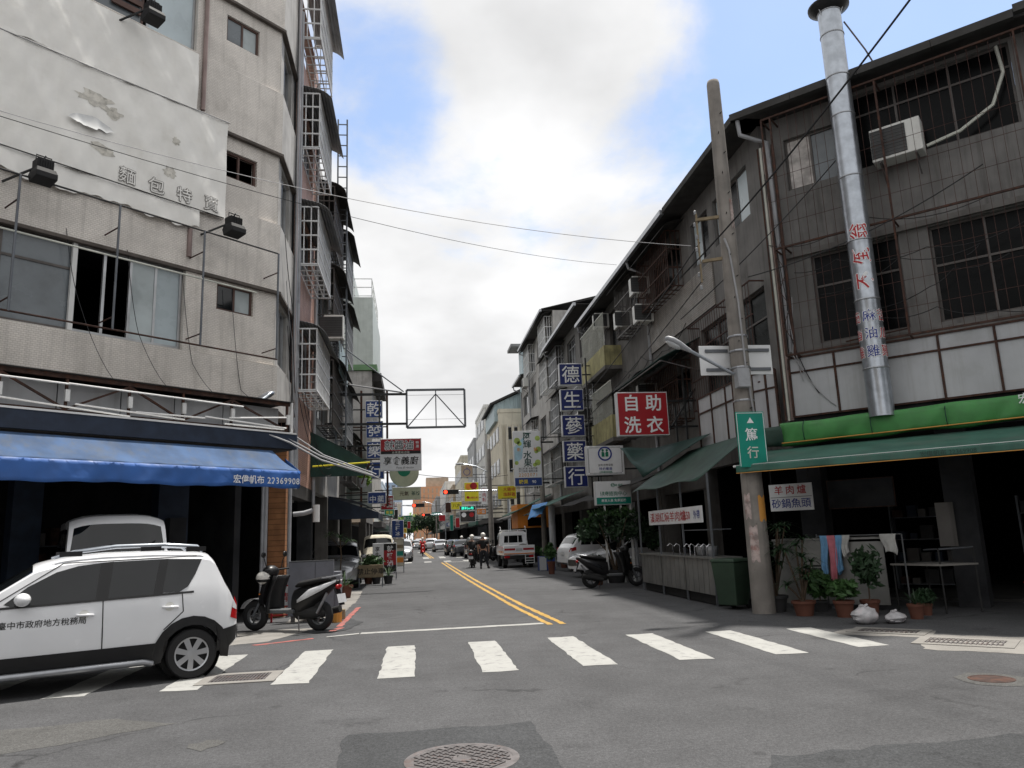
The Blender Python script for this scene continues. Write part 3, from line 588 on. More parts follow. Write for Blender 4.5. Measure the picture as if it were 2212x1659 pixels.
def cage(parent, F, u0, u1, z0, z1, out=.54, m='white_bar', rows=4, step=.125, roof=.45, rm_='sheet_grey', drop=.0, ends=3, y0=0.):
    t = MB(); r = .018
    zs = [z0 + (z1 - z0) * i / rows for i in range(rows + 1)]
    o = y0 - out
    for z in zs: t.box(u0, u1, o - r, o + r, z - r, z + r)
    n = int((u1 - u0) / step)
    for i in range(n + 1): u = u0 + (u1 - u0) * i / n; t.box(u - .009, u + .009, o - .01, o + .01, z0, z1)
    g = t.obj('window_cage', MT[m], parent, F)
    for u in (u0, u1):
        e = MB()
        for z in zs: e.box(u - r, u + r, o + r, y0, z - r, z + r)
        for i in range(ends + 1): y = o + out * i / ends; e.box(u - .013, u + .013, y - .013, y + .013, z0, z1)
        e.obj('end_grille', MT[m], g, F)
    b = MB()
    for i in range(4): y = o + out * i / 3; b.box(u0, u1, y - .015, y + .015, z0 - .03, z0)
    for i in range(int((u1 - u0) / .4) + 1): u = u0 + .4 * i; b.box(u - .015, u + .015, o, y0, z0 - .055, z0 - .031)
    b.obj('floor_grille', MT[m], g, F)
    if roof:
        def fn(a, bb): return (u0 - .06 + (u1 - u0 + .5) * a, y0 - (out + roof) * bb, z1 + .22 - .16 * bb - .22 * bb ** 5)
        MB().grid(int((u1 - u0) * 4), 8, fn).obj('cage_roof', MT[rm_], g, F, smooth=180, solid=.012)
    return g
pb = thing('pink_building', 'narrow pink tiled building with white window cages on every floor', 'building', -5, 21)
w = wall(2.1, 6.3, 3.1, 16.6, [(2.6, 5.2, z, z + 1.7) for z in (5.6, 8.8, 12.0, 15.0)], depth=.25)
w.obj('wall', MT['pink_tile'], pb, FS)
for z in (5.6, 8.8, 12.0): window(pb, FS, 2.6, 5.2, z, z + 1.7, .1, 4, MT['alu'])
for py0, py1 in ((-40, 81), (202, 318), (447, 570), (710, 842)):
    za, zb_ = spot(672, py0, Y=19.4).z, spot(672, py1, Y=19.4).z
    cage(pb, FS, 2.4, 5.3, zb_, za, .54, ends=3, roof=.33 if py0 != 710 else .25)
bx('inner_wall', 'shade_black', pb, FS, 2.1, 6.3, 1.6, 1.7, 3.1, 16.6)
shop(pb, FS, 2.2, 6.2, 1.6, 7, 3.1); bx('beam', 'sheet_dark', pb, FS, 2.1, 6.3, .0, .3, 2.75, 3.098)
bx('pillar', 'dark_wall', pb, FS, 5.9, 6.28, .0, .4, 0, 2.75); bx('sign_panel', 'white_panel', pb, FS, 2.12, 2.9, -.05, .0, 3.3, 4.25)
for u, z0, m in ((2.3, 2.9, 'pvc_grey'), (5.75, 2.6, 'pvc_grey')): MB().tube((u, -.07, z0), (u, -.07, 16), .05).obj('downpipe', MT[m], pb, FS, smooth=60)
t = thing('cylinder_lamp', 'white cylindrical lamp on elbow bracket under the arcade beam', 'lamp', -2.55, 19.6, 0, 2.1)
MB().tube((.1, 0, 0), (.1, 0, .42), .085, 14).obj('tube', MT['white_paint'], t, smooth=60); MB().path([(-.45, 0, .2), (-.2, 0, .22), (-.05, 0, .26), (.1, 0, .3)], .06, 8).obj('elbow', MT['pvc_grey'], t, smooth=60)
# green-black canvas hood over the shop beside the pink building
t = thing('dark_green_canopy', 'dark green canvas canopy with yellow bar beside the pink building', 'canopy', -2.4, 23)
MB().grid(6, 8, lambda a, b: (-3.0 + 1.55 * b, 22.6 + 3.4 * a, 4.75 - .75 * b - .12 * b * b)).obj('canvas', MT['tarp_dkgreen'], t, I4, smooth=180, solid=.01)
MB().quad((-3, 22.59, 4.75), (-1.45, 22.59, 3.9), (-1.45, 22.59, 3.45), (-3, 22.59, 3.45)).obj('end_flap', MT['tarp_dkgreen'], t, I4, solid=.01)
MB().tube((-2.9, 22.3, 3.72), (-1.3, 22.3, 3.80), .025).obj('yellow_bar', MT['sign_yellow'], t, I4); MB().bar((-1.3, 22.3, 3.8), (-1.55, 22.5, 3.2), .03).obj('strut', MT['rusty'], t, I4)
# ---- second: grey building with steel ladder, cages and sheet roofs
gb = thing('grey_building', 'grey building with dark window cages and sheet metal roofs past the pink one', 'building', -5, 28)
wall(6.32, 14.0, 3.1, 13.6, [(6.8, 9.6, z, z + 1.6) for z in (5.4, 8.4, 11.2)] + [(10.4, 13.4, z, z + 1.6) for z in (5.4, 8.4, 11.2)], depth=.25).obj('wall', MT['cement'], gb, FS)
for z in (5.4, 8.4, 11.2):
    window(gb, FS, 6.8, 9.6, z, z + 1.6, .1, 3, MT['alu']); window(gb, FS, 10.4, 13.4, z, z + 1.6, .1, 4, MT['alu'])
    cage(gb, FS, 6.7, 9.7, z - .3, z + 1.75, .5, 'alu_dark', roof=.35, rm_='sheet_dark'); cage(gb, FS, 10.6, 13.5, z - .1, z + 1.75, .55, 'alu', roof=.28, rm_='sheet_dark')
bx('inner_wall', 'shade_black', gb, FS, 6.32, 14, 1.6, 1.7, 3.1, 13.5); shop(gb, FS, 6.4, 13.9, 1.6, 7, 3.1); bx('roof_slab', 'cement', gb, FS, 6.32, 14, 0, 5, 13.6, 13.8)
bx('pillar', 'cement_dk', gb, FS, 9.9, 10.3, 0, .4, 0, 3.1); bx('pillar', 'cement_dk', gb, FS, 13.6, 14, 0, .4, 0, 3.1)
bx('side_panel', 'sheet_blue', gb, FS, 7.6, 10.4, -.62, -.58, 7.0, 8.0)
t = thing('steel_ladder', 'tall narrow steel ladder frame rising above the grey building roofs', 'ladder', -2.4, 25.2)
lx = (-2.55, -2.24); 
for x in lx: MB().bar((x, 25.2, 4.6), (x, 25.2, 16.2), .05).obj('rail', MT['steel_grey'], t, I4)
for i in range(29): B(lx[0], lx[1], 25.19, 25.22, 4.8 + .4 * i, 4.83 + .4 * i).obj('rung', MT['steel_grey'], t, I4)
ac_unit('white air conditioner unit beside the steel ladder on the left', None, -2.45, 23.4, 7.72, 0, .6, .75, .3)
# ---- third: pale green corrugated tower
tb = thing('green_clad_building', 'pale green corrugated metal clad building with roof railing on the left', 'building', -5, 40)
F3 = fr(-2.55, 37.5, 0)
p1 = spot(806, 1000, Y=37.5); ztop = spot(800, 642, Y=37.5).z; zmid = spot(800, 800, Y=37.5).z
bx('upper_wall', 'sheet_green', tb, F3, -4, p1.x + 2.55, 0, 8, zmid + .3, ztop)
bx('lower_wall', 'cement', tb, F3, -4, p1.x + 2.50, .02, 9.5, 3.0, zmid - .02); bx('beam', 'beam_green', tb, F3, -4, p1.x + 2.75, -.1, 8.2, zmid, zmid + .28)
shop(tb, fr(-2.6, 37.6, 90), 0, 9, 1.5, 6, 3.0)
r_ = MB()
for z in (ztop + .1, ztop + .55, ztop + 1.0): r_.bar((-2, .1, z), (p1.x + 2.5, .1, z), .04).bar((p1.x + 2.5, .1, z), (p1.x + 2.5, 6, z), .04)
for x in (-2, -1.2, -.4, p1.x + 2.5): r_.bar((x, .1, ztop), (x, .1, ztop + 1), .04)
for y in (1.5, 3, 4.5, 6): r_.bar((p1.x + 2.5, y, ztop), (p1.x + 2.5, y, ztop + 1), .04)
r_.obj('roof_railing', MT['white_bar'], tb, F3); bx('stair_head', 'sheet_green', tb, F3, -4, -.6, 2, 6, ztop, ztop + 2.0)
bx('gutter_hood', 'sheet_dark', tb, F3, p1.x + 2.5, p1.x + 2.95, .2, 6, zmid - .5, zmid - .1)
# ------------------------------------------------------------------ right corner building
FR = fr(7.5, 15.5, -45); FW = fr(8.1, 0, -90)          # cut corner; street side (x = -Y)
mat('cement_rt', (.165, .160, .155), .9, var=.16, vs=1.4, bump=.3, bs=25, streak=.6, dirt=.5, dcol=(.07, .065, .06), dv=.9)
MT['glass_old'] = MT['glass']; MT['glass'] = mat('glass_dim', (.004, .0045, .005), .25, var=.3, vs=1, spec=.10)  # copy of glass darkened so the shaded right windows read black
rb = thing('dark_corner_building', 'dark weathered corner building with rusty window cages and green awnings', 'building', 11, 17)
w = wall(.45, 13, 7.44, 10.9, [(.82, 1.95, 9.05, 10.3), (2.1, 5.3, 9.05, 10.78), (5.8, 9, 9.05, 10.78)], y=.6, depth=.25)  # windows run up to the eave, dark panes standing in for its shade
wall(.45, 13, 5.16, 7.44, [(1.12, 2.9, 5.42, 7.42), (3.45, 6.3, 5.42, 7.42), (6.9, 9.5, 5.42, 7.42)], y=.6, depth=.25, mb=w)
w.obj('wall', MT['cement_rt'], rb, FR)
w = wall(-20.7, -15.72, 7.4, 10.9, [(-18.7, -16.5, 9.0, 10.3), (-20.4, -19.1, 9.0, 10.3)], depth=.25)
wall(-20.7, -15.72, 3.2, 7.4, [(-20.3, -16.2, 4.9, 7.1)], depth=.25, mb=w); w.obj('wall', MT['cement_rt'], rb, FW)
window(rb, FR, .82, 1.95, 9.05, 10.3, .68, 2, MT['alu_dark'], gms=[MT['curtain'], MT['glass_grey']]); window(rb, FR, 2.1, 5.3, 9.05, 10.78, .68, 3, MT['alu_dark'], tr=10.3); window(rb, FR, 5.8, 9, 9.05, 10.78, .68, 3, MT['alu_dark'])
window(rb, FR, 1.12, 2.9, 5.42, 7.42, .7, 2, MT['alu_dark'], tr=6.7); window(rb, FR, 3.45, 6.3, 5.42, 7.42, .7, 3, MT['alu_dark'], tr=6.6); window(rb, FR, 6.9, 9.5, 5.42, 7.42, .7, 3, MT['alu_dark'])
window(rb, FW, -18.7, -16.5, 9.0, 10.3, .08, 3, MT['alu_dark'], gms=[MT['glass_blue'], MT['glass'], MT['glass_blue']]); window(rb, FW, -20.4, -19.1, 9.0, 10.3, .08, 2, MT['alu_dark'], gms=[MT['glass_blue'], MT['glass']])
window(rb, FW, -20.3, -16.2, 4.9, 7.1, .1, 4, MT['alu_dark'], tr=6.4)
bx('ledge', 'cement_dk', rb, FR, .45, 13, .5, .62, 7.44, 7.56); bx('ledge', 'cement_dk', rb, FR, .45, 13, .42, .62, 5.16, 5.3)
MB().prism([(.2, -.1, 10.98), (13, -.1, 10.98), (13, 5, 12.6), (.2, 5, 12.6)], (0, 0, .04)).obj('roof_sheet', MT['sheet_dark'], rb, FR)
bx('soffit', 'sheet_dark', rb, FR, -.1, 13, .0, .75, 10.86, 10.9)  # soffit near black, with the eave's shade put into its colour
bx('soffit', 'sheet_dark', rb, I4, 7.5, 8.6, 15.4, 20.7, 10.86, 10.9)
MB().prism([(7.42, 15.5, 10.98), (7.42, 20.7, 10.98), (12, 20.7, 12.3), (12, 15.5, 12.3)], (0, 0, .04)).obj('roof_sheet', MT['sheet_dark'], rb, I4)
for i in range(9):
    bx('gutter', 'concrete_dark', rb, FR, -.12 + i * 1.4, 1.27 + i * 1.4, -.12, .02, 10.84 + (.09 if i > 3 else 0), 11.0 + (.09 if i > 3 else 0))
for i in range(3): bx('gutter', 'concrete_dark', rb, I4, 7.38, 7.5, 15.48 + i * 1.74, 17.2 + i * 1.74, 10.84, 11.0)
MB().path([(.02, .0, 10.84), (.03, .05, 10.5), (.3, .3, 10.38), (.5, .42, 10.3), (.52, .5, 5.2)], .05, 8).obj('downpipe', MT['pvc_grey'], rb, FR, smooth=60)
for u, m, r in ((.42, 'pvc_brown', .04), (.34, 'ink_pale', .03), (.27, 'rusty', .02), (.6, 'rusty', .02)): MB().tube((u, .42, 3.8), (u, .42, 10.2), r).obj('pipe', MT[m], rb, FR)
# rusty wire cage
cg = MB()
for z in (5.15, 7.55, 10.65): cg.bar((.55, .02, z), (9.5, .02, z), .04)
for u in (.55, .75, 2.95, 5.42, 7.6): cg.bar((u, .02, 5.15), (u, .02, 10.65), .035)
for u in (.55, .75, 2.95, 5.42): cg.bar((u, .02, 5.15), (u, .55, 5.15), .03).bar((u, .02, 7.55), (u, .55, 7.55), .03).bar((u, .02, 10.65), (u, .55, 10.65), .03)
for k in range(6): cg.bar((.55 if k % 2 else .75, .02, 5.4 + k * .4), (.75 if k % 2 else .55, .02, 5.8 + k * .4), .012)
cgo = cg.obj('cage_frame', MT['rusty'], rb, FR)
cw = MB()
for i in range(48): u = .75 + i * .185; cw.tube((u, .02, 5.15), (u, .02, 10.6), .0055, 4, cap=False)
for z in (5.7, 6.25, 6.8, 8.1, 8.65, 9.2): cw.tube((.55, .02, z), (9.5, .02, z), .0055, 4, cap=False)
cw.obj('cage_wire', MT['rusty_wire'], cgo, FR)
cw = MB()
for i in range(26): y = -16.3 - i * .16; cw.tube((y, -.35, 4.8), (y, -.35, 7.2), .008, 4, cap=False)
for z in (4.8, 5.6, 6.4, 7.2): cw.bar((-20.4, -.35, z), (-16.2, -.35, z), .03)
for u in (-20.4, -18.3, -16.2): cw.bar((u, -.35, 7.2), (u, 0, 7.2), .03).bar((u, -.35, 4.8), (u, 0, 4.8), .03)
cw.obj('window_cage', MT['rusty_wire'], rb, FW)
bx('inner_wall', 'shade_black', rb, FR, .6, 13, 2.6, 2.7, 3.4, 10.8); bx('inner_wall', 'shade_black', rb, FW, -20.7, -15.9, 1.8, 1.9, 3.2, 10.8)
# white signboard panels, each between rusty bars
def panels(F, us, zs, y, last=None):
    for a, b in zip(us, us[1:]):
        for c, d in zip(zs, zs[1:]): bx('sign_panel', 'white_panel', rb, F, a + .022, b - .022, y, y + .03, c + .02, d - .02)
    m = MB()
    for u in us: m.box(u - .022, u + .022, y - .03, y + .025, zs[0], zs[-1])
    for z in zs: m.box(us[0], us[-1], y - .024, y + .02, z - .02, z + .02)
    m.obj('panel_frame', MT['rusty'], rb, F)
panels(FR, [.48, 1.42, 2.4, 3.37, 4.32, 5.3, 6.3, 7.3], [3.86, 4.82, 5.14], .35)
panels(fr(7.75, 15.9, -68), [-.95, -.5, -.1, .18], [3.7, 4.6, 5.0], .12)
panels(fr(7.35, 0, -90), [-19.0, -18.1, -17.2, -16.75], [3.55, 4.5, 4.9], 0)
shop(rb, FR, .9, 12, 1.5, 9, 3.4, 'shade_black'); bx('beam', 'dark_wall', rb, FR, .45, 12, .4, 1.5, 3.3, 3.85)
shop(rb, FW, -20.6, -17.6, .3, 5, 3.3, 'shade_black'); bx('pillar', 'dark_wall', rb, FR, 3.1, 3.6, .2, .7, 0, 3.3); bx('pillar', 'dark_wall', rb, FR, .3, .8, .6, 1.1, 0, 3.3)
bx('poster', 'cement_dk', rb, FR, 2.95, 3.25, .1, .11, 1.1, 1.9)
t = ac_unit('white air conditioner unit on the right corner wall behind rusty cage', None, *(FR @ V((3.18, .33, 0))).xy, 8.9, -45, .95, .72, .42)
MB().path([(3.7, .3, 9.0), (4.3, .4, 9.15), (4.9, .45, 9.5), (5.15, .45, 10.1), (5.1, .5, 10.7)], .035, 6).obj('pipe', MT['ink_pale'], rb, FR, smooth=60)
MT['glass'] = MT['glass_old']
# ---- flue
fl = thing('steel_flue', 'tall galvanised kitchen flue with cap and painted dish names', 'flue', *(FR @ V((2.30, -.12, 0))).xy, -45, 3.6)
FF = WM[fl.name]; R_ = .235
secs = [0, .95, 2.35, 3.6, 5.0, 6.4, 7.3, 8.3, 8.85]
for a, b in zip(secs, secs[1:]):
    MB().lathe([(R_ + .004, a + .0), (R_, a + .03), (R_, b - .03), (R_ + .004, b)], n=28, cap=False).obj('pipe_section', MT['galv'], fl, smooth=60)
    MB().lathe([(R_, b - .02), (R_ + .013, b - .012), (R_ + .013, b + .012), (R_, b + .02)], n=28, cap=False).obj('joint_band', MT['steel'], fl, smooth=60)
MB().lathe([(.22, 8.85), (.24, 8.86), (.42, 8.98), (.425, 9.02), (.40, 9.04), (.05, 9.16)], n=28).obj('cap', MT['black_metal'], fl, smooth=60)
for a in (0, 2.1, 4.2): MB().tube((.2 * math.cos(a), .2 * math.sin(a), 8.7), (.3 * math.cos(a), .3 * math.sin(a), 8.95), .012).obj('cap_stay', MT['steel'], fl)
MB().path([(.25, .1, 8.6), (.55, .3, 7.9), (.75, .5, 7.3)], .018, 5).path([(-.24, .05, 8.6), (-.3, .5, 7.4)], .015, 5).obj('chain', MT['iron'], fl)
MB().path([(-.6, .45, 1.7), (.6, .45, 1.75)], .015).path([(-.24, 0, 1.72), (-.3, .45, 1.7)], .015).obj('stay', MT['rusty'], fl)
def on_pipe(body, z, ang, size, m, rot=False, off=.004, bold=.0, out=0.):
    t = letters(body, size, bold, out=out)
    pts = [((-p[2], p[0]) if rot else (p[0], p[2])) for p in t.v]
    t.v = [((R_ + off - q[1]) * math.sin(x / R_ + ang), -(R_ + off - q[1]) * math.cos(x / R_ + ang), z + zz) for (x, zz), q in zip(pts, t.v)]
    t.obj('lettering', MT[m], fl)
for k, ch in enumerate('不倒翁'):
    on_pipe(ch, 2.72 + k * .52, .22, .36, 'ink_white', True, .003, 0, .05); on_pipe(ch, 2.72 + k * .52, .22, .36, 'ink_red', True, .009, .008)
for cs, a, m in (('燒酒雞', -1.05, 'ink_red'), ('麻油雞', .2, 'ink_blue'), ('苦瓜雞', 1.35, 'ink_red')):
    for k, ch in enumerate(cs): on_pipe(ch, 2.0 - k * .36, a, .25, 'ink_white', False, .003, 0, .06); on_pipe(ch, 2.0 - k * .36, a, .25, m, False, .009, .006)
# ---- rolled green tarp and the green awning
rt = thing('rolled_green_tarp', 'bright green rolled up tarpaulin bundle above the green awning', 'tarpaulin', *(FR @ V((3, 0, 0))).xy, -45, 3.4)
def roll(u0, u1, seed, zc=3.46, r=.20):
    rr = random.Random(seed); n = int((u1 - u0) * 16); rings = []
    for i in range(n + 1):
        u = u0 + (u1 - u0) * i / n
        rings.append([(u + .05 * math.sin(a * 2 + u * 5), -.05 + math.copysign(abs(math.cos(a)) ** .55, math.cos(a)) * (r * .62 + .016 * math.sin(u * 5 + 2.5 * math.sin(u * 1.7) + a * 2) + .02 * abs(math.sin(u * 7.3 + a)) ** 3), zc + .05 * (u / 6) - .03 * math.sin(u * 2.1) ** 2 * (math.sin(a) < 0) + math.copysign(abs(math.sin(a)) ** .6, math.sin(a)) * (r * 1.06 + .010 * math.sin(u * 4))) for a in [2 * math.pi * k / 18 for k in range(18)]])
    return MB().loft(rings)
roll(.33, 9, 1, 3.46, .215).obj('bundle', MT['tarp_green'], rt, FR, smooth=180); roll(-.08, .34, 2, 3.44, .19).obj('bundle_end', MT['tarp_teal'], rt, FR, smooth=180)
for u in (.8, 2.1, 3.4, 4.7, 6.0): MB().path([(u, -.05 - .20 * math.cos(k * .524), 3.46 + .05 * u / 6 + .245 * math.sin(k * .524)) for k in range(13)], .008, 5).obj('tie_cord', MT['tarp_dkgreen'], rt, FR)
MB().tube((.33, -.2, 3.27), (9, -.2, 3.33), .012).obj('edge_cord', MT['ink_orange'], rt, FR)
t = letters('宏偉', .2, .01); t.v = [(4.75 + p[0], -.275, 3.62 + p[2]) for p in t.v]; t.obj('lettering', MT['ink_white'], rt, FR)
ga = thing('green_awning', 'faded green canvas awning over the dark eatery on the corner', 'awning', *(FR @ V((3, -1, 0))).xy, -45, 2.6)
YG = -1.98
MB().grid(50, 8, lambda a, b: (.02 * (1 - b) + 8.5 * a, -.1 + (YG + .1) * b, 3.16 + (2.745 - 3.16) * b + .09 * math.sin(b * 3.14) * math.sin(a * 9) * .3 - .02 * math.sin(b * 3.14))).obj('canopy', MT['awning_green'], ga, FR, smooth=180, solid=.006)
MB().grid(80, 4, lambda a, b: (8.5 * a, YG - .01 - .012 * b * math.sin(a * 60), 2.74 - .135 * b + .008 * b * math.sin(a * 47))).obj('valance', MT['awning_green'], ga, FR, smooth=180, solid=.005)
MB().tube((-.06, YG + .02, 2.735), (8.5, YG + .02, 2.735), .022).obj('front_bar', MT['white_paint'], ga, FR); MB().tube((0, YG - .02, 2.60), (8.5, YG - .02, 2.61), .007).obj('hem', MT['ink_orange'], ga, FR)
for u in (.3, 3.5, 6.5): MB().bar((u, .3, 2.95), (u, YG + .03, 2.71), .03).obj('folding_arm', MT['steel_grey'], ga, FR)
put_text(ga, '宏偉帆布 22369908', 3.6, 2.67, .10, MT['tarp_teal'], YG - .035, FR, .004)
# ---- concrete utility pole with its fittings
up = thing('utility_pole', 'leaning concrete utility pole with torn posters at the right corner', 'pole', 6.43, 14.2)
MB().lathe([(.215, 0), (.20, 2.5), (.165, 7), (.135, 10.9), (.12, 10.98), (.02, 11.02)], n=20).obj('shaft', MT['pole_conc'], up, smooth=60)
hb = MB()
for i in range(16): z = 3.4 + i * .45; a = -1.9 + .5 * (i % 2); r = .20 - z * .006; hb.tube((r * math.cos(a), r * math.sin(a), z), ((r + .07) * math.cos(a), (r + .07) * math.sin(a), z), .010, 5)
hb.obj('step_bolt', MT['iron_dark'], up)
mat('paper_scrap', (.4, .33, .31), .9, var=.4, vs=9, dirt=.7, dcol=(.3, .12, .1), dv=8)
for z0, z1, a0, a1, m in ((.95, 1.6, 3.6, 4.4, 'paper_scrap'), (1.75, 2.2, 3.3, 4.0, 'paper_scrap'), (1.7, 2.15, 4.7, 5.6, 'ink_orange'), (7.6, 8.2, 4.9, 5.4, 'paper_scrap')):
    r = .212 - z0 * .006; MB().grid(8, 3, lambda a, b: ((r + .004) * math.cos(a0 + (a1 - a0) * a), (r + .004) * math.sin(a0 + (a1 - a0) * a), z0 + (z1 - z0) * b + .06 * math.sin(a * 9) * (b - .5))).obj('torn_poster', MT[m], up)
MB().path([(-.1, -.14, 7.2), (-.15, -.16, 7.35), (-.08, -.17, 7.1), (.0, -.19, 6.0), (.02, -.2, 4.6), (.1, -.2, 3.6)], .022, 6).obj('riser_conduit', MT['wire_pale'], up, smooth=60)
bx('junction_box', 'pvc_grey', up, WM[up.name], -.22, .02, -.34, -.15, 4.25, 4.62)
for z in (4.0, 4.66, 5.0, 5.3): MB().lathe([(.196, z), (.2, z + .02), (.194, z + .04)], n=16, cap=False).obj('band', MT['steel'], up)
br = MB().bar((-.05, 0, 7.9), (-.62, .1, 7.85), .06).bar((-.05, 0, 7.0), (-.55, .1, 6.95), .06).bar((-.6, .1, 6.5), (-.6, .1, 8.0), .03).obj('bracket_arm', MT['wood'], up)
for i in range(7):
    z = 6.35 + i * .27; MB().lathe([(.015, z), (.032, z + .015), (.018, z + .03), (.032, z + .045), (.018, z + .06), (.03, z + .075), (.015, z + .09)], (-.62 - .03 * (i % 2), .1, 0), 8).obj('insulator', MT['pvc_grey'], up)
t = thing('street_lamp', 'grey street lamp arm reaching left from the concrete pole', 'street lamp', 6.3, 14.05, 0, 4.7)
hp = spot(1443, 732, Y=13.9) - V((6.3, 14.05, 4.7)); ep = spot(1585, 808, Y=14.0) - V((6.3, 14.05, 4.7))
MB().path([ep, ep.lerp(hp, .55), hp.lerp(ep, .18)], .035, 8).obj('arm', MT['galv'], t, smooth=60)
dv = (hp - ep).normalized(); q = V((0, 1, 0)); n_ = dv.cross(q)
MB().loft([[hp - dv * x + q * (wd_ * math.cos(a)) + n_ * (hh * math.sin(a)) for a in [k * math.pi / 6 for k in range(12)]] for x, wd_, hh in ((-.06, .02, .02), (-.03, .09, .05), (.08, .13, .075), (.25, .12, .07), (.42, .06, .045), (.5, .04, .04))]).obj('lamp_head', MT['pvc_grey'], t, smooth=60)
MB().loft([[hp - dv * x + q * (wd_ * math.cos(a)) + n_ * (.06 + hh * math.sin(a)) for a in [k * math.pi / 5 for k in range(10)]] for x, wd_, hh in ((-.01, .05, .02), (.1, .1, .05), (.24, .09, .04), (.3, .04, .02))]).obj('lens', MT['lamp_clear'], t, smooth=60)
t = thing('sign_back', 'back of a wide white road sign panel on the concrete pole', 'sign', 6.43, 14.42, 0, 4.4)
for a, b in (((1513, 812), (1573, 748)), ((1598, 810), (1662, 746))):
    pa, pb_ = spot(*a, Y=14.5), spot(*b, Y=14.5); bx('panel', 'sign_white', t, I4, pa.x, pb_.x, 14.46, 14.48, pa.z, pb_.z, bev=.008)
    for zz in (.18, .82): z = pa.z + (pb_.z - pa.z) * zz; bx('stiffener', 'steel_grey', t, I4, pa.x + .12, pb_.x - .05, 14.43, 14.459, z - .03, z + .03)
pa, pb_ = spot(1598, 1010, Y=13.9), spot(1648, 889, Y=13.9)
t = thing('street_name_sign', 'green street name sign with arrow on the concrete pole', 'road sign', 6.43, 13.9, 0, 3)
cx_, w_ = (pa.x + pb_.x) / 2, (pb_.x - pa.x)
bx('plate', 'sign_green', t, I4, cx_ - w_ / 2, cx_ + w_ / 2, 13.88, 13.9, pa.z, pb_.z, bev=.01)
e = MB(); z0, z1 = pa.z + .02, pb_.z - .02
for a in ((cx_ - w_ / 2 + .015, cx_ - w_ / 2 + .025, z0, z1), (cx_ + w_ / 2 - .025, cx_ + w_ / 2 - .015, z0, z1), (cx_ - w_ / 2 + .015, cx_ + w_ / 2 - .015, z1 - .01, z1)): e.box(a[0], a[1], 13.876, 13.878, a[2], a[3])
e.obj('border', MT['ink_white'], t, I4); MB().quad((cx_ - .07, 13.875, z1 - .20), (cx_ + .07, 13.875, z1 - .20), (cx_, 13.875, z1 - .09)).obj('arrow', MT['ink_white'], t, I4)
put_text(t, '篤', cx_, z1 - .42, .26, MT['ink_white'], 13.875, I4); put_text(t, '行', cx_, z1 - .76, .24, MT['ink_pale'], 13.875, I4)
MB().bar((cx_, 13.9, z1 - .3), (cx_, 14.05, z1 - .3), .05).obj('clamp', MT['steel'], t, I4)
# ---- eatery front: hanging sign, counters, towels, table
t = thing('dish_sign', 'small white hanging sign with red and blue dish names under awning', 'sign', *(FR @ V((.43, -.3, 0))).xy, -45, 1.9)
bx('board', 'sign_white', t, FR, .0, .87, -.32, -.29, 1.88, 2.42); put_text(t, '羊肉爐', .43, 2.30, .19, MT['ink_red'], -.325, FR, .008, sp=1.45); put_text(t, '砂鍋魚頭', .43, 2.03, .20, MT['ink_blue'], -.325, FR, .008)
bx('divider', 'ink_grey', t, FR, .02, .85, -.324, -.321, 2.15, 2.16); MB().tube((.05, -.3, 2.42), (.05, -.3, 3.0), .008).tube((.8, -.3, 2.42), (.8, -.3, 3.0), .008).obj('hanger', MT['wire'], t, FR)
t = thing('menu_board', 'dim grey menu board inside the dark eatery', 'sign', *(FR @ V((1.6, .5, 0))).xy, -45, 1.9)
bx('board', 'dark_wall', t, FR, .95, 2.2, .45, .48, 1.9, 2.45); bx('frame', 'rusty', t, FR, .93, 2.22, .481, .5, 1.88, 2.47)
ct = thing('eatery_counter', 'grey worn metal counter panels behind the potted plants', 'counter', *(FR @ V((1.2, -.7, 0))).xy, -45)
for a, b, c, d in ((.12, 1.05, .1, 1.28), (1.08, 2.15, .1, 1.24)): bx('panel', 'stainless', ct, FR, a, b, -.72, -.68, c, d); bx('panel_leg', 'steel_grey', ct, FR, a + .02, a + .07, -.67, -.6, 0, d)
lv = MB()
for i in range(10): lv.box(.72, 1.0, -.73, -.722, .25 + i * .06, .28 + i * .06)
lv.obj('louvre', MT['iron_dark'], ct, FR); bx('countertop', 'stainless', ct, FR, .1, 2.2, -.75, -.1, 1.285, 1.32)
MB().tube((1.0, -.8, 1.36), (2.5, -.8, 1.36), .012).tube((1.0, -.8, 1.32), (1.0, -.8, 1.4), .012).tube((2.5, -.8, 0), (2.5, -.8, 1.36), .014).obj('towel_rail', MT['plastic_grey'], ct, FR)
def towel(label, u, w, h, m, seed):
    rr = random.Random(seed); p = rr.uniform(0, 6)
    tag(MB().grid(8, 12, lambda a, b: (u + w * (a - .5) * (1 - .3 * b) + .02 * math.sin(b * 5 + p), -.82 - .025 * math.sin(a * 9 + p) * (b + .2), 1.37 - h * b - .05 * math.sin(a * 3 + p) * b)).obj('towel', MT[m], None, FR, smooth=180, solid=.008), label, 'towel', 'towels on the rail')
towel('blue towel hanging at the left end of the rail', 1.12, .15, .72, 'towel_blue', 1); towel('pink towel hanging between two blue towels', 1.26, .17, .85, 'towel_pink', 2); towel('blue towel hanging right of the pink one', 1.39, .13, .68, 'towel_blue', 3); towel('short white towel beside the blue one on the rail', 1.52, .14, .36, 'towel_white', 4); towel('white cloth hanging at the right end of the rail', 2.28, .28, .36, 'towel_white', 5)
t = thing('metal_table', 'low metal table with pale top at the mouth of the eatery', 'table', *(FR @ V((2.9, -.5, 0))).xy, -45)
MB().prism([(2.2, -.6, .80), (3.1, -1.0, .80), (3.6, -.5, .80), (2.7, -.1, .80)], (0, 0, .03)).obj('table_top', MT['concrete'], t, FR)
for p in ((2.25, -.58), (3.08, -.96), (3.55, -.5), (2.72, -.14)): MB().tube((*p, 0), (*p, .8 if p[0] < 3 else 1.1), .016).obj('leg', MT['iron_dark'], t, FR)
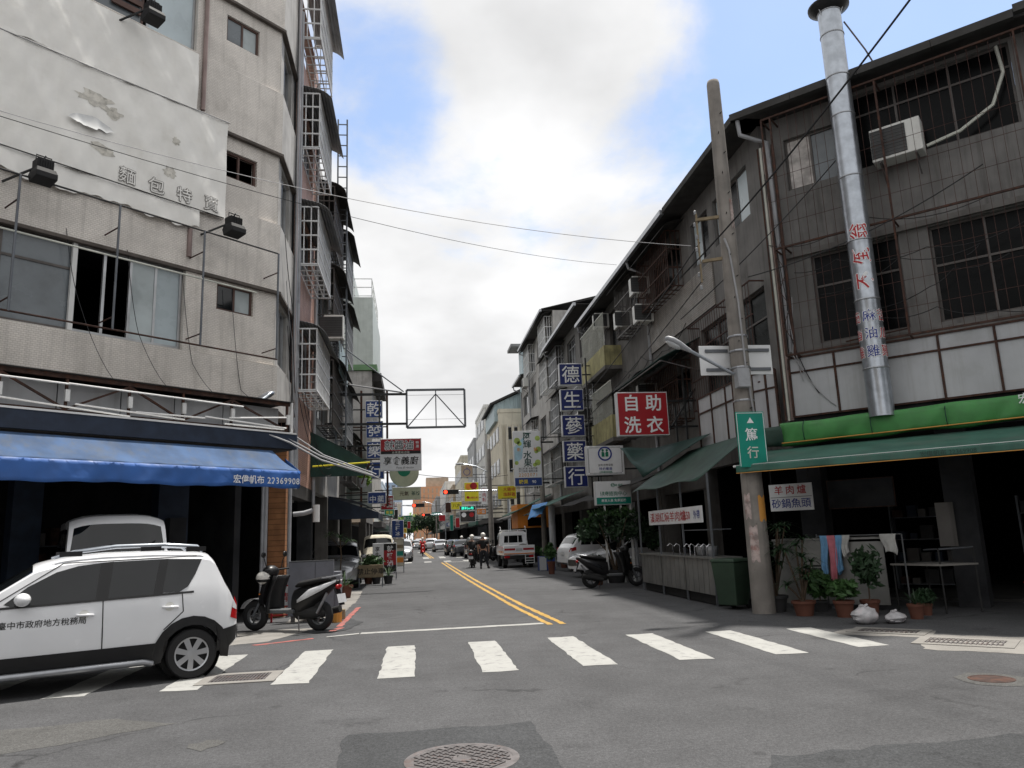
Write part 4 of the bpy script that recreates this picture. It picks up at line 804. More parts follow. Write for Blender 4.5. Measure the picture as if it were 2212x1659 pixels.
MB().tube((2.7, -.14, 1.05), (3.55, -.5, 1.1), .014).tube((3.55, -.5, 1.1), (3.08, -.96, 1.08), .014).obj('back_rail', MT['steel_grey'], t, FR)
# ------------------------------------------------------------------ right street buildings
def row(name, label, side, Y0, Y1, h, wm, floors, eave=0, nwin=2, arch=3.1, cg=None, off=0., wh=1.5, fm='alu', gm=None, roofm='sheet_dark', pil='cement_dk', Xw=None, seed=0, dark='shade_black'):
    X = Xw if Xw is not None else (8.1 if side > 0 else -3.0)
    F = fr(X, 0, -90 if side > 0 else 90); s = -1 if side > 0 else 1
    a, b = sorted((s * Y0, s * Y1)); t = thing(name, label, 'building', X + side * 3, (Y0 + Y1) / 2)
    rr = random.Random(seed); holes = []
    for z in floors:
        e = (b - a) / nwin
        for i in range(nwin): m = e * .16; holes.append((a + e * i + m, a + e * (i + 1) - m, z, z + wh))
    wall(a + .01, b - .01, arch, h, holes, depth=.25).obj('wall', MT[wm], t, F)
    for q in holes: window(t, F, *q, .1, 3 if q[1] - q[0] > 2 else 2, MT[fm], MT[gm] if gm else None, tr=(q[3] - .4) if rr.random() < .4 else 0)
    if cg:
        for q in holes:
            if rr.random() < .75: cage(t, F, q[0] - .1, q[1] + .1, q[2] - .25, q[3] + .15, .45, cg, roof=.3, rm_='sheet_dark', rows=3, step=.16)
    bx('inner_wall', 'shade_black', t, F, a + .02, b - .02, 1.5, 1.6, arch, h); bx('end_wall', wm, t, F, a + .012, a + .25, .25, 6, arch, h); bx('end_wall', wm, t, F, b - .25, b - .012, .25, 6, arch, h)
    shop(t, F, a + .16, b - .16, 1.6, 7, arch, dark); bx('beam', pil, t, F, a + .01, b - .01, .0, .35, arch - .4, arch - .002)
    n = max(1, round((b - a) / 4.5))
    for i in range(n + 1): x = a + .02 + (b - a - .44) * i / n; bx('pillar', pil, t, F, x, x + .4, .02, .45, 0, arch - .4)
    if eave:
        MB().prism([(a, -eave, h + .05), (b, -eave, h + .05), (b, 5, h + 1.4), (a, 5, h + 1.4)], (0, 0, .05)).obj('roof_sheet', MT[roofm], t, F)
        bx('gutter', 'steel', t, F, a, b, -eave - .1, -eave + .02, h - .08, h + .07); bx('soffit', 'sheet_dark', t, F, a, b, -eave + .03, .0, h - .02, h + .02)
        MB().path([(a + .2, -eave, h - .08), (a + .2, -eave + .05, h - .3), (a + .2, -.06, h - .5), (a + .2, -.06, arch)], .05, 8).obj('downpipe', MT['pvc_grey'], t, F, smooth=60)
    else: bx('roof_slab', wm, t, F, a, b, -.05, 6, h, h + .15)
    return t, F
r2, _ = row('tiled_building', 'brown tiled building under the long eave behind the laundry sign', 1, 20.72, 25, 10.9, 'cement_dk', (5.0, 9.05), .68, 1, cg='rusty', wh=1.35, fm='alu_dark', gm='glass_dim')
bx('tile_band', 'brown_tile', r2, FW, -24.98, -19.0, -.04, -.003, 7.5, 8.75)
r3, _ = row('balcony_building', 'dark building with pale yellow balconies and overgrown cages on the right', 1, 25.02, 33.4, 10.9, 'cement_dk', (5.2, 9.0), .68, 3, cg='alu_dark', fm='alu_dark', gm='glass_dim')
mat('balcony_yellow', (.36, .33, .16), .8, var=.2, streak=.6, dirt=.4)
for y0, y1, z0, z1 in ((28.0, 31.5, 5.1, 5.95), (28.6, 32.8, 8.0, 8.8)):
    bx('balcony_front', 'balcony_yellow', r3, I4, 7.4, 7.46, y0, y1, z0, z1); bx('balcony_floor', 'cement_dk', r3, I4, 7.4, 8.1, y0, y1, z0 - .15, z0 - .002); bx('balcony_side', 'balcony_yellow', r3, I4, 7.462, 8.098, y0, y0 + .06, z0, z1)
    m = MB()
    for i in range(int((y1 - y0) / .14)): m.box(7.42, 7.438, y0 + i * .14, y0 + i * .14 + .018, z1, z1 + 1.3)
    m.box(7.41, 7.45, y0, y1, z1 + 1.3, z1 + 1.34); m.obj('balcony_bars', MT['ink_pale'], r3, I4)
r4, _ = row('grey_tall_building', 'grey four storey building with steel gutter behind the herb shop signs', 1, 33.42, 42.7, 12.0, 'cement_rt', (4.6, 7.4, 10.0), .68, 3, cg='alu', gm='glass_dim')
r5, _ = row('pale_tall_building', 'pale building with highest roof and enclosed balconies on the right', 1, 42.72, 52.8, 14.5, 'cement', (4.6, 7.4, 10.2, 12.6), .68, 3, cg='white_bar', gm='glass_dim')
r6, _ = row('small_eave_building', 'small building with low eave before the second crossing on the right', 1, 52.82, 57, 12.7, 'cement', (4.6, 7.4, 10.2), .65, 1)
ds = thing('slatted_roof_awning', 'dark green corrugated sheet awning above the laundry sign', 'awning', 7.5, 22.5, 0, 6)
for i in range(7):
    z0 = 6.95; y0 = 20.4 + i * .68
    MB().prism([(8.1, y0, z0), (8.1, y0 + .6, z0), (6.85, y0 + .6, z0 - .62), (6.85, y0, z0 - .62)], (0, 0, .02)).obj('sheet', MT['tarp_dkgreen'], ds, I4)
MB().bar((6.9, 20.4, 6.28), (6.9, 25.1, 6.28), .04).bar((8.05, 20.5, 6.0), (6.95, 20.5, 6.3), .03).bar((8.05, 25, 6.0), (6.95, 25, 6.3), .03).obj('frame', MT['iron'], ds, I4)
acs = [('upper of two wall air conditioners under the long right eave', 7.75, 24.6, 9.55), ('lower of two wall air conditioners under the long right eave', 7.75, 24.4, 8.5), ('air conditioner beside the yellow balcony rail on the right', 7.75, 26.9, 9.0), ('air conditioner below the green sheet awning on the right', 7.75, 24.6, 5.8), ('air conditioner low on the dark balcony building wall', 7.75, 32.2, 4.3), ('air conditioner high on the dark balcony building wall', 7.75, 30.2, 9.9), ('air conditioner on the grey tall building below the gutter', 7.75, 36.5, 9.2), ('air conditioner behind the stacked blue herb signs', 7.75, 34.2, 6.6), ('air conditioner boxed on the pale tall building corner', 7.6, 51.6, 11.6)]
for l, x, y, z in acs: ac_unit(l, None, x, y, z, -90 + 0, .85, .62, .36) if y > 40 else ac_unit(l, None, x, y, z, 0, .6, .62, .5)
# ---- signs that stand out from the facades
def sign(name, label, rect, Y, face, texts=(), d=.22, wallX=None, edge='sign_edge', bord=.03, cat='sign', group=None, arms=(.2, .8)):
    a, b = spot(rect[0], rect[3], Y=Y), spot(rect[2], rect[1], Y=Y); cx, cz = (a.x + b.x) / 2, (a.z + b.z) / 2; w, h = b.x - a.x, b.z - a.z
    t = thing(name, label, cat, cx, Y, 0, a.z, group); W = fr(cx, Y, 0, cz)
    B(-w / 2, w / 2, 0, d, -h / 2, h / 2).obj('box', MT[edge], t, W, bev=.01)
    if face: B(-w / 2 + bord, w / 2 - bord, -.008, -.001, -h / 2 + bord, h / 2 - bord).obj('face', MT[face], t, W)
    for q in texts:
        body, fx, fz, fs, m = q[:5]; k = q[5] if len(q) > 5 else {}
        put_text(t, body, fx * w, fz * h, fs * h, MT[m], -.014, W, **{'bold': .008, **k})
    if wallX is not None:
        for f in arms: z = -h / 2 + h * f; x1 = wallX - cx; MB().bar((math.copysign(w / 2 - .02, x1), d / 2, z), (x1, d / 2, z), .05).obj('arm', MT['black_metal'], t, W)
    return t, W, w, h
for i, ch in enumerate('德生蔘藥行'):
    y0 = 785 + i * 55.3; x0 = 1209 + i * 3.2
    sign('herb_shop_sign', ['topmost', 'second from top', 'middle', 'second from bottom', 'lowest'][i] + ' of the five blue box signs stacked on the right', (x0, y0, x0 + 47, y0 + 47), 31, 'sign_blue', [(ch, 0, 0, .84, 'ink_white', {'bold': .007})], .25, 8.1, group='stacked blue herb shop signs', arms=(.5,))
t = thing('sign_column_frame', 'black steel post frame carrying the stacked blue signs on the right', 'sign frame', 7.35, 31.15, 0, 3)
for x in (7.22, 7.5): MB().bar((x, 31.2, 3.0), (x, 31.2, 8.9), .06).obj('post', MT['black_metal'], t, I4)
for i in range(8): MB().bar((7.22, 31.2, 3.3 + i * .75), (8.1, 31.2, 3.3 + i * .75), .04).obj('rung', MT['black_metal'], t, I4)
ls, W, w, h = sign('laundry_sign', 'red box sign with four white characters for self-service laundry', (1337, 846, 1440, 942), 21, 'sign_red', [('自', -.22, .25, .40, 'ink_white', {'bold': .016}), ('助', .22, .25, .40, 'ink_white', {'bold': .016}), ('洗', -.22, -.25, .40, 'ink_white', {'bold': .016}), ('衣', .22, -.25, .40, 'ink_white', {'bold': .016})], .25, 8.1)
MB().bar((w / 2, .12, -h / 2 + .1), (1.65, .12, h / 2 + .1), .04).bar((1.3, .12, -1.0), (1.3, .12, 1.4), .05).bar((1.0, .12, -1), (1.0, .12, .2), .05).obj('stay', MT['black_metal'], ls, W)
hs, W, w, h = sign('health_insurance_sign', 'square white box sign with round green people emblem', (1268, 962, 1346, 1027), 25, 'sign_white', [('全民健康保險', 0, -.16, .085, 'ink_grey', {'sp': 1.1}), ('特約藥局', 0, -.29, .11, 'ink_blue', {'sp': 1.15}), ('健保藥師服務', 0, -.40, .075, 'ink_green')], .2, 8.1)
MB().lathe([(.19, 0), (.19, .006), (.24, .006), (.24, 0)], (0, -.02, .22), 28, 'y', cap=False).obj('emblem_ring', MT['ink_blue'], hs, W)
for sx_ in (-1, 1): MB().prism([(sx_ * .015, -.016, .12), (sx_ * .115, -.016, .12), (sx_ * .115, -.016, .27), (sx_ * .06, -.016, .30), (sx_ * .015, -.016, .24)], (0, -.004, 0)).lathe([(.001, 0), (.04, 0), (.04, -.004)], (sx_ * .07, -.016, .335), 12, 'y').obj('emblem_figure', MT['ink_green'], hs, W)
bd = MB()
for i in range(26):
    f = -.5 + (i + .5) / 26
    for sg in (-1, 1): bd.box(f * w * .84 - .008, f * w * .84 + .008, -.012, -.009, sg * h * .44 - .02, sg * h * .44 + .02); bd.box(sg * w * .44 - .02, sg * w * .44 + .02, -.012, -.009, f * h * .84 - .008, f * h * .84 + .008)
bd.obj('key_pattern', MT['ink_grey'], hs, W)
gs, W, w, h = sign('health_centre_sign', 'white and green box sign on post below the emblem sign', (1287, 1038, 1362, 1092), 24.5, 'sign_white', [('健康諮詢中心', 0, -.02, .21, 'ink_green', {'sxz': (.92, 1)}), ('營養師 藥師', .1, .33, .10, 'ink_green')], .2, None)
B(-w / 2 + .04, w / 2 - .03, -.013, -.009, -h / 2 + .03, -h * .18).obj('green_band', MT['sign_green'], gs, W); put_text(gs, '專業人員 免費服務', 0, -.31 * h, .13 * h, MT['ink_white'], -.018, W)
MB().lathe([(.07, 0), (.07, -.004), (.055, -.004), (.055, 0)], (.0, -.014, .33 * h), 6, 'y', cap=False).obj('hexagon_mark', MT['ink_green'], gs, W)
for x in (-w * .25, w * .2, w * .46): B(x - .03, x + .03, .06, .12, -3.3, -h / 2).obj('post', MT['white_paint'], gs, W)
MB().lathe([(.06, 0), (.06, 3.0)], (w / 2 + .1, .2, -3.3), 10).obj('post', MT['pvc_grey'], gs, W, smooth=60)
fs, W, w, h = sign('fruit_shop_sign', 'tall pale sign of a fruit shop with grapes on the right', (1112, 930, 1167, 1051), 38, 'sign_white', [('阿', 0, .40, .155, 'ink_dgreen', {'bold': .016}), ('輝', 0, .255, .155, 'ink_dgreen', {'bold': .01}), ('水', 0, .06, .16, 'ink_dgreen', {'bold': .016}), ('果', 0, -.085, .155, 'ink_dgreen', {'bold': .012}), ('新', -.3, .16, .075, 'ink_orange', {}), ('鮮', .3, .16, .075, 'ink_orange', {}), ('進口蘋果 水梨葡萄\n手工餅乾 當季水果', 0, -.185, .042, 'ink_grey', {'bold': .01}), ('2202071', 0, -.295, .085, 'ink_orange', {'sp': 1.2})], .18, 8.1, arms=(.12, .88))
mat('grape', (.38, .50, .12), .4, var=.3); mat('grape_bg', (.42, .62, .72), .5, var=.15)
for x, z, r in ((-.36, .32, .16), (-.28, .27, .12), (.38, .36, .13), (.40, .16, .14), (.32, .12, .1), (.36, -.08, .15), (.25, -.12, .1), (-.4, -.08, .1)): MB().lathe([(.001, 0), (r, 0)], (x * w, -.0095, z * h), 14, 'y', cap=False).obj('fruit_print', MT['grape'], fs, W)
MB().quad((-w * .47, -.009, -.1 * h), (-w * .2, -.009, .0), (-w * .1, -.009, .4 * h), (-w * .47, -.009, .2 * h)).obj('sky_print', MT['grape_bg'], fs, W)
B(-w / 2 + .03, w / 2 - .03, -.012, -.009, -h / 2 + .03, -h * .35).obj('price_band', MT['sign_blue2'], fs, W); put_text(fs, '糖果', -.18 * w, -.42 * h, .085 * h, MT['ink_yellow'], -.016, W); put_text(fs, '90', .2 * w, -.42 * h, .075 * h, MT['ink_white'], -.016, W)
sign('fried_chicken_sign', 'yellow sign with dark red characters beyond the fruit shop sign', (1075, 1048, 1115, 1079), 50, 'sign_yellow', [('大雞排', .12, .22, .30, 'ink_red', {}), ('塩酥雞', .12, -.14, .30, 'ink_red', {}), ('炸物飲料 現點現做', 0, -.42, .10, 'ink_grey', {})], .15, 8.1)
# left side
for i, ch in enumerate('乾發藥行'):
    y0 = 865 + i * 44; x0 = 789 + i * 1.3
    sign('herb_shop_sign', ['topmost', 'second', 'third', 'lowest'][i] + ' of the four blue box signs stacked on the left', (x0, y0, x0 + 37, y0 + 38), 33, 'sign_blue2', [(ch, 0, 0, .85, 'ink_white', {'bold': .007})], .2, -3, group='stacked blue herb shop signs on the left', arms=(.5,))
t = thing('rusty_sign_post', 'rusty post frame behind the stacked blue signs on the left', 'sign frame', -2.2, 33.2, 0, 3)
for x in (-2.3, -1.2): MB().bar((x, 33.25, 3.0), (x, 33.25, 8.0), .09).obj('post', MT['rusty'], t, I4)
for z in (3.6, 5.0, 6.4, 7.8): MB().bar((-3, 33.25, z), (-1.2, 33.25, z), .05).obj('rung', MT['rusty'], t, I4)
t = thing('empty_sign_frame', 'empty black steel sign frame on long arms over the street', 'sign frame', .7, 26, 0, 5)
a, b = spot(879, 924, Y=26), spot(1003, 841, Y=26); x0, x1, z0, z1 = a.x, b.x, a.z, b.z; xm = (x0 + x1) / 2
for p, q in (((x0, z0), (x1, z0)), ((x0, z1), (x1, z1)), ((x0, z0), (x0, z1)), ((x1, z0), (x1, z1))): MB().bar((p[0], 26, p[1]), (q[0], 26, q[1]), .07, .07).obj('frame_bar', MT['steel_grey'], t, I4)
for p, q in (((xm, z0), (xm, z1)), ((x0, z0), (xm, z1 - .15)), ((x1, z0), (xm, z1 - .15))): MB().bar((p[0], 26, p[1]), (q[0], 26, q[1]), .035).obj('brace', MT['steel_grey'], t, I4)
for z in (z1 - .18, z0 + .28): MB().tube((x0, 26, z), (x1, 26, z), .006).obj('tie_wire', MT['wire_pale'], t, I4)
for z in (z1 - .14, z0 + .14): MB().bar((-3, 26, z + .02), (x0, 26, z), .09, .07).obj('arm', MT['black_metal'], t, I4)
MB().bar((-1.2, 26, z0 + .14), (-1.2, 26, z1 - .14), .05).obj('arm_post', MT['black_metal'], t, I4)
MB().tube((-2.4, 26.2, z1 + 1.55), (x0 - .1, 26, z1 - .05), .022).obj('guy_rod', MT['steel_grey'], t, I4); MB().tube((-3, 26, z1 + .35), (x0 - .15, 26, z1 - .08), .025).obj('guy_rod', MT['wire_pale'], t, I4)
js, W, w, h = sign('eatery_sign', 'red and white box sign with brush characters over the left pavement', (821, 946, 910, 1018), 30, 'sign_white', [('享食義廚', 0, -.19, .27, 'ink_black', {'ital': .1, 'bold': .01}), ('Pasta & risotto', .1, -.40, .09, 'ink_grey', {'bold': 0, 'ital': .25})], .15, -3, edge='ink_white')
B(-w / 2 + .03, w / 2 - .03, -.014, -.009, .02 * h, h / 2 - .03).obj('red_band', MT['sign_red'], js, W); B(-w / 2 + .03, w / 2 - .03, -.017, -.0145, .02 * h, .11 * h).obj('black_band', MT['ink_black'], js, W)
for bo, m, y in ((.06, 'ink_white', -.018), (0, 'ink_black', -.026)): put_text(js, '就醬滷', -.04 * w, .29 * h, .30 * h, MT[m], y, W, 0, ital=.08, out=bo)
put_text(js, '台東道地滷味', 0, .065 * h, .08 * h, MT['ink_pale'], -.024, W, .01, sp=1.3); put_text(js, '特選', .4 * w, .36 * h, .10 * h, MT['ink_white'], -.024, W, .01, vert=True)
p = spot(873, 1020, Y=36); t = thing('round_sign', 'round plain pale green disc sign hanging below the brush character sign', 'sign', p.x, 36, 0, p.z)
MB().lathe([(.001, 0), (.66, 0), (.68, .04), (.68, .1), (.66, .14), (.001, .14)], (0, 0, 0), 36, 'y').obj('disc', mat('disc_green', (.42, .44, .32), .6, var=.1), t, smooth=40); MB().lathe([(.001, 0), (.30, 0)], (0, -.004, .1), 20, 'y', cap=False).obj('green_print', MT['ink_green'], t); MB().bar((-.5, .07, 0), (-3 - p.x, .07, 0), .05).obj('arm', MT['black_metal'], t)
sign('tea_house_sign', 'pale green sign of a tea house with brown roundels on the left', (847, 1051, 909, 1081), 40, 'disc_green', [('元氣', -.08, 0, .36, 'rusty', {}), ('茶坊', .32, 0, .34, 'ink_dgreen', {})], .15, -3)
sign('herbal_medicine_sign', 'blue sign with two white characters for herbal medicine', (794, 1062, 834, 1089), 31, 'sign_blue2', [('中藥', 0, -.1, .62, 'ink_white', {'sp': 1.15})], .15, -3)
sign('red_shop_sign', 'red shop sign with rows of white characters beside the blue one', (822, 1070, 850, 1102), 36, 'sign_red', [('宴席\n外燴\n辦桌', .2, .25, .22, 'ink_white', {}), ('司', -.3, -.1, .34, 'ink_white', {})], .15, -3)
# ------------------------------------------------------------------ left street row further on and the far street
def sx(Y): return -.02 * max(0, Y - 30)                  # the street drifts left with distance
row('shop_house', 'grey shop house with blind windows between clad building and second crossing', -1, 31.05, 37.3, 7.2, 'cement_dk', (4.2,), 0, 2, cg='alu_dark')
row('beige_shop_house', 'low beige shop house before the second crossing on the left', -1, 47.6, 55, 9.0, 'cement', (4.2, 6.6), 0, 2)
mat('wall_cream', (.58, .54, .44), .85, var=.1, vs=.6, streak=.35); mat('wall_tan', (.45, .36, .27), .85, var=.1, vs=.6, streak=.3); mat('wall_salmon', (.62, .33, .19), .85, var=.08, vs=.4); mat('wall_pale', (.60, .60, .58), .85, var=.1, vs=.6, streak=.4); mat('wall_grey2', (.38, .39, .40), .85, var=.1, vs=.6, streak=.4); mat('wall_blue', (.40, .46, .52), .8, var=.1, vs=.6); mat('haze_blue', (.35, .45, .58), .9, var=.1)  # haze_blue has distance haze mixed into its colour
far = [(1, 68, 80, 12.5, 'wall_cream', 'cream building with vertical ribs beyond the second crossing'), (1, 80.1, 92, 15, 'wall_pale', 'pale narrow building right of the hanging traffic light'), (1, 92.1, 104, 13, 'wall_grey2', 'grey low building beyond the pale one on the right'), (1, 112, 130, 13, 'wall_cream', 'cream block past the third crossing on the right'), (1, 130.1, 150, 10, 'wall_tan', 'tan block past the third crossing on the right'), (1, 150.1, 185, 12, 'wall_pale', 'pale distant block on the right side'), (1, 185.1, 240, 11, 'wall_grey2', 'grey distant block on the right side'),
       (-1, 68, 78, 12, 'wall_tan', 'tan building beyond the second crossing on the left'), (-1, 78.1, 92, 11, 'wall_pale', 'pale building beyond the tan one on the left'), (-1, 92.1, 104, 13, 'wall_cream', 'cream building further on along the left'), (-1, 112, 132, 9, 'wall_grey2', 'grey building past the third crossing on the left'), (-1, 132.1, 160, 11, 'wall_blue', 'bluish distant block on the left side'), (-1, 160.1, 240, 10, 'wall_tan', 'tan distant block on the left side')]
for sd_, y0, y1, h, m, lb in far:
    X = (8.1 if sd_ > 0 else -3.0) + sx((y0 + y1) / 2)
    t = thing('street_block', lb, 'building', X + sd_ * 4, (y0 + y1) / 2); F = fr(X, 0, -90 if sd_ > 0 else 90); s = -1 if sd_ > 0 else 1; a, b = sorted((s * y0, s * y1))
    B(a, b, .3, 12, 3.2, h).obj('wall', MT[m], t, F); B(a, b, 2.5, 12, 0, 3.2 - .002).obj('shop_front', MT['dark_wall'], t, F); B(a - .05, b + .05, .25, 12.05, h + .002, h + .35).obj('parapet', MT[m], t, F)
    n = max(2, int((b - a) / 3)); e = (b - a) / n
    for k in range(int((h - 3.4) / 2.9)):
        for i in range(n): z = 4.2 + k * 2.9; wn_ = B(a + e * i + .5, a + e * (i + 1) - .5, .24, .32, z, z + 1.3).obj('window', MT['alu'], t, F); B(a + e * i + .57, a + e * (i + 1) - .57, .22, .238, z + .07, z + 1.23).obj('pane', MT['glass_grey'], wn_, F)
    # end wall towards the viewer gets windows too
    Fe = fr(X, y0, 0)
    for k in range(int((h - 3.4) / 2.9)):
        x = 1.6 * sd_; z = 4.2 + k * 2.9; wn_ = B(x - .6, x + .6, -.03, .02, z, z + 1.2).obj('window', MT['alu'], t, Fe); B(x - .53, x + .53, -.05, -.031, z + .07, z + 1.13).obj('pane', MT['glass'], wn_, Fe)
    B(a, b, -.9, .29, 2.75, 3.19).obj('canopy', MT[RN.choice(['tarp_dkgreen', 'sheet_dark', 'sheet_grey', 'awning_green'])], t, F)
# ribbed cream building details, tanks, blue-green penthouse
t = thing('rooftop_shed', 'blue green sheet metal rooftop shed with sloping roof on the right', 'shed', 10, 70, 0, 11.8)
MB().prism([(7.2, 69, 11.86), (7.2, 69, 13.4), (13, 69, 16), (13, 69, 11.86)], (0, 9, 0)).obj('wall', MT['sheet_blue'], t, I4); MB().prism([(6.8, 68.6, 13.3), (13, 68.6, 16.1), (13, 68.6, 16.3), (6.8, 68.6, 13.5)], (0, 9.6, 0)).obj('roof', MT['sheet_dark'], t, I4); bx('tower', 'sheet_blue', t, I4, 9.6, 13, 66.5, 68.5, 11, 18.2); bx('tower_roof', 'sheet_grey', t, I4, 8.6, 13.5, 66.2, 68.9, 18.2, 18.45)
for i in range(9): bx('rib', 'wall_cream', thing('rib_wall', 'row of vertical concrete ribs on the cream building end', 'wall ribs', 9.5, 67.7) if i == 0 else bpy.data.objects['rib_wall'], I4, 7.5 + i * .55, 7.72 + i * .55, 67.75, 67.98, 3.3, 11.4)
for i, lb in enumerate(('left stainless water tank on the rooftop stand', 'right stainless water tank on the rooftop stand')):
    p = spot(1052 + i * 20, 893, Y=90); t = thing('water_tank', lb, 'water tank', p.x, 90, 0, p.z - .9, 'rooftop water tanks')
    MB().lathe([(.45, 0), (.5, .05), (.5, 1.5), (.3, 1.75), (.02, 1.8)], n=16).obj('tank', MT['steel'], t, smooth=60)
    for a in (.8, 2.4, 3.9, 5.5): MB().bar((.45 * math.cos(a), .45 * math.sin(a), 0), (.5 * math.cos(a), .5 * math.sin(a), -(p.z - .9) + 12), .06).obj('stand_leg', MT['iron'], t)
# tall salmon block at the bend, towers on the skyline
t = thing('salmon_tower_block', 'tall salmon apartment block closing the view down the street', 'building', 7, 385)
bx('wall', 'wall_salmon', t, I4, -1.6, 14.5, 380, 400, 0, 26.5); bx('stair_head', 'wall_tan', t, I4, 5, 16, 382, 396, 26.5, 31)
for k in range(8):
    for i in range(7): bx('window', 'wall_tan', t, I4, -.6 + i * 2.1, .0 + i * 2.1, 379.9, 379.99, 2.4 + k * 3, 4.6 + k * 3)
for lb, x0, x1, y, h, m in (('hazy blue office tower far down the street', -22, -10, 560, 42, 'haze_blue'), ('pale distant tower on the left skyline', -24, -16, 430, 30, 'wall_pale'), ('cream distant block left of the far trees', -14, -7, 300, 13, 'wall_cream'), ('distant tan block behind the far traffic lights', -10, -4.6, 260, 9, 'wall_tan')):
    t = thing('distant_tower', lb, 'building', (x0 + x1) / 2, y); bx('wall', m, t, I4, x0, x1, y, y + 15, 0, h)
    for k in range(int(h / 4)):
        for i in range(3): e = (x1 - x0) / 3; bx('window', 'glass_grey', t, I4, x0 + e * i + e * .2, x0 + e * (i + 1) - e * .2, y - .1, y - .01, 2 + k * 4, 4 + k * 4)
# ---- far signs
for nm, lb, rc, Y, fc, tx in (('yellow_heart_sign', 'tall yellow sign with orange and red heart mark', (1003, 1041, 1034, 1084), 62, 'sign_yellow', [('台灣彩券', .1, -.3, .12, 'ink_red', {})]),
        ('oval_emblem_sign', 'tan sign with a blue oval mark on the pale building', (996, 1004, 1021, 1031), 79, 'wall_tan', [('2', 0, .25, .3, 'ink_blue', {})]),
        ('yellow_brush_sign', 'yellow sign with black brush characters behind the traffic light', (974, 1083, 998, 1101), 75, 'sign_yellow', [('八方', 0, 0, .5, 'ink_black', {})]),
        ('led_sign', 'black sign with scrolling green lit characters', (993, 1092, 1027, 1103), 66, 'ink_black', [('勝利vs布', 0, 0, .72, 'led_green', {'bold': .0})]),
        ('shop_board', 'grey board with two round marks under the lit sign', (994, 1103, 1027, 1128), 66.2, 'sheet_dark', []),
        ('red_far_sign', 'small dark red sign beside the far lamp post', (948, 1112, 962, 1126), 110, 'sign_red', []),
        ('green_road_sign', 'small green road name sign on far mast arm', (932, 1106, 951, 1114), 120, 'sign_green', []),
        ('green_banner_sign', 'green hanging banner sign over the far left pavement', (872, 1113, 892, 1126), 90, 'ink_green', [('茶之道', 0, 0, .6, 'ink_pale', {})]),
        ('dark_back_sign', 'dark blank back of a sign on the far left', (848, 1100, 860, 1122), 62, 'ink_black', []),
        ('yellow_far_sign', 'yellow sign near the far left trees', (863, 1140, 879, 1152), 95, 'sign_yellow', [('大吉', 0, 0, .6, 'ink_red', {})]),
        ('orange_far_sign', 'orange sign low on the far left', (866, 1152, 877, 1162), 88, 'sign_orange', []),
        ('red_pillar_sign', 'red vertical sign board on the far right arcade', (984, 1118, 993, 1140), 74, 'sign_red', []),
        ('teal_pillar_sign', 'teal vertical sign on the far right arcade', (972, 1112, 979, 1146), 82, 'sign_green', []),
        ('white_far_sign', 'white sign with red characters left of the far traffic lights', (852, 1084, 868, 1098), 74, 'sign_white', [('小吃', 0, 0, .6, 'ink_red', {})]),
        ('blue_far_sign', 'small blue sign above the far right arcade', (964, 1128, 975, 1138), 95, 'sign_blue2', [('藥', 0, 0, .7, 'ink_white', {})]),
        ('orange_right_sign', 'orange sign above the far right arcade', (1030, 1098, 1050, 1112), 60, 'sign_orange', [('便當', 0, 0, .6, 'ink_white', {})]),
        ('white_right_sign', 'white vertical sign near the tall leaning pole', (1040, 1052, 1052, 1090), 61, 'sign_white', [('牛肉麵', 0, .32, .24, 'ink_red', {'vert': True})]),
        ('green_left_sign', 'green shop sign with yellow edge behind the red shop sign', (830, 1100, 852, 1114), 44, 'sign_green', [('青果', 0, 0, .6, 'ink_yellow', {})]),
        ('cream_left_sign', 'cream vertical sign beyond the tea house sign', (858, 1088, 866, 1112), 68, 'wall_cream', []),
        ('red_left_sign', 'red vertical sign far down the left pavement', (880, 1126, 887, 1142), 105, 'sign_red', []),
        ('maroon_sign', 'maroon sign behind the yellow brush sign', (962, 1085, 975, 1108), 80, 'rusty', [])):
    t, W, w, h = sign(nm, lb, rc, Y, fc, tx, .15, (8.1 if rc[0] > 920 else -3) + sx(Y) if nm not in ('green_road_sign',) else None)
    if nm == 'yellow_heart_sign':
        for x, z, r, m in ((-.2, .28, .2, 'sign_orange'), (.15, .3, .24, 'sign_red'), (-.25, -.28, .09, 'sign_red')): MB().lathe([(.001, 0), (r * w, 0)], (x * w, -.012, z * h), 16, 'y', cap=False).obj('round_print', MT[m], t, W)
    if nm == 'shop_board':
        for x, m in ((-.25, 'ink_white'), (.25, 'ink_red')): MB().lathe([(.001, 0), (.2, 0)], (x * w, -.014, .15 * h), 16, 'y', cap=False).obj('round_print', MT[m], t, W)
    if nm == 'oval_emblem_sign': MB().lathe([(.3, 0), (.36, 0)], (0, -.012, -.1), 20, 'y', cap=False).obj('oval_ring', MT['ink_blue'], t, W)
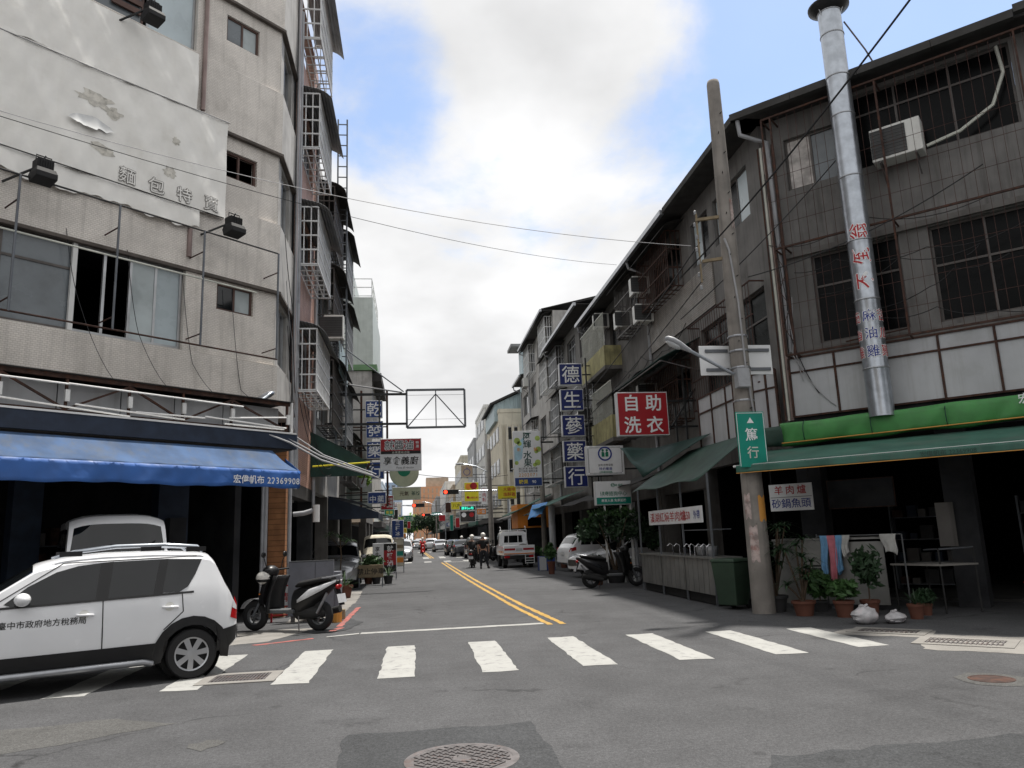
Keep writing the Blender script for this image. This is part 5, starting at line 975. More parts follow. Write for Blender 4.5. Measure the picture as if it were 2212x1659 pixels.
# ---- traffic lights
def traffic(label, rc, Y, polX, side):
    a, b = spot(rc[0], rc[3], Y=Y), spot(rc[2], rc[1], Y=Y); w, h = b.x - a.x, b.z - a.z
    t = thing('traffic_light', label, 'traffic light', polX, Y, group='hanging red traffic lights'); W = fr((a.x + b.x) / 2, Y, 0, (a.z + b.z) / 2)
    B(-w / 2, w / 2, 0, .2, -h / 2, h / 2).obj('housing', MT['black_metal'], t, W, bev=.03)
    for i in range(3):
        x = -w / 2 + w * (i + .5) / 3; r = min(h * .4, w * .15)
        MB().lathe([(.001, -.012), (r, -.010), (r, -.001)], (x, 0, 0), 18, 'y').obj('lamp', MT['lamp_red_on' if i == 0 else 'plastic_black'], t, W)
        MB().grid(10, 1, lambda u, v: (x + r * 1.08 * math.cos(math.pi * u), -.12 * v, r * 1.08 * math.sin(math.pi * u))).obj('visor', MT['black_metal'], t, W)
    z = (a.z + b.z) / 2 + h * .1; xe = b.x if side > 0 else a.x
    MB().path([(polX, Y + .3, 0), (polX, Y + .3, z - .8), (polX - side * .15, Y + .3, z - .2), (polX - side * .7, Y + .3, z), (xe, Y + .12, z), ((a.x + b.x) / 2, Y + .12, z)], [.11, .09, .07, .06, .05, .05], 8).obj('mast', MT['galv'], t, I4, smooth=60)
traffic('nearest red traffic light on a curved arm from the right', (957, 1057, 991, 1068), 58, spot(1100, 1100, Y=58).x, 1)
traffic('second red traffic light on an arm from the left', (890, 1087, 917, 1096), 72, spot(842, 1100, Y=72).x, -1)
traffic('third smaller red traffic light on a right arm', (912, 1109, 930, 1115), 118, spot(962, 1100, Y=118).x, 1)
traffic('fourth tiny red traffic light far down the street', (903, 1119, 918, 1124), 150, spot(880, 1120, Y=150).x, -1)
# ---- poles and lamps along the right
def pole(label, px, Y, h, r=.16, lamp=None, tr=False):
    p = spot(px, 1200, Y=Y); t = thing('street_pole', label, 'pole', p.x, Y, group='poles along the right kerb')
    MB().lathe([(r, 0), (r * .7, h), (.01, h + .03)], n=12).obj('shaft', MT['pole_conc'], t, smooth=60)
    if tr:
        for z in (h - .25, h - 2.6): MB().bar((-.2, -.1, z), (.75, -.1, z), .09).obj('crossarm', MT['black_metal'], t)
    if lamp:
        x, z, L_ = lamp; MB().path([(0, 0, z), (-x * .5, 0, z + .55), (-x, 0, z + .75)], .04, 6).obj('arm', MT['galv'], t, smooth=60)
        MB().ball((-x - .2, 0, z + .74), (.34, .12, .08)).obj('lamp_head', MT['pvc_grey'], t, smooth=180)
    return t
pole('concrete pole beside the fruit shop sign with two black crossarms', 1178, 44, 7.1, .17, (1.25, 4.6, 1), True)
pole('tall leaning grey pole before the second crossing', 1063, 57, 8.0, .2, (2.0, 6.2, 1))
pole('thin lamp post far down on the right', 944, 125, 7.5, .14, (1.8, 6.6, 1))
pole('thin far lamp post left of the far trees', 934, 165, 8, .12)
# ---- far trees
def leafball(name, m, parent, frame, blobs, n, sz, seed, up=.3):
    rr = random.Random(seed); mb = MB()
    for _ in range(n):
        c, r = rr.choice(blobs); d = V((rr.gauss(0, 1), rr.gauss(0, 1), rr.gauss(0, 1))).normalized() * (rr.random() ** .45)
        p = V((c[0] + d.x * r[0], c[1] + d.y * r[1], c[2] + d.z * r[2])); a = V((rr.gauss(0, 1), rr.gauss(0, 1), rr.gauss(0, .6) + up)).normalized(); u = a.orthogonal().normalized(); v = a.cross(u)
        th = rr.uniform(0, 6.28); u, v = u * math.cos(th) + v * math.sin(th), v * math.cos(th) - u * math.sin(th); s_ = sz * rr.uniform(.6, 1.3)
        mb.quad(p - u * s_, p - v * s_ * .42 + a * s_ * .1, p + u * s_, p + v * s_ * .42 + a * s_ * .1)
    return mb.obj(name, MT[m], parent, frame)
def tree(label, x, y, h, r, seed, m='leaf_mid', n=1200):
    t = thing('street_tree', label, 'tree', x, y, group='trees far down the street'); rr = random.Random(seed)
    MB().path([(0, 0, 0), (.1, 0, h * .35), (0, .1, h * .7)], .16, 7, .05).path([(.1, 0, h * .35), (r * .5, 0, h * .65)], .07, 5, .02).path([(.1, 0, h * .35), (-r * .5, .2, h * .62)], .07, 5, .02).obj('trunk', MT['bark'], t)
    bl = [((rr.uniform(-.6, .6) * r, rr.uniform(-.6, .6) * r, h * rr.uniform(.5, .88)), (r * rr.uniform(.4, .6),) * 2 + (h * rr.uniform(.1, .17),)) for _ in range(9)]
    leafball('crown', m, t, None, bl, n, .28, seed)
for i, (px, Y, h, r, m, lb) in enumerate(((921, 135, 6.0, 2.4, 'leaf_dark', 'dark green street tree at the far right kerb'), (938, 150, 6.5, 2.2, 'leaf_mid', 'mid green street tree behind the dark one'), (884, 140, 6.0, 2.2, 'leaf_light', 'yellow green street tree on the far left'), (874, 120, 4.5, 1.8, 'leaf_mid', 'small green street tree left of the yellow green one'), (893, 210, 6, 3, 'leaf_dark', 'tree standing at the far bend of the street'))):
    p = spot(px, 1160, Y=Y); tree(lb, p.x, Y, h, r, i + 3, m)
# ------------------------------------------------------------------ vehicles
def interp(tab, x):
    if x <= tab[0][0]: return tab[0][1]
    for (a, b), (c, d) in zip(tab, tab[1:]):
        if x <= c: return b + (d - b) * (x - a) / (c - a)
    return tab[-1][1]
def boolean_cut(o, cutters):
    for c in cutters:
        k = o.modifiers.new('b', 'BOOLEAN'); k.object = c; k.operation = 'DIFFERENCE'; k.solver = 'EXACT'
    bpy.context.view_layer.update()
    me = bpy.data.meshes.new_from_object(o.evaluated_get(bpy.context.evaluated_depsgraph_get()))
    o.modifiers.clear(); o.data = me
    for c in cutters: bpy.data.objects.remove(c)
class Car:
    def __init__(s, name, label, cat, x, y, deg, prof, plan, belt, roofz, wheels, wr, track, paint, zbot=.28, tumble=.19, group=None, arch=.055, rim='rim', spokes=7):
        s.t = thing(name, label, cat, x, y, deg, 0, group); s.prof, s.plan, s.belt, s.roofz, s.tumble = prof, plan, belt, roofz, tumble
        x0, x1 = prof[0][0], prof[-1][0]; n = 64; rings = []
        xs = sorted({x0 + (x1 - x0) * i / n for i in range(n + 1)} | {x0 + .02, x0 + .05, x1 - .02, x1 - .05})
        for q in xs:
            zt = interp(prof, q); zb = zbot if not isinstance(zbot, list) else interp(zbot, q); zs = zt - min(.10, (zt - zb) * .3)
            side = [(s.half(q, z), z) for z in [zb + (zs - zb) * f for f in (0, .06, .2, .4, .6, .75, .88, 1)]]
            side[0] = (side[0][0] * .9, zb)
            yr = side[-1][0]; top = [(yr * f, zt - (zt - zs) * f ** 4) for f in (.96, .88, .7, .45, .2)]
            half = side + top; rings.append([(q, a, b) for a, b in half] + [(q, 0, zt)] + [(q, -a, b) for a, b in half[::-1]])
        o = MB().loft(rings).obj('body', MT[paint], s.t, smooth=32); s.body = o
        cut = []
        for wx in wheels:
            for sg in (-1, 1):
                c = MB().lathe([(wr + arch, 0), (wr + arch, sg * .6)], (wx, sg * (track - .22), wr), 36, 'y').obj('c', None, s.t); cut.append(c)
        boolean_cut(o, cut)
        for p in o.data.polygons: p.use_smooth = True
        o.data.set_sharp_from_angle(angle=rad(32))
        for wx in wheels:
            for sg in (-1, 1):
                MB().lathe([(wr + arch - .004, sg * (track - .215)), (wr + arch - .004, sg * (track + .02))], (wx, 0, wr), 30, 'y', cap=False).obj('wheel_well', MT['plastic_black'], s.t)
                MB().lathe([(wr + arch - .005, 0), (.01, 0)], (wx, sg * (track - .215), wr), 24, 'y', cap=False).obj('wheel_well', MT['plastic_black'], s.t)
                wheel(s.t, wx, sg * track, wr, sg, rim, spokes)
    def half(s, x, z):
        W = interp(s.plan, x)
        g = interp([(.2, .93), (.4, .98), (.62, 1.0), (s.belt, .972), (s.roofz, .972 - s.tumble)], z); return W * g
    def patch(s, name, pts, m, off=.005, sides=(1, -1), sub=2, parent=None):
        bm = bmesh.new(); vs_ = [bm.verts.new((a, 0, b)) for a, b in pts]; bm.faces.new(vs_)
        bmesh.ops.triangulate(bm, faces=bm.faces)
        for _ in range(sub): bmesh.ops.subdivide_edges(bm, edges=bm.edges, cuts=1, use_grid_fill=True)
        me0 = [(v.co.x, v.co.z) for v in bm.verts]; bm.verts.index_update(); fs = [tuple(v.index for v in f.verts) for f in bm.faces]; bm.free(); out = None
        for sg in sides: out = MB().add([(a, sg * (s.half(a, b) + off), b) for a, b in me0], fs).obj(name, MT[m], parent or s.t, WM[s.t.name], smooth=180)
        return out
    def top(s, name, x0, x1, m, w0=.9, w1=.9, off=.006, n=10):
        def fn(a, b):
            x = x0 + (x1 - x0) * a; zt = interp(s.prof, x); zs = zt - .10; yr = s.half(x, zs); f = (2 * b - 1) * (w0 + (w1 - w0) * a)
            return (x, yr * f, zt - .10 * abs(f) ** 4 + off)
        return MB().grid(n, 12, fn).obj(name, MT[m], s.t, smooth=180)
    def strip(s, name, p, q, w, m, off=.004, sides=(1, -1)):
        p, q = V((p[0], p[1])), V((q[0], q[1])); d = (q - p).normalized(); nrm = V((-d.y, d.x)) * w / 2
        s.patch(name, [tuple(p + nrm), tuple(q + nrm), tuple(q - nrm), tuple(p - nrm)], m, off, sides, 3)
def wheel(parent, x, y, r, sg, rim='rim', spokes=7, w=.19, frame=None):
    F = (frame or WM[parent.name]) @ Matrix.Translation((x, y, r)); h = w / 2; ri = r * .69
    t = MB().lathe([(ri, -h), (r * .93, -h), (r, -h * .7), (r, h * .7), (r * .93, h), (ri, h), (ri, -h)], n=36, ax='y', cap=False).obj('wheel', MT['rubber'], parent, F, smooth=40)
    MB().lathe([(ri, sg * h * .75), (ri * .93, sg * h * .82), (ri * .9, sg * h * .2), (.01, sg * h * .1)], n=30, ax='y', cap=False).obj('rim', MT['plastic_black'], t, F, smooth=40)
    m = MB().lathe([(ri * 1.0, sg * h * .72), (ri * .98, sg * h * .9), (ri * .9, sg * h * .86), (ri * .89, sg * h * .6)], n=30, ax='y', cap=False)
    m.lathe([(ri * .26, sg * h * .3), (ri * .25, sg * h * .86), (.01, sg * h * .9)], n=16, ax='y')
    for i in range(spokes):
        a = 2 * math.pi * i / spokes + .3; c, s_ = math.cos(a), math.sin(a); pa = V((-s_, 0, c))
        d = V((c, 0, s_)); y0 = sg * h
        m.add([d * ri * .2 + pa * ri * .14 + V((0, y0 * .8, 0)), d * ri * .92 + pa * ri * .17 + V((0, y0 * .84, 0)), d * ri * .92 - pa * ri * .17 + V((0, y0 * .84, 0)), d * ri * .2 - pa * ri * .14 + V((0, y0 * .8, 0)),
               d * ri * .2 + pa * ri * .1 + V((0, y0 * .4, 0)), d * ri * .92 + pa * ri * .13 + V((0, y0 * .5, 0)), d * ri * .92 - pa * ri * .13 + V((0, y0 * .5, 0)), d * ri * .2 - pa * ri * .1 + V((0, y0 * .4, 0))], [(0, 1, 2, 3), (0, 1, 5, 4), (2, 3, 7, 6), (1, 2, 6, 5)])
    m.obj('spokes', MT[rim], t, F, smooth=30)
    return t
# ---- white compact people carrier in the foreground
mv = Car('white_car', 'white compact people carrier with black cladding and roof rails at left', 'car', -3.15, 11.19, 205,
    [(-0.585, .60), (-0.577, .74), (-0.555, .90), (-0.503, 1.02), (-0.385, 1.22), (-0.296, 1.42), (-0.244, 1.51), (-0.192, 1.535), (-0.074, 1.55), (.4, 1.58), (1.0, 1.58), (1.45, 1.545), (1.72, 1.48), (2.1, 1.24), (2.45, 1.03), (2.6, .99), (3.05, .91), (3.3, .80), (3.42, .62)],
    [(-0.585, .60), (-0.548, .70), (-0.459, .78), (-0.296, .825), (.2, .845), (1.8, .845), (2.6, .82), (3.1, .74), (3.3, .62), (3.42, .46)], 1.0, 1.55, (0, 2.6), .298, .745, 'car_white', [(-0.585, .40), (-0.444, .30), (-0.222, .24), (3, .22), (3.42, .30)], .17)
mv.patch('side_window', [(-.10, 1.45), (.30, 1.465), (.37, 1.06), (.17, 1.06), (.07, 1.12), (-.02, 1.27)], 'car_glass', .006)
mv.patch('door_pillar', [(.30, 1.468), (.40, 1.468), (.47, 1.05), (.37, 1.05)], 'plastic_black', .008); mv.patch('side_window', [(.40, 1.468), (.92, 1.462), (.97, 1.035), (.47, 1.05)], 'car_glass', .006)
mv.patch('door_pillar', [(.92, 1.465), (1.06, 1.455), (1.10, 1.025), (.97, 1.03)], 'plastic_black', .008)
mv.patch('side_window', [(1.06, 1.455), (1.30, 1.43), (1.52, 1.37), (1.80, 1.22), (2.02, 1.04), (1.95, 1.015), (1.10, 1.025)], 'car_glass', .006)
mv.strip('belt_strip', (-0.000, 1.05), (2.05, 1.0), .025, 'plastic_black', .010)
for a, b in (((.14, 1.06), (.12, .82)), ((.12, .82), (.34, .62)), ((1.02, 1.03), (1.0, .30)), ((2.05, 1.0), (2.08, .45)), ((-0.037, 1.49), (1.45, 1.47)), ((1.45, 1.47), (2.1, 1.05))): mv.strip('panel_gap', a, b, .012, 'plastic_black', .003)
for x, z in ((.27, .88), (1.20, .86)):
    for sg in (1, -1): yy = sg * mv.half(x, z); MB().lathe([(.001, 0), (.055, 0)], (x + .01, yy + sg * .003, z + .01), 14, 'y', cap=False).obj('handle_cup', MT['ac_white'], mv.t); MB().path([(x - .09, yy, z), (x - .07, yy + sg * .03, z + .005), (x + .07, yy + sg * .03, z + .008), (x + .09, yy, z + .01)], .014, 6).obj('door_handle', MT['car_white'], mv.t, smooth=60)
mv.patch('sill_cladding', [(.40, .47), (1.0, .465), (2.2, .455), (2.2, .24), (.36, .24)], 'plastic_black', .012)
for wx in (0, 2.6): mv.patch('arch_cladding', [(wx + r * math.cos(a), .298 + r * math.sin(a)) for r, rg in ((.46, range(0, 13)), (.352, range(12, -1, -1))) for a in [math.pi * (k * 1.12 / 12 - .06) for k in rg]], 'plastic_black', .016, sub=1)
mv.patch('rear_bumper_cladding', [(-0.296, .30), (-0.296, .48), (-0.348, .56), (-0.562, .60), (-0.574, .52), (-0.548, .42), (-0.407, .30)], 'plastic_black', .014)
MB().grid(2, 12, lambda a, b: (-0.592, (2 * b - 1) * .60, .42 + .18 * a)).obj('rear_bumper_cladding', MT['plastic_black'], mv.t)
for sg in (1, -1): MB().path([(.45, sg * .83, .235), (.55, sg * .865, .265), (2.0, sg * .865, .255), (2.15, sg * .84, .235)], .038, 8).obj('side_step', MT['steel'], mv.t, smooth=60)
mv.patch('tail_lamp', [(-0.518, .96), (-0.566, .84), (-0.566, .66), (-0.459, .70), (-0.488, .84)], 'tail_red', .010); mv.patch('tail_lamp_clear', [(-0.499, .92), (-0.559, .82), (-0.559, .78), (-0.485, .82)], 'lamp_clear', .013)
mv.top('rear_window', -.37, -.474, 'car_glass', .9, .84); mv.top('windscreen', 1.76, 2.42, 'car_glass', .93, .97)
for sg in (1, -1):
    MB().path([(-.12, sg * .60, 1.545), (-.05, sg * .60, 1.61), (.35, sg * .615, 1.645), (.9, sg * .615, 1.645), (1.3, sg * .605, 1.60), (1.55, sg * .60, 1.53)], [.02, .026, .026, .026, .024, .012], 8).obj('roof_rail', MT['galv'], mv.t, smooth=60)
    for x, z in ((-0.037, 1.55), (.5, 1.575), (1.38, 1.545)): B(x - .12, x + .12, sg * .615 - .02, sg * .615 + .02, z, z + .06).obj('rail_foot', MT['plastic_black'], mv.t)
    yy = sg * (mv.half(1.9, 1.05)); MB().ball((1.84, yy + sg * .15, 1.09), (.085, .13, .075), 12, 8).obj('door_mirror', MT['car_white'], mv.t, smooth=180); MB().bar((1.88, yy - sg * .02, 1.03), (1.86, yy + sg * .1, 1.04), .05).obj('mirror_stalk', MT['plastic_black'], mv.t)
    mv.patch('head_lamp', [(3.0, .84), (3.22, .76), (3.3, .66), (2.95, .70)], 'lamp_clear', .008, (sg,))
t = letters('臺中市政府地方稅務局', .088, .008); MB().add([(1.62 - p[0], mv.half(1.62 - p[0], .80) + .006, .81 + p[2]) for p in t.v], t.f).obj('lettering', MT['ink_black'], mv.t)
B(-.607, -.592, -.16, .16, .66, .74).obj('number_plate', MT['white_paint'], mv.t)
# ---- white van nosed out under the blue awning
vn = Car('white_van', 'white van parked nose out under the blue awning behind the white car', 'van', -5.38, 14.6, -64,
    [(-1.6, 1.0), (-1.59, 1.85), (-1.5, 2.1), (-1.3, 2.2), (.6, 2.21), (.95, 2.17), (1.10, 2.07), (1.42, 1.38), (1.52, 1.22), (1.66, 1.0), (1.70, .7)], [(-1.6, .74), (-1.4, .80), (1.1, .80), (1.5, .77), (1.64, .70), (1.70, .62)], 1.22, 2.17, (-.85, 1.05), .28, .70, 'car_white', .3, .10)
vn.top('windscreen', 1.12, 1.40, 'car_glass', .90, .96); vn.patch('side_window', [(.15, 1.98), (.85, 1.96), (1.15, 1.35), (.15, 1.35)], 'car_glass', .006); vn.patch('side_window', [(-1.3, 1.98), (.05, 1.98), (.05, 1.35), (-1.3, 1.35)], 'car_glass', .006)
for sg in (1, -1): vn.patch('head_lamp', [(1.50, 1.0), (1.62, .9), (1.64, .78), (1.42, .84)], 'lamp_clear', .008, (sg,)); MB().ball((1.15, sg * .93, 1.35), (.05, .09, .12)).obj('door_mirror', MT['plastic_black'], vn.t, smooth=180)
MB().bar((1.40, .1, 1.45), (1.26, .55, 1.74), .012).bar((1.40, -.5, 1.45), (1.28, -.1, 1.70), .012).obj('wiper', MT['plastic_black'], vn.t)
# ---- parked cars on the right, cars further down
SUVP = [(-.92, .55), (-.91, .80), (-.86, .98), (-.70, 1.16), (-.52, 1.42), (-.42, 1.53), (-.1, 1.60), (.8, 1.64), (1.4, 1.60), (1.75, 1.50), (2.3, 1.16), (2.55, 1.04), (3.2, .95), (3.5, .82), (3.6, .62)]
SUVW = [(-.92, .62), (-.85, .78), (-.5, .88), (1.5, .91), (2.8, .89), (3.3, .82), (3.55, .66), (3.6, .5)]
def saloon(label, x, y, deg, paint, suv=True, group='parked cars', full=True, name='parked_car'):
    P_ = SUVP if suv else [(-1.0, .55), (-.98, .85), (-.8, .95), (-.45, 1.0), (.1, 1.32), (.45, 1.42), (1.2, 1.44), (1.55, 1.37), (2.2, 1.02), (2.5, .95), (3.2, .86), (3.5, .74), (3.58, .58)]
    c = Car(name, label, 'car', x, y, deg, P_, SUVW, 1.02 if suv else .94, 1.62 if suv else 1.44, (0, 2.7), .32, .78, paint, [(-.92, .38), (-.5, .26), (3.2, .24), (3.6, .32)], group=group)
    if suv: c.patch('side_window', [(-.30, 1.46), (.05, 1.50), (.05, 1.10), (-.40, 1.10)], 'car_glass'); c.patch('side_window', [(.12, 1.51), (.95, 1.51), (.95, 1.08), (.12, 1.10)], 'car_glass'); c.patch('side_window', [(1.02, 1.51), (1.45, 1.46), (1.95, 1.18), (2.1, 1.05), (1.02, 1.07)], 'car_glass'); c.top('rear_window', -.52, -.70, 'car_glass', .9, .84); c.top('windscreen', 1.8, 2.36, 'car_glass', .92, .96)
    else: c.patch('side_window', [(.0, 1.2), (.3, 1.31), (.9, 1.34), (.9, .99), (-.1, 1.0)], 'car_glass'); c.patch('side_window', [(.97, 1.34), (1.4, 1.31), (1.95, 1.03), (1.95, .99), (.97, .99)], 'car_glass'); c.top('rear_window', .06, -.38, 'car_glass', .9, .84); c.top('windscreen', 1.6, 2.3, 'car_glass', .92, .96)
    c.patch('tail_lamp', [(-.62, 1.02), (-.86, .98), (-.9, .82), (-.62, .88)], 'tail_red', .008); c.patch('head_lamp', [(2.95, .90), (3.35, .80), (3.45, .68), (3.0, .76)], 'lamp_clear', .008)
    MB().grid(1, 10, lambda a, b: (3.605, (2 * b - 1) * .45, .42 + .22 * a)).obj('grille', MT['plastic_black'], c.t); B(-.935, -.922, -.2, .2, .70, .80).obj('number_plate', MT['white_paint'], c.t)
    for sg in (1, -1): MB().ball((1.98, sg * 1.0, 1.06 if suv else .98), (.07, .11, .07)).obj('door_mirror', MT[paint], c.t, smooth=180)
    return c
p = spot(1205, 1236, z=0); saloon('white hatchback parked nose in on the right with red tail lamp', p.x + 1.2, p.y + .55, 12, 'car_white')
p = spot(1228, 1249, z=0); saloon('silver white car parked nose out beneath the shrub on the right', p.x + 3.75, p.y + .6, 188, 'car_white', False)
saloon('silver car parked on the left kerb behind the grey box', -3.0, 31.0, 272, 'car_silver', True)
saloon('silver hatchback coming towards the camera past the second crossing', -1.15, 59.5, -91, 'car_silver', True, 'cars in the far traffic', name='moving_car')
saloon('white car waiting behind the silver one on the far left', -1.9, 70, -91, 'car_white', False, 'cars in the far traffic', name='moving_car')
for px, Y, lb, pt, suv in ((1000, 66, 'black saloon parked at the far right kerb', 'car_dark', False), (984, 72, 'dark green saloon parked further on at the right kerb', 'car_dark', False), (952, 92, 'beige saloon at the third crossing', 'car_silver', False), (932, 105, 'silver saloon beyond the third crossing', 'car_silver', True), (920, 125, 'dark saloon far down the right lane', 'car_dark', False), (906, 140, 'white car far down the middle of the street', 'car_white', True), (896, 118, 'grey car far down the left lane', 'car_silver', False)):
    q = spot(px, 1190, Y=Y); saloon(lb, q.x, Y, 91, pt, suv, 'cars in the far traffic', name='far_car')
p = spot(1250, 1262, Y=52); saloon('dark off-road car parked at the right before the second crossing', 4.6, 58, 92, 'car_dark', True, name='parked_car')
# ---- white pickup truck seen from behind
tk = thing('pickup_truck', 'white pickup truck with red stripes seen from behind on the right', 'truck', 5.05, 38.6, 90)
bx('cargo_bed', 'car_white', tk, None, .05, 2.3, -.76, .76, .62, .70); 
for sg in (1, -1): B(.06, 2.3, sg * .76 - .025, sg * .76 + .025, .70, 1.08).obj('bed_side', MT['car_white'], tk, bev=.01); B(.07, 2.29, sg * .789 - .003, sg * .789 + .003, .74, .84).obj('side_stripe', MT['lamp_orange'], tk)
B(0, .05, -.78, .78, .66, 1.10).obj('tailgate', MT['car_white'], tk, bev=.012)
for y0, y1 in ((-.74, -.2), (.2, .74)): B(-.006, -.001, y0, y1, .86, .96).obj('red_stripe', MT['sign_red'], tk)
B(-.008, -.002, -.76, .76, .68, .72).obj('orange_stripe', MT['lamp_orange'], tk); B(-.012, -.003, -.16, .16, .82, .95).obj('number_plate', MT['white_panel'], tk)
MB().loft([[(2.32, sg_ * y, z) for sg_, y, z in pts] for pts in [[(1, .76, .6), (1, .77, 1.1), (1, .70, 1.70), (1, .55, 1.80), (-1, .55, 1.80), (-1, .70, 1.70), (-1, .77, 1.1), (-1, .76, .6)]]] + [[(x, y * f, .6 + (z - .6) * h_) for y, z in ((.76, .6), (.77, 1.1), (.70, 1.70), (.55, 1.82), (-.55, 1.82), (-.70, 1.70), (-.77, 1.1), (-.76, .6))] for x, f, h_ in ((2.6, 1, 1), (3.2, 1, 1), (3.5, .99, .93), (3.95, .98, .5), (4.05, .95, .3))]).obj('cab', MT['car_white'], tk, smooth=30)
MB().quad((2.31, .50, 1.22), (2.31, -.50, 1.22), (2.31, -.46, 1.58), (2.31, .46, 1.58)).obj('rear_window', MT['car_glass'], tk)
for sg in (1, -1): MB().quad((2.7, sg * .775, 1.12), (3.45, sg * .772, 1.12), (3.35, sg * .725, 1.6), (2.7, sg * .725, 1.62)).obj('side_window', MT['car_glass'], tk); B(3.4, 3.5, sg * .98 - .06, sg * .98 + .06, 1.2, 1.42).obj('door_mirror', MT['plastic_black'], tk, bev=.02); B(-.02, .06, sg * .62 - .13, sg * .62 + .13, .50, .61).obj('tail_lamp', MT['tail_red'], tk)
rk = MB()
for y in (-.7, -.25, .25, .7): rk.tube((2.28, y, 1.1), (2.28, y, 1.86), .018)
for z in (1.12, 1.62, 1.86): rk.tube((2.28, -.72, z), (2.28, .72, z), .018)
rk.obj('cab_guard', MT['white_bar'], tk)
for y in (-.66, .66): MB().path([(2.3, y, 1.86), (2.35, y, 2.02), (2.5, y, 2.04)], .025).obj('guard_horn', MT['white_bar'], tk)
B(.1, 2.2, -.7, .7, .42, .61).obj('chassis', MT['plastic_black'], tk); 
for i in range(3): B(-.12, -.06, -.72, -.28, .22 + i * .12, .25 + i * .12).obj('step_bar', MT['white_bar'], tk)
for y in (-.72, -.28): B(-.115, -.065, y - .015, y + .015, .2, .62).obj('step_post', MT['white_bar'], tk)
for sg in (1, -1):
    wheel(tk, .75, sg * .66, .29, sg, 'steel_grey', 5); wheel(tk, 3.1, sg * .66, .29, sg, 'steel_grey', 5); B(.36, .38, sg * .66 - .12, sg * .66 + .12, .16, .5).obj('mudflap', MT['rubber'], tk)
MB().lathe([(.13, 0), (.2, .05), (.2, .25), (.05, .3)], (1.2, .2, .70), 10).ball((.8, -.3, .95), (.35, .3, .22)).obj('cargo', MT['cement_dk'], tk, smooth=60)
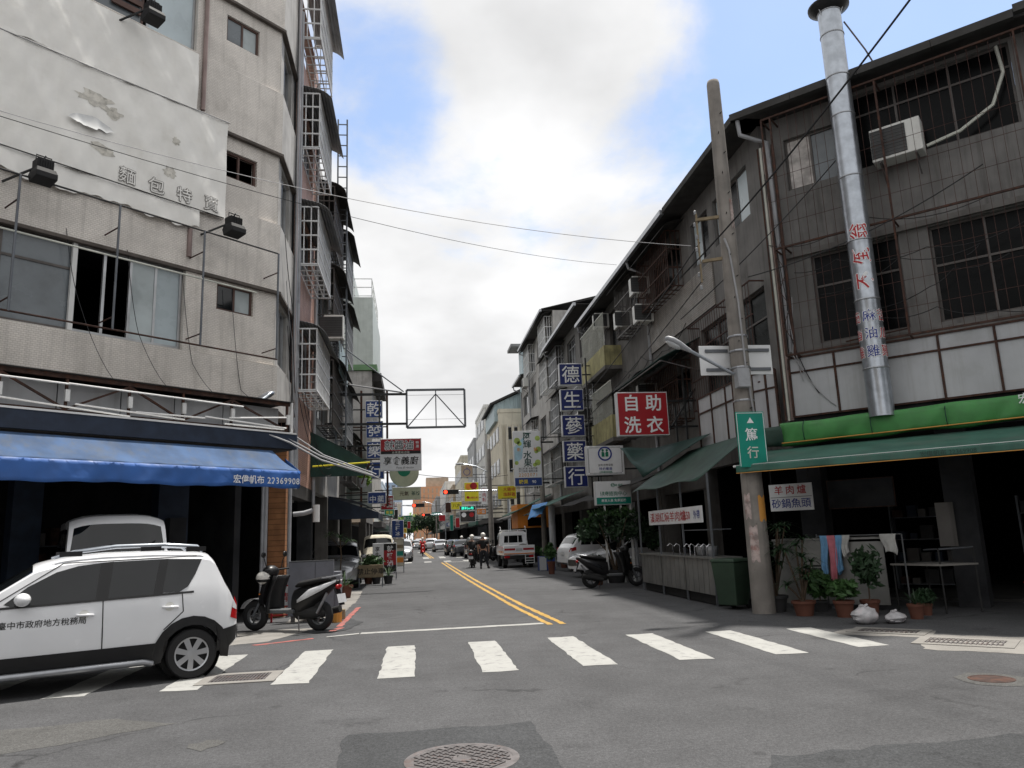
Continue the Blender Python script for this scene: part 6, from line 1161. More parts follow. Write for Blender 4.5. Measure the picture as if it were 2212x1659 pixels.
# ---- scooters
def scooter(label, x, y, deg, body='plastic_black', tail='car_white', sc=1., helmet=False, group='parked scooters', plate=True, name='scooter', box=False):
    t = thing(name, label, 'scooter', x, y, deg, 0, group); W = WM[t.name] @ Matrix.Scale(sc, 4)
    def o(mb, n, m, sm=60, par=None, **k): return mb.obj(n, MT[m], par or t, W, smooth=sm, **k)
    for wx in (0, 1.28):
        w_ = o(MB().lathe([(.15, -.045), (.21, -.05), (.245, -.03), (.25, 0), (.245, .03), (.21, .05), (.15, .045), (.15, -.045)], (wx, 0, .25), 24, 'y', cap=False), 'wheel', 'rubber'); r = MB().lathe([(.15, -.03), (.15, .03), (.13, .03), (.13, -.03), (.15, -.03)], (wx, 0, .25), 20, 'y', cap=False).lathe([(.04, -.05), (.04, .05)], (wx, 0, .25), 10, 'y')
        for i in range(5): a = i * 1.257; r.bar((wx + .03 * math.cos(a), 0, .25 + .03 * math.sin(a)), (wx + .14 * math.cos(a), 0, .25 + .14 * math.sin(a)), .03, .02)
        o(r, 'rim', 'plastic_grey', 40, w_)
    sec = lambda x_, zc, hw, hh: [(x_, hw * math.cos(a) * (1 if abs(math.cos(a)) < .8 else 1), zc + hh * math.sin(a)) for a in [2 * math.pi * k / 14 for k in range(14)]]
    o(MB().loft([sec(-.38, .80, .03, .03), sec(-.30, .78, .09, .06), sec(-.1, .68, .13, .14), sec(.1, .58, .155, .19), sec(.32, .50, .16, .24), sec(.48, .46, .13, .22)]), 'rear_body', body)
    for sg in (-1, 1): o(MB().loft([[(-.36, sg * .09, .80), (-.36, sg * .10, .83)], [(-.12, sg * .142, .67), (-.12, sg * .142, .76)], [(.12, sg * .165, .56), (.12, sg * .165, .69)], [(.34, sg * .165, .47), (.34, sg * .165, .52)]], cap=False, closed=False), 'tail_panel', tail, 60, solid=.012)
    o(MB().loft([sec(-.26, .845, .09, .035), sec(-.12, .845, .13, .05), sec(.15, .80, .14, .055), sec(.36, .77, .12, .05), sec(.44, .74, .08, .03)]), 'seat', 'black_cloth')
    o(MB().prism([(.42, -.16, .30), (.95, -.16, .30), (.98, -.16, .36), (.42, -.16, .36)], (0, .32, 0)), 'floorboard', 'plastic_grey', 30, bev=.01)
    def shield(a, b): z = .32 + .60 * b; return (1.03 - .14 * b + .05 * math.sin(b * 3.1) - .18 * abs(2 * a - 1) ** 2, (2 * a - 1) * (.23 - .05 * b), z)
    o(MB().grid(10, 8, shield), 'leg_shield', body, 180, solid=.03)
    o(MB().loft([[(1.06 + dx - .1 * f, y * wd_, z) for y, z, dx in ((-.19, .55 + .4 * f, -.06), (-.15, .56 + .4 * f, .05), (-.06, .56 + .4 * f, .12), (.06, .56 + .4 * f, .12), (.15, .56 + .4 * f, .05), (.19, .55 + .4 * f, -.06))] for f, wd_ in ((-.25, .7), (0, 1), (.5, 1), (.9, .8))], closed=True), 'front_cowl', body)
    o(MB().ball((1.14, 0, .76), (.05, .08, .05)), 'head_lamp', 'lamp_clear', 180)
    o(MB().ball((.99, 0, .99), (.13, .17, .11)), 'handlebar_cowl', body, 180)
    o(MB().path([(.86, -.34, 1.03), (.92, -.15, 1.02), (.96, 0, 1.02), (.92, .15, 1.02), (.86, .34, 1.03)], .016, 6), 'handlebar', 'rubber')
    for sg in (-1, 1):
        o(MB().path([(.92, sg * .2, 1.03), (.93, sg * .26, 1.18), (.92, sg * .30, 1.24)], .008, 5), 'mirror_stem', 'plastic_black'); o(MB().ball((.92, sg * .31, 1.28), (.02, .065, .05)), 'mirror', 'plastic_black', 180)
        o(MB().tube((1.28, sg * .07, .25), (1.08, sg * .06, .62), .022), 'fork', 'steel_grey'); o(MB().ball((1.1, sg * .13, .62), (.03, .03, .02)), 'indicator', 'lamp_orange', 180)
    o(MB().grid(10, 4, lambda a, b: (1.28 + .29 * math.cos(rad(25 + 130 * a)), (b - .5) * .15, .25 + .29 * math.sin(rad(25 + 130 * a)))), 'front_mudguard', tail if tail != 'car_white' else 'car_silver', 180, solid=.01)
    o(MB().loft([sec(-.12, .30, .05, .07), sec(.1, .30, .10, .12), sec(.42, .30, .11, .12), sec(.5, .32, .06, .08)]), 'engine', 'iron_dark')
    o(MB().tube((.3, -.17, .22), (-.28, -.19, .34), .05, 10, .06), 'silencer', 'iron_dark'); o(MB().tube((-.02, .12, .3), (-.22, .14, .62), .025), 'damper', 'steel'); o(MB().bar((.35, .1, .25), (.28, .18, .01), .02), 'stand', 'iron')
    o(MB().ball((-.36, 0, .72), (.04, .09, .045)), 'tail_lamp', 'tail_red', 180); o(MB().path([(-.1, .11, .86), (-.36, .09, .9), (-.42, 0, .91), (-.36, -.09, .9), (-.1, -.11, .86)], .014, 6), 'grab_rail', 'steel')
    o(MB().prism([(-.34, -.07, .70), (-.44, -.07, .42), (-.42, -.07, .42), (-.3, -.07, .70)], (0, .14, 0)), 'rear_fender', 'plastic_black')
    if plate: o(MB().prism([(-.40, -.13, .60), (-.40, .13, .60), (-.435, .13, .46), (-.435, -.13, .46)], (-.006, 0, 0)), 'number_plate', 'white_panel')
    if helmet:
        h = thing('helmet', 'pale open helmet hung on the left scooter handlebar', 'helmet', *(W @ V((1.04, .14, 0))).xy, deg, .84 * sc); MB().ball((0, 0, .06), (.14, .125, .12), 16, 10).obj('shell', MT['helmet_white'], h, smooth=180); MB().ball((0, 0, .02), (.143, .128, .06), 16, 6).obj('visor', MT['plastic_black'], h, smooth=180)
    return t
r_, f_ = V((-1.80, 15.10)), V((-3.10, 15.72)); d_ = f_ - r_
scooter('black scooter with white tail panel parked in front of the corner shop', r_.x, r_.y, math.degrees(math.atan2(d_.y, d_.x)), 'plastic_black', 'car_white', 1.10, True)
r_, f_ = spot(1279, 1271, z=0), spot(1352, 1267, z=0); d_ = f_ - r_
scooter('black scooter with its tail to the street under the right shrub', r_.x, r_.y + .1, math.degrees(math.atan2(d_.y, d_.x)) - 4, 'plastic_black', 'car_dark', 1.08)
rr = random.Random(4)
for i, (x, y, a, b) in enumerate(((5.1, 49, 35, 'plastic_black'), (5.5, 50.4, 30, 'car_dark'), (5.0, 51.6, 25, 'car_silver'), (6.1, 47.5, 40, 'plastic_black'), (4.8, 53.4, 60, 'car_dark'))):
    scooter(['first', 'second', 'third', 'fourth', 'fifth'][i] + ' of the scooters parked in a row before the second crossing', x, y, 180 + a, b, 'plastic_black', 1., group='scooters parked on the far right')
# ---- people
def person(label, x, y, deg, joints, mats, sc=1., hel=None, group=None):
    t = thing('person', label, 'person', x, y, deg, 0, group)
    J = {k: V(v) * sc for k, v in joints.items()}
    def skin_mesh(nm, chain, radii, m, par):
        me = bpy.data.meshes.new(nm); idx = {}; vs_ = []; es = []
        for a, b in chain:
            for k in (a, b):
                if k not in idx: idx[k] = len(vs_); vs_.append(J[k])
            es.append((idx[a], idx[b]))
        me.from_pydata(vs_, es, []); ob = bpy.data.objects.new(nm, me); C.objects.link(ob); k = ob.modifiers.new('s', 'SKIN'); k.use_smooth_shade = True; ob.modifiers.new('u', 'SUBSURF').render_levels = 1; ob.modifiers[-1].levels = 1
        for kk, i in idx.items(): r = radii[kk] * sc if not isinstance(radii[kk], tuple) else None; me.skin_vertices[0].data[i].radius = (r, r) if r else tuple(q * sc for q in radii[kk]); me.skin_vertices[0].data[i].use_root = (i == 0)
        bpy.context.view_layer.update(); m2 = bpy.data.meshes.new_from_object(ob.evaluated_get(bpy.context.evaluated_depsgraph_get())); bpy.data.objects.remove(ob)
        m2.materials.clear(); return link(nm, m2, MT[m], par)
    rad_ = dict(pel=.15, wai=.135, che=.165, nec=.06, hea=.05, top=.05, shl=.075, shr=.075, ell=.05, elr=.05, wrl=.036, wrr=.036, hal=.04, har=.04, hil=.095, hir=.095, knl=.066, knr=.066, anl=.045, anr=.045, tol=.04, tor=.04)
    skin_mesh('body', [('pel', 'wai'), ('wai', 'che'), ('che', 'nec'), ('nec', 'hea'), ('che', 'shl'), ('shl', 'ell'), ('ell', 'wrl'), ('wrl', 'hal'), ('che', 'shr'), ('shr', 'elr'), ('elr', 'wrr'), ('wrr', 'har'), ('pel', 'hil'), ('hil', 'knl'), ('knl', 'anl'), ('anl', 'tol'), ('pel', 'hir'), ('hir', 'knr'), ('knr', 'anr'), ('anr', 'tor')], rad_, mats[0], t)
    r2_ = {k: (v * 1.12 + .008 if not isinstance(v, tuple) else v) for k, v in rad_.items()}
    J['shl2'] = J['shl'].lerp(J['ell'], .75); J['shr2'] = J['shr'].lerp(J['elr'], .75); r2_['shl2'] = r2_['shr2'] = .075
    skin_mesh('shirt', [('pel', 'wai'), ('wai', 'che'), ('che', 'shl'), ('shl', 'shl2'), ('che', 'shr'), ('shr', 'shr2')], r2_, mats[1], t)
    J['pel2'] = J['pel'] + V((0, 0, .06)) * sc; r2_['pel2'] = .16
    skin_mesh('trousers', [('pel', 'pel2'), ('pel', 'hil'), ('hil', 'knl'), ('knl', 'anl'), ('pel', 'hir'), ('hir', 'knr'), ('knr', 'anr')], r2_, mats[2], t)
    for a, b in (('anl', 'tol'), ('anr', 'tor')): MB().path([J[a] + V((-.05, 0, -.02)) * sc, J[a].lerp(J[b], .6), J[b] + V((.03, 0, 0))], .052 * sc, 8).obj('shoe', MT['plastic_black'], t, smooth=60)
    h = J['hea'] + V((.01, 0, .10)) * sc
    hd = MB().ball(h, (.095 * sc, .078 * sc, .12 * sc), 14, 10).ball(h + V((.1, 0, -.01)) * sc, .016 * sc, 6, 4).obj('head', MT['skin'], t, smooth=180)
    for sg in (1, -1): MB().ball(h + V((.0, sg * .08, -.01)) * sc, (.02 * sc, .012 * sc, .03 * sc), 6, 4).obj('ear', MT['skin'], hd, WM[t.name], smooth=180); MB().ball(h + V((.085, sg * .033, .015)) * sc, .012 * sc, 6, 4).obj('eye', MT['ink_black'], hd, WM[t.name], smooth=180)
    if hel: MB().ball(h + V((-.01, 0, .03)) * sc, (.14 * sc, .125 * sc, .125 * sc), 16, 9).obj('helmet', MT[hel], t, smooth=180)
    else: MB().ball(h + V((-.02, 0, .035)) * sc, (.10 * sc, .088 * sc, .10 * sc), 14, 8).obj('hair', MT['ink_black'], t, smooth=180)
    for w_, sg in (('hal', 1), ('har', -1)):
        for k in range(4): b = J[w_] + V((.012 * (k - 1.5), 0, -.02)) * sc; MB().path([b, b + V((.006 * (k - 1.5), -sg * .004, -.035)) * sc, b + V((.006 * (k - 1.5), -sg * .016, -(.06 + .006 * (k in (1, 2)))) ) * sc], .009 * sc, 5, .006 * sc).obj('finger', MT['skin'], t, smooth=60)
        b = J[w_] + V((.035, 0, .0)) * sc; MB().path([b, b + V((.025, -sg * .006, -.02)) * sc, b + V((.03, -sg * .012, -.045)) * sc], .010 * sc, 5, .007 * sc).obj('thumb', MT['skin'], t, smooth=60)
    return t
STAND = dict(pel=(0, 0, .93), wai=(0, 0, 1.08), che=(0, 0, 1.30), nec=(0, 0, 1.46), hea=(.02, 0, 1.54), shl=(0, .19, 1.38), shr=(0, -.19, 1.38), ell=(-.02, .27, 1.12), elr=(-.02, -.27, 1.12), wrl=(.05, .27, .90), wrr=(.05, -.27, .90), hal=(.07, .27, .82), har=(.07, -.27, .82), hil=(0, .095, .88), hir=(0, -.095, .88), knl=(.02, .13, .48), knr=(.02, -.16, .48), anl=(-.03, .14, .09), anr=(-.03, -.22, .09), tol=(.11, .16, .04), tor=(.11, -.26, .04))
SIT = dict(pel=(.08, 0, .88), wai=(.10, 0, 1.02), che=(.16, 0, 1.24), nec=(.2, 0, 1.40), hea=(.23, 0, 1.47), shl=(.17, .19, 1.32), shr=(.17, -.19, 1.32), ell=(.38, .27, 1.12), elr=(.38, -.27, 1.12), wrl=(.70, .31, 1.06), wrr=(.70, -.31, 1.06), hal=(.80, .32, 1.05), har=(.80, -.32, 1.05), hil=(.12, .1, .84), hir=(.12, -.1, .84), knl=(.52, .14, .76), knr=(.52, -.14, .76), anl=(.56, .13, .42), anr=(.56, -.13, .42), tol=(.70, .13, .39), tor=(.70, -.13, .39))
person('person in black with white helmet standing behind the pickup truck', 3.35, 39.6, 78, STAND, ('skin', 'black_cloth', 'dark_jeans'), 1.0, 'helmet_white')
scooter('scooter stopped beside the person in black', 2.85, 41.2, 80, 'plastic_black', 'plastic_black', 1., group='ridden scooters', name='ridden_scooter')
person('rider in dark clothes and white helmet on the scooter by the truck', 2.87, 41.2, 80, SIT, ('skin', 'black_cloth', 'dark_jeans'), 1., 'helmet_white')
person('person in red shirt bending by the scooters on the right', 3.9, 49.5, 20, {**STAND, 'che': (.12, 0, 1.24), 'nec': (.24, 0, 1.36), 'hea': (.30, 0, 1.40), 'shl': (.15, .19, 1.30), 'shr': (.15, -.19, 1.30), 'ell': (.3, .24, 1.08), 'elr': (.3, -.24, 1.08), 'wrl': (.42, .2, .92), 'wrr': (.42, -.2, .92), 'hal': (.46, .2, .85), 'har': (.46, -.2, .85)}, ('skin', 'red_cloth', 'dark_jeans'), .98)
for i, (x, Y, cl, deg, lb) in enumerate(((.55, 74, 'tail_red', -90, 'red'), (-.55, 70, 'plastic_black', -90, 'dark'), (3.9, 68, 'plastic_black', 90, 'black'))):
    scooter(f'{lb} scooter ridden in the far traffic', x, Y, deg, cl, cl, 1., group='ridden scooters', name='ridden_scooter'); person(f'helmeted rider on the far {lb} scooter', x, Y, deg, SIT, ('skin', 'red_cloth' if lb == 'red' else 'black_cloth', 'dark_jeans'), 1., 'helmet_white')
# ------------------------------------------------------------------ plants and pots
def blades(mb, c, n, L_, w, rr, droop=.6, up=.9):
    for i in range(n):
        a = 2 * math.pi * i / n + rr.uniform(-.3, .3); d = V((math.cos(a), math.sin(a), 0)); l = L_ * rr.uniform(.7, 1.15); s_ = V((-d.y, d.x, 0)); pts = []
        el = rr.uniform(.25, 1.2) * up
        for k in range(5): f = k / 4; pts.append((V(c) + d * (l * f * math.cos(el)) + V((0, 0, l * (f * math.sin(el) - droop * f * f))), w * (1 - f) ** .6 * (.5 + f if f < .5 else 1)))
        for (p, w1), (q, w2) in zip(pts, pts[1:]): mb.quad(p - s_ * w1, p + s_ * w1, q + s_ * w2, q - s_ * w2)
    return mb
def pot(t, r, h, m='terracotta', F=None):
    MB().lathe([(r * .72, 0), (r * .95, h * .82), (r * 1.06, h * .82), (r * 1.06, h), (r * .94, h), (r * .9, h * .9), (.01, h * .9)], n=18).obj('pot', MT[m], t, F, smooth=40)
def potted(label, x, y, r, h, kind, ph, seed, m='terracotta', lm='leaf_mid', group=None, z=0, n=420):
    t = thing('potted_plant', label, 'plant', x, y, 0, z, group); pot(t, r, h, m); rr = random.Random(seed)
    if kind == 'bush': MB().path([(0, 0, h * .8), (.02, 0, h + ph * .6)], .014, 5).obj('stem', MT['bark'], t); leafball('foliage', lm, t, None, [((rr.uniform(-.4, .4) * r, rr.uniform(-.4, .4) * r, h + ph * rr.uniform(.35, .85)), (r * 1.35, r * 1.35, ph * .3)) for _ in range(7)], n, .08, seed)
    elif kind == 'palm':
        st = MB(); lf = MB()
        for k in range(9):
            a = rr.uniform(0, 6.28); tp = V((math.cos(a) * r * rr.uniform(.3, 1.5), math.sin(a) * r * rr.uniform(.3, 1.5), h + ph * (.25 + .095 * k))); st.path([(0, 0, h * .8), (tp.x * .5, tp.y * .5, (h + tp.z) / 2), tp], .016, 6); blades(lf, tp, 20, .36, .026, rr)
        st.obj('stem', MT['bark'], t, smooth=60); lf.obj('leaf_rosettes', MT[lm], t)
    elif kind == 'grass': blades(MB(), (0, 0, h * .85), 26, ph, .014, rr, .35, 1.15).obj('blades', MT[lm], t)
    return t
for i, (lb, px, py, r, h, k, ph, m, lm) in enumerate((
    ('tall rosette leaved plant in wide terracotta pot by the pole', 1745, 1331, .20, .26, 'palm', 1.05, 'terracotta', 'leaf_dark'),
    ('leafy plant in brown pot left of the towels', 1833, 1334, .17, .28, 'bush', .35, 'terracotta', 'leaf_mid'),
    ('broad leafy plant behind the tied plastic bags', 1890, 1330, .16, .26, 'bush', .9, 'terracotta', 'leaf_dark'),
    ('spiky plant in small brown pot right of the plastic bags', 1990, 1338, .13, .24, 'grass', .45, 'terracotta', 'leaf_dark'),
    ('small terracotta pot plant at the eatery threshold', 2012, 1330, .10, .2, 'bush', .2, 'terracotta', 'leaf_dark'),
    ('low trailing plant in dark pot beside the wide terracotta pot', 1780, 1322, .15, .2, 'bush', .55, 'pot_dark', 'leaf_mid'))):
    p = spot(px, py, z=0); potted(lb, p.x, p.y + .1, r, h, k, ph, 40 + i, m, lm, 'potted plants at the eatery')
p = spot(1700, 1325, z=0); t = thing('dracaena_cluster', 'tall dark cluster of rosette leaves between the pole and the counter', 'plant', p.x, p.y + .35); pot(t, .2, .3, 'pot_dark'); rq = random.Random(77); lf = MB(); st_ = MB()
for k in range(12):
    a = rq.uniform(0, 6.28); tp = V((math.cos(a) * rq.uniform(.1, .4), math.sin(a) * rq.uniform(.1, .35), rq.uniform(.7, 1.75))); st_.path([(0, 0, .25), (tp.x * .4, tp.y * .4, tp.z * .6), tp], .014, 5); blades(lf, tp, 20, .36, .028, rq)
st_.obj('stem', MT['bark'], t, smooth=60); lf.obj('leaf_rosettes', MT['leaf_dark'], t)
def bag(label, px, py, sx_, sy_, sz_, seed):
    p = spot(px, py, z=0); t = thing('plastic_bag', label, 'bag', p.x, p.y + .12, 20 * seed, 0, 'tied plastic bags'); rr = random.Random(seed)
    rings = []
    for k in range(8):
        f = k / 7; rad_ = math.sin(math.pi * (.12 + .80 * f)) ** .7
        rings.append([(sx_ * rad_ * math.cos(a) * rr.uniform(.78, 1.1), sy_ * rad_ * math.sin(a) * rr.uniform(.78, 1.1), sz_ * f + rr.uniform(-.01, .01) * (k > 0)) for a in [2 * math.pi * j / 14 for j in range(14)]])
    MB().loft(rings).obj('sack', MT['plastic_bag'], t, smooth=35)
    MB().path([(0, 0, sz_ * .93), (.03, .01, sz_ + .01), (.08, 0, sz_ + .03)], .03, 6, .02).path([(0, 0, sz_ * .93), (-.03, .01, sz_ + .02), (-.08, .02, sz_ + .02)], .03, 6, .02).obj('knot', MT['plastic_bag'], t, smooth=60)
bag('larger tied white plastic bag of rubbish by the storm grate', 1880, 1349, .24, .2, .26, 1); bag('flat tied white plastic bag right of the larger one', 1945, 1347, .24, .16, .16, 2)
# ---- green wheeled bin
p = spot(1600, 1318, z=0); t = thing('wheeled_bin', 'dark green wheeled bin beside the concrete pole', 'bin', p.x, p.y + .3, -60)
MB().loft([[(-.22, -.2, .08), (.22, -.2, .08), (.22, .22, .08), (-.22, .22, .08)], [(-.28, -.27, .92), (.28, -.27, .92), (.28, .29, .92), (-.28, .29, .92)]]).obj('tub', MT['bin_green'], t, bev=.02); MB().loft([[(-.30, -.29, .922), (.30, -.29, .922), (.30, .31, .922), (-.30, .31, .922)], [(-.27, -.26, .98), (.27, -.26, .98), (.27, .28, .98), (-.27, .28, .98)]]).obj('lid', MT['bin_green'], t, bev=.015)
for sg in (-1, 1): MB().lathe([(.09, -.03), (.09, .03)], (sg * .2, .24, .09), 14, 'x').obj('wheel', MT['rubber'], t)
MB().tube((-.22, .34, .9), (.22, .34, .9), .02).obj('handle', MT['bin_green'], t)
# ---- food stall along the right arcade
st = thing('food_stall', 'slatted stainless food stall counter with red lettered board along the right arcade', 'stall', 6.3, 18.2)
for i in range(17):
    y = 15.75 + i * .31; B(6.12, 6.15, y + .012, y + .298, .22, .95).obj('front_slat', MT['stainless'], st, I4)
bx('countertop', 'stainless', st, I4, 6.08, 6.75, 15.7, 21.05, .955, .99); bx('kick_board', 'iron_dark', st, I4, 6.2, 6.7, 15.75, 21, .02, .215); bx('back_panel', 'dark_wall', st, I4, 6.72, 6.75, 15.75, 21, .22, .953)
for y in (15.75, 17.5, 19.25, 21): MB().bar((6.14, y, 0), (6.14, y, 2.75), .04).obj('post', MT['steel_grey'], st, I4)
for y in (15.9, 16.25, 16.55, 17.0, 17.3, 18.0, 18.5): MB().path([(6.2, y, .99), (6.2, y, 1.22), (6.14, y + .03, 1.26), (6.08, y + .05, 1.2)], .012, 5).obj('tap', MT['chrome'], st, I4)
for y, z in ((16.6, 1.0), (17.2, 1.0)): MB().lathe([(.12, 0), (.14, .12), (.14, .2)], (6.45, y, z), 12).obj('pan', MT['steel'], st, I4)
bx('upper_shelf', 'steel_grey', st, I4, 6.15, 6.6, 15.8, 17.6, 1.55, 1.57)
F6 = fr(6.12, 0, -90); bx('name_board', 'sign_white', st, F6, -19.95, -16.1, -.03, .0, 1.72, 2.08)
put_text(st, '溪湖紅燒羊肉爐', -18.45, 1.90, .25, MT['ink_red'], -.035, F6, .006, sxz=(1.55, 1)); put_text(st, '650', -17.0, 1.90, .24, MT['ink_red'], -.035, F6, .014); put_text(st, '外帶', -16.4, 1.90, .2, MT['ink_blue'], -.035, F6, .01)
def tarp(name, label, pts, m, sag=.08, nu=12, nv=8, cat='tarpaulin'):
    a, b, c, d = [V(p) for p in pts]
    return tag(MB().grid(nu, nv, lambda u, v: (a.lerp(b, u)).lerp(d.lerp(c, u), v) + V((0, 0, -sag * math.sin(u * 3.14) * math.sin(v * 3.14) + .03 * math.sin(u * 11 + v * 5) * v))).obj(name, MT[m], None, I4, smooth=180, solid=.008), label, cat)
tarp('stall_tarp', 'dark green tarpaulin slung over the near end of the food stall', [(7.3, 15.6, 3.6), (7.2, 19.6, 3.62), (5.85, 20.6, 2.62), (5.95, 15.9, 2.62)], 'tarp_teal', .12)
tarp('stall_tarp', 'green tarpaulin peak beneath the red laundry sign', [(7.3, 18.2, 3.9), (7.4, 23.2, 4.1), (6.1, 22.4, 4.05), (6.2, 20.6, 3.05)], 'tarp_dkgreen', .18)
tarp('shop_awning', 'sagging dark awning flap beside the emblem sign', [(8.0, 22.5, 3.5), (8.0, 27, 3.5), (6.5, 27, 3.0), (6.5, 22.8, 3.0)], 'sheet_dark', .1, cat='awning')
tarp('shop_awning', 'green awning above the blue tarpaulin on the right', [(8.0, 36, 3.6), (8.0, 43, 3.6), (6.2, 43, 2.9), (6.2, 36, 2.95)], 'awning_green', .05, cat='awning')
tarp('shop_awning', 'long dark awning added to darken the arcade behind the stacked blue signs', [(8.0, 27.2, 3.3), (8.0, 35.4, 3.3), (6.4, 35.4, 2.75), (6.4, 27.2, 2.75)], 'sheet_dark', .08, cat='awning')  # this and the next two awnings are added to darken bright arcade pillars
tarp('shop_awning', 'dark awning added to darken the far right arcade before the kiosk', [(8.0, 43.2, 3.4), (8.0, 45.3, 3.4), (6.2, 45.3, 2.7), (6.2, 43.2, 2.7)], 'tarp_dkgreen', .05, cat='awning')
tarp('shop_awning', 'dark awning added to darken the arcade between kiosk and second crossing', [(8.0, 49.2, 3.3), (8.0, 56.5, 3.3), (5.6, 56.5, 2.7), (5.6, 49.2, 2.6)], 'sheet_dark', .08, cat='awning')
mat('tarp_blue', (.12, .36, .78), .55, var=.1, vs=4)
a, b = spot(1142, 1120, Y=41), spot(1180, 1086, Y=41); tarp('blue_tarp', 'bright blue tarpaulin flap hanging below the green awning', [spot(1150, 1091, Y=41.6), spot(1183, 1084, Y=40.4), spot(1171, 1110, Y=40.0), spot(1140, 1122, Y=41.2)], 'tarp_blue', .03)
# orange kiosk with green roof on the right
t = thing('orange_kiosk', 'orange kiosk wall with sloping green roof before the second crossing', 'kiosk', 7, 47); bx('wall', 'sign_orange', t, I4, 6.0, 8.0, 46, 49, 2.0, 3.4); bx('wall_lower', 'dark_wall', t, I4, 6.1, 8.0, 46.1, 49, 0, 1.99); bx('hatch', 'shade_black', t, I4, 6.6, 7.4, 45.96, 46, 2.1, 2.6)
MB().prism([(5.4, 45.4, 2.75), (8.0, 45.4, 3.9), (8.0, 49, 3.9), (5.4, 49, 2.75)], (0, 0, .05)).obj('roof', MT['awning_green'], t, I4)
t = thing('white_column', 'white fluted pipe column standing in a planter on the right', 'column', 6.75, 38.5)
MB().lathe([(.2, 0), (.2, .3), (.17, .32), (.17, 3.0)], n=16).obj('shaft', MT['white_panel'], t, smooth=40)
p = spot(1181, 1232, z=0); t = thing('blue_planter', 'pale and blue box planter at the foot of the white column', 'planter', p.x, p.y); B(-.35, .35, -.3, .3, 0, .62).obj('box', MT['sign_blue2'], t, bev=.02); B(-.36, -.05, -.32, -.302, .02, .6).obj('white_face', MT['white_panel'], t); leafball('foliage', 'leaf_mid', t, None, [((0, 0, .8), (.35, .3, .25)), ((.2, 0, 1.0), (.2, .2, .2))], 240, .09, 5)
p = spot(1192, 1240, z=0); potted('leafy plant in terracotta pot beside the blue planter', p.x, p.y, .16, .5, 'bush', .5, 61, 'terracotta', 'leaf_mid')
# big dark shrub over the parked cars
t = thing('dark_shrub', 'large dark shrub with drooping branches over the parked cars', 'shrub', 6.3, 24.6)
pot(t, .35, .4, 'pot_dark')
for a in range(6): MB().path([(0, 0, .3), (.25 * math.cos(a), .25 * math.sin(a), 1.0), (.9 * math.cos(a), .8 * math.sin(a), 1.7 + .15 * (a % 3))], .035, 5, .012).obj('limb', MT['bark'], t)
bl = [((-.7, 0, 1.75), (.55, .5, .3)), ((-.2, .2, 2.0), (.6, .6, .38)), ((.5, 0, 1.9), (.6, .6, .35)), ((1.0, .1, 1.55), (.5, .5, .32)), ((-.9, -.2, 1.5), (.35, .4, .2)), ((.2, -.3, 1.55), (.6, .4, .28)), ((.0, .3, 2.35), (.35, .4, .22)), ((1.3, 0, 1.25), (.3, .3, .28))]
leafball('foliage', 'leaf_dark', t, None, bl, 3000, .085, 9); leafball('top_foliage', 'leaf_mid', t, None, [((-.4, .1, 2.15), (.5, .45, .2)), ((.3, 0, 2.2), (.5, .5, .18)), ((-.8, 0, 1.9), (.3, .3, .15))], 500, .08, 10)
for i, (x, y, lb) in enumerate(((5.55, 23.9, 'small pot plant in front of the silver white car'), (6.75, 21.6, 'red pot plant between scooter and food stall'), (7.2, 46, 'bushy pot plant beside the orange kiosk'), (6.9, 36.6, 'bushy pot plant under the blue tarpaulin'))): potted(lb, x, y, .18, .32, 'bush', .55, 70 + i, 'terracotta', 'leaf_mid' if i > 1 else 'leaf_dark', 'pot plants along the right arcade')
# ------------------------------------------------------------------ left pavement clutter
t = thing('grey_cabinet', 'tall grey panelled cabinet behind the left scooter', 'cabinet', -2.2, 16.9)
mat('cabinet_grey', (.16, .165, .19), .6, var=.1, vs=3, dirt=.2)
a, b = spot(621, 1330, Y=16.9), spot(721, 1211, Y=16.9); bx('front_panel', 'cabinet_grey', t, I4, a.x, b.x, 16.9, 17.0, .12, b.z, bev=.01); bx('top_edge', 'plastic_grey', t, I4, a.x, b.x, 16.89, 17.01, b.z + .002, b.z + .02); bx('body', 'cabinet_grey', t, I4, b.x - .5, b.x + .12, 17.02, 17.5, .1, .98); bx('panel_joint', 'pot_dark', t, I4, (a.x + b.x) / 2 + .08, (a.x + b.x) / 2 + .09, 16.896, 16.9, .7, b.z - .02)
for x in (a.x + .1, b.x - .1): bx('foot', 'iron', t, I4, x - .04, x + .04, 16.92, 17.0, 0, .12)
t = thing('red_frame_sign', 'small red framed stand sign with white panel by the wood pillar', 'sign', -2.95, 17.3)
F_ = fr(-2.92, 17.2, 0)
for x in (-.12, .32): bx('leg', 'sign_red', t, F_, x - .02, x + .02, -.02, .02, 0, .95)
for z in (.12, .30, .72, .92): bx('rail', 'sign_red', t, F_, -.1, .3, -.015, .015, z, z + .025)
bx('panel', 'sign_white', t, F_, -.09, .29, -.012, .012, .33, .715); put_text(t, '請', .12, .5, .2, MT['ink_red'], -.016, F_, .01)
for i, (px, py, s_) in enumerate(((728, 1345, 1), (738, 1338, .8))):
    p = spot(px, py, z=0); tag(MB().loft([[(.1 * s_ * math.cos(a) * (1 + .2 * math.sin(a * 3)), .08 * s_ * math.sin(a), z) for a in [k * .785 for k in range(8)]] for z in (0, .18 * s_, .26 * s_)]).obj('kerb_block', MT['ink_orange' if i == 0 else 'wood'], None, fr(p.x, p.y), bev=.01), ['orange painted stone block at the cabinet foot', 'brown stone block behind the orange one'][i], 'stone')
p = spot(745, 1292, z=0); potted('spiky plant in terracotta pot on the left pavement', p.x, p.y, .22, .36, 'grass', .7, 81)
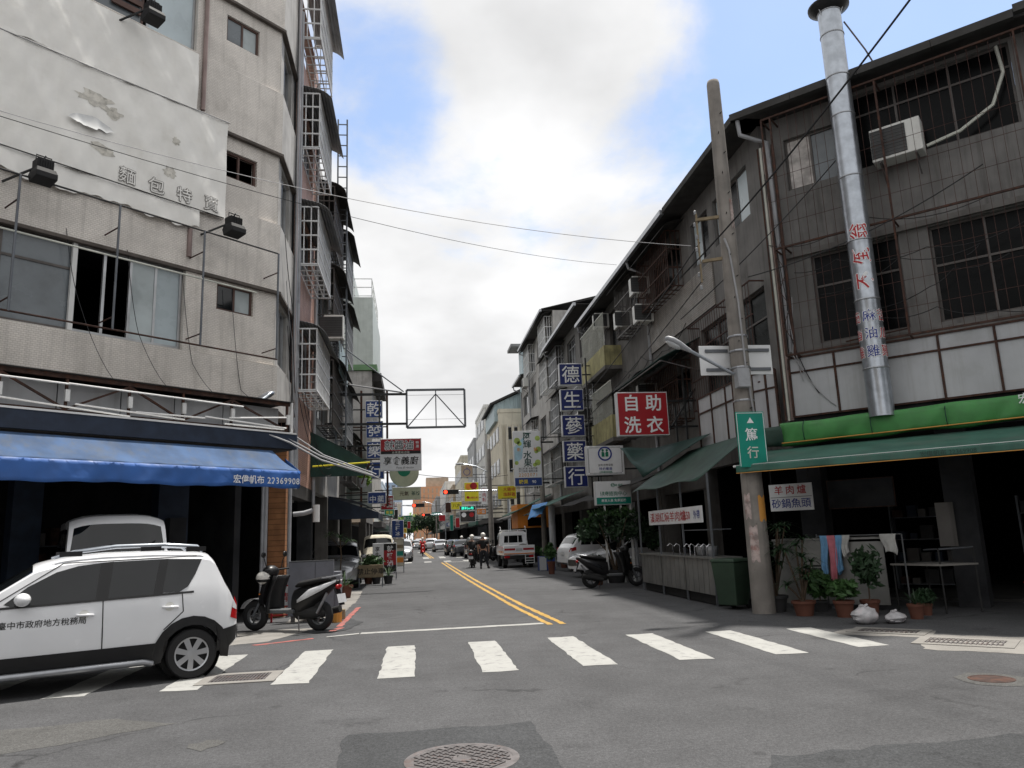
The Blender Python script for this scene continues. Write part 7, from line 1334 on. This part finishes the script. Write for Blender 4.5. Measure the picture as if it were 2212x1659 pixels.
p = spot(724, 1295, z=0); t = thing('potted_tree', 'slender potted tree with feathery crown beside the silver car', 'tree', p.x, p.y + 1.2); pot(t, .2, .35, 'pot_dark'); MB().path([(0, 0, .3), (.05, 0, 1.2), (.0, .05, 1.7)], .02, 6).obj('trunk', MT['bark'], t)
blades(blades(blades(MB(), (0, .05, 1.7), 26, .5, .02, random.Random(3)), (.25, 0, 1.62), 20, .4, .02, random.Random(4)), (-.3, 0, 1.8), 20, .45, .02, random.Random(5)).obj('crown', MT['leaf_mid'], t); MB().path([(.02, 0, 1.4), (.25, 0, 1.62)], .01, 5).path([(.02, 0, 1.4), (-.3, 0, 1.8)], .01, 5).obj('limb', MT['bark'], t)
def board(name, label, rc, Y, face, texts, legz=True, edge='wood', d=.05):
    t, W, w, h = sign(name, label, rc, Y, face, texts, d, None, edge, .025)
    zb_ = W.translation.z - h / 2
    if legz and zb_ > .05:
        for sg in (-1, 1): B(sg * (w / 2 - .03) - .02, sg * (w / 2 - .03) + .02, .0, .05, -h / 2 - zb_, -h / 2).obj('leg', MT['steel_grey'], t, W); B(sg * (w / 2 - .03) - .02, sg * (w / 2 - .03) + .02, -.2, .3, -h / 2 - zb_, -h / 2 - zb_ + .03).obj('foot', MT['steel_grey'], t, W)
    return t, W, w, h
board('no_parking_board', 'worn yellowish board forbidding parking on the left kerb', (774, 1219, 828, 1249), 28, 'wood', [('禁止停車', 0, 0, .52, 'ink_black', {'bold': .01, 'sxz': (1.05, 1)})])
t, W, w, h = board('menu_stand', 'white and red black upright menu stand with brush characters', (805, 1172, 857, 1238), 33, 'sign_white', [('享食', -.3, .3, .17, 'ink_black', {'vert': True, 'bold': .01, 'ital': .1})], edge='sign_white')
B(-.04 * w, w / 2 - .03, -.014, -.009, -h / 2 + .03, h / 2 - .03).obj('black_half', MT['ink_black'], t, W); B(-.03 * w, w / 2 - .035, -.018, -.0145, -.25 * h, .25 * h).obj('red_band', MT['sign_red'], t, W); put_text(t, '就醬滷', .22 * w, .3 * h, .22 * h, MT['ink_white'], -.022, W, .015, vert=True)
t, W, w, h = board('ice_sign', 'blue sign with white characters for ices on the left', (846, 1123, 872, 1162), 39, 'sign_blue2', [('三種冰', 0, .33, .27, 'ink_white', {'vert': True, 'bold': .015})], False, 'sign_white')
t, W, w, h = board('ice_menu_board', 'pale coloured menu board standing below the blue ice sign', (851, 1163, 873, 1224), 39.1, 'wall_cream', [], True, 'steel_grey')
for z0, z1, m in ((.15, .28, 'wood'), (-.12, .05, 'sign_green'), (-.36, -.18, 'sign_orange')): B(-w * .4, w * .4, -.012, -.009, z0 * h, z1 * h).obj('menu_strip', MT[m], t, W)
cv = Car('cream_van', 'cream van parked behind the menu stands on the left', 'van', -2.0, 42, -88, [(-1.6, 1.0), (-1.59, 1.6), (-1.5, 1.8), (-1.3, 1.88), (.6, 1.89), (.95, 1.85), (1.08, 1.77), (1.42, 1.25), (1.52, 1.12), (1.66, .95), (1.70, .7)], [(-1.6, .74), (-1.4, .80), (1.1, .80), (1.5, .77), (1.64, .70), (1.70, .62)], 1.12, 1.87, (-.85, 1.05), .28, .70, 'wall_cream', .3, .10)
cv.top('windscreen', 1.12, 1.40, 'car_glass', .90, .96); cv.patch('side_window', [(.15, 1.70), (.85, 1.68), (1.15, 1.2), (.15, 1.2)], 'car_glass', .006)
for i, (px, py, k) in enumerate(((795, 1262, 'bush'), (812, 1262, 'bush'), (838, 1262, 'grass'))):
    p = spot(px, py, z=0); potted(['left', 'middle', 'right'][i] + ' of three pot plants under the no parking board', p.x, p.y + .3, .18, .3, k, .75, 90 + i, 'pot_dark' if i else 'terracotta', 'leaf_mid', 'pots under the no parking board')
t = thing('navy_awning', 'navy scalloped awning over the left arcade', 'awning', -2.3, 29, 0, 2.6)
MB().grid(10, 8, lambda a, b: (-3 + 1.7 * b, 27.2 + 3.4 * a, 3.15 - .25 * b - .35 * b ** 3)).obj('canvas', MT['navy'], t, I4, smooth=180, solid=.01); MB().grid(24, 2, lambda a, b: (-1.3 + .003, 27.2 + 3.4 * a, 2.55 - .2 * b - .05 * b * abs(math.sin(a * 25)))).obj('valance', MT['navy'], t, I4, solid=.008); MB().quad((-3, 27.19, 3.15), (-1.3, 27.19, 2.55), (-1.3, 27.19, 2.35), (-3, 27.19, 2.35)).obj('end_flap', MT['navy'], t, I4, solid=.01)
tarp('stall_awning', 'pale green stall awning beyond the navy one on the left', [(-3, 34.2, 3.0), (-3, 37, 3.0), (-1.0, 37, 2.62), (-1.1, 34.2, 2.66)], 'awning_green', .05, cat='awning')
t = thing('hanging_planter', 'hanging white pot with bright lime green trailing plant on the left', 'plant', *spot(785, 1050, Y=27).xy, 0, spot(785, 1052, Y=27).z); pot(t, .15, .3, 'white_panel'); leafball('foliage', 'leaf_light', t, None, [((0, 0, .42), (.22, .2, .16)), ((.14, 0, .25), (.12, .1, .18))], 260, .08, 3); MB().tube((0, 0, .3), (0, 0, .9), .008).tube((0, 0, .9), (-1.2, 0, .95), .02).obj('hanger', MT['steel_grey'], t)
# clutter under the awning on the left
t = thing('notice_board', 'tall narrow yellowed notice leaning in the dark shop', 'sign', *(FL @ V((-3.0, 1.1, 0))).xy, 45); bx('board', 'ink_pale', t, FL, -3.1, -2.82, 1.05, 1.08, 1.1, 1.85); put_text(t, '大特價', -2.96, 1.68, .17, MT['ink_black'], 1.045, FL, .02, vert=True); bx('leg', 'wood', t, FL, -2.98, -2.94, 1.06, 1.09, .05, 1.1)
# ------------------------------------------------------------------ overhead wires
def wire_(label, a, b, sag, r=.012, m='wire'):
    a, b = V(a), V(b); tag(MB().path([a.lerp(b, i / 16) - V((0, 0, sag * 4 * (i / 16) * (1 - i / 16))) for i in range(17)], r, 5).obj('overhead_wire', MT[m], None, I4, smooth=60), label, 'wire')
pole_i = (5.71, 14.28, 7.95)
wire_('upper thin wire from the left facade across the street to the pole', spot(-60, 222, Y=10.5), spot(1492, 531, Y=14.28), .38, .006, 'wire_pale')
wire_('lower thin wire from the left facade across to the right eave', spot(-60, 232, Y=10.6), spot(1332, 572, Y=24.9), .42, .006, 'wire')
wire_('black cable rising from the pole to the upper right', spot(1470, 600, Y=14.4), spot(2010, -60, Y=7.5), .15, .015)
wire_('second black cable from the pole behind the flue', spot(1470, 690, Y=15), (9.2, 14.3, 9.4), .12, .012)
wire_('cable sagging along the right corner wall', (7.2, 15.1, 6.9), (10.8, 12.3, 8.2), .25, .012)
wire_('power cable from the pole along the right facades', (5.9, 14.4, 7.4), (7.0, 44, 6.8), .5, .014)
wire_('lower power cable along the right facades', (5.9, 14.4, 6.6), (7.0, 44, 5.9), .5, .012)
wire_('far cable crossing the street beyond the signs', (-2.9, 60, 7.2), (7.4, 62, 6.4), .5, .02)
wire_('second far cable crossing lower down the street', (-3.6, 80, 6.4), (7.0, 80, 5.9), .5, .02)
wire_('third far cable crossing near the distant lights', (-4.4, 100, 6.3), (6.6, 100, 6.2), .6, .025)
# ---- slack cables stapled along the facades
def slack(parent, pts, r, m):
    P = []
    for a, b in zip(pts, pts[1:]):
        a, b = V(a), V(b); L_ = (b - a).length
        for i in range(8): f = i / 8; P.append(a.lerp(b, f) - V((0, 0, L_ * .10 * 4 * f * (1 - f))))
    P.append(V(pts[-1])); MB().path(P, r, 5).obj('cable', MT[m], parent, I4, smooth=60)
rr = random.Random(21)
for k in range(5): slack(rb, [FR @ V((.3 + k * .5 + j * rr.uniform(.9, 1.6), .38, 7.7 - k * .5 + rr.uniform(-.3, .3))) for j in range(4)], .009, 'wire')
for k in range(4): slack(rb, [FR @ V((.4 + .1 * k, .35, 9.5 - k)), FR @ V((.6, .3, 6.4 - .4 * k)), FR @ V((.45 + .3 * k, .33, 4.9 - .3 * k))], .010, 'wire_pale' if k % 2 else 'wire')
for k, t_ in enumerate((r2, r3, r3, r4)): slack(t_, [(7.95 - .1 * k, 21 + k * 3.5 + j * 2.3, 7.4 - k * .3 + rr.uniform(-.25, .25)) for j in range(4)], .012, 'wire')
for k in range(4): slack(cb_, [(-2.93, 17.2 + k * .3, 8.6 - k), (-2.9, 18.3, 7.2 - k * .8), (-2.9, 18.9, 5.2 - k * .3)], .009, 'wire_pale' if k % 2 else 'wire')
for k in range(3): slack(pb, [(-2.88, 19.2, 6.5 - k * .6), (-2.6, 20.4, 4.2 - .2 * k), (-2.4, 22.5, 3.9 - .2 * k)], .009, 'wire')
for k in range(4): slack(cb_, [FL @ V((-4.5 + k * 1.1, -.02, 7.3 - .1 * k)), FL @ V((-4.2 + k * 1.1, -.03, 6.0 - .4 * k)), FL @ V((-3.6 + k * 1.0, -.4, 4.5))], .006, 'wire')
# ------------------------------------------------------------------ two unseen corner blocks added behind the viewer for reflections and shade
for lb, x0, x1, y0, y1, h, m in (('added unseen brown corner block behind the viewer for glass reflections', -26, -7.5, -22, -9, 12, 'wall_tan'), ('grey corner block across the crossing on the viewer\'s right', 12, 30, -22, -9, 12, 'wall_grey2')):
    t = thing('added_corner_block', lb, 'building', (x0 + x1) / 2, y0); bx('wall', m, t, I4, x0, x1, y0, y1, 3.2, h); bx('shop_front', 'dark_wall', t, I4, x0, x1, y0, y1 - 2, 0, 3.2); bx('awning', 'tarp_dkgreen', t, I4, x0, x1, y1 - .01, y1 + 1.4, 2.9, 3.1)
    for k in range(3):
        for i in range(5): e = (x1 - x0) / 5; bx('window', 'glass_dim', t, I4, x0 + e * i + .6, x0 + e * (i + 1) - .6, y1, y1 + .06, 4 + k * 2.8, 5.6 + k * 2.8)
# ------------------------------------------------------------------ dim shop interiors
def rack(label, F, u, y, w, h, d=.4, n=4, seed=0):
    p = F @ V((u, y, 0)); t = thing('shelf_rack', label, 'shelf', p.x, p.y, math.degrees(math.atan2(F[1][0], F[0][0])), .05); rr = random.Random(seed)
    for x in (0, w): B(x - .02, x + .02, 0, d, 0, h).obj('side', MT['steel_grey'], t)
    for k in range(n):
        z = h * k / n + .1; B(0, w, 0, d, z, z + .02).obj('shelf', MT['steel_grey'], t); x = .05
        while x < w - .2:
            bw = rr.uniform(.14, .32); bh = rr.uniform(.12, h / n * .75); B(x, min(x + bw, w - .03), .04, d - .05, z + .022, z + .02 + bh).obj('carton', MT[rr.choice(['dark_wall', 'pot_dark', 'navy', 'rusty', 'cement_dk'])], t); x += bw + rr.uniform(.02, .12)
rack('shelf of cartons in the dark behind the white van', FL, -6.6, 3.2, 1.8, 2.0, seed=1); rack('shelf of cartons at the back of the corner shop by the navy pillar', FL, -3.6, 3.4, 1.5, 2.1, seed=2); rack('shelf of goods against the eatery back wall', FR, 3.9, 4.2, 1.8, 2.0, seed=3); rack('shelf of goods deep inside the eatery on the left', FR, 1.4, 3.6, 1.4, 2.0, seed=4)
for i, (u, y) in enumerate(((4.3, .2), (5.2, 1.2), (5.9, .1))):
    p = FR @ V((u, y, 0)); t = thing('round_stool', ['first', 'second', 'third'][i] + ' plastic stool from the counter inside the eatery', 'stool', p.x, p.y, group='stools in the eatery'); MB().lathe([(.15, .44), (.16, .46), (.02, .47)], n=14).obj('seat', MT['sign_red'], t, smooth=40)
    for a in range(4): MB().tube((.12 * math.cos(a * 1.571), .12 * math.sin(a * 1.571), .44), (.17 * math.cos(a * 1.571), .17 * math.sin(a * 1.571), 0), .016).obj('leg', MT['sign_red'], t)
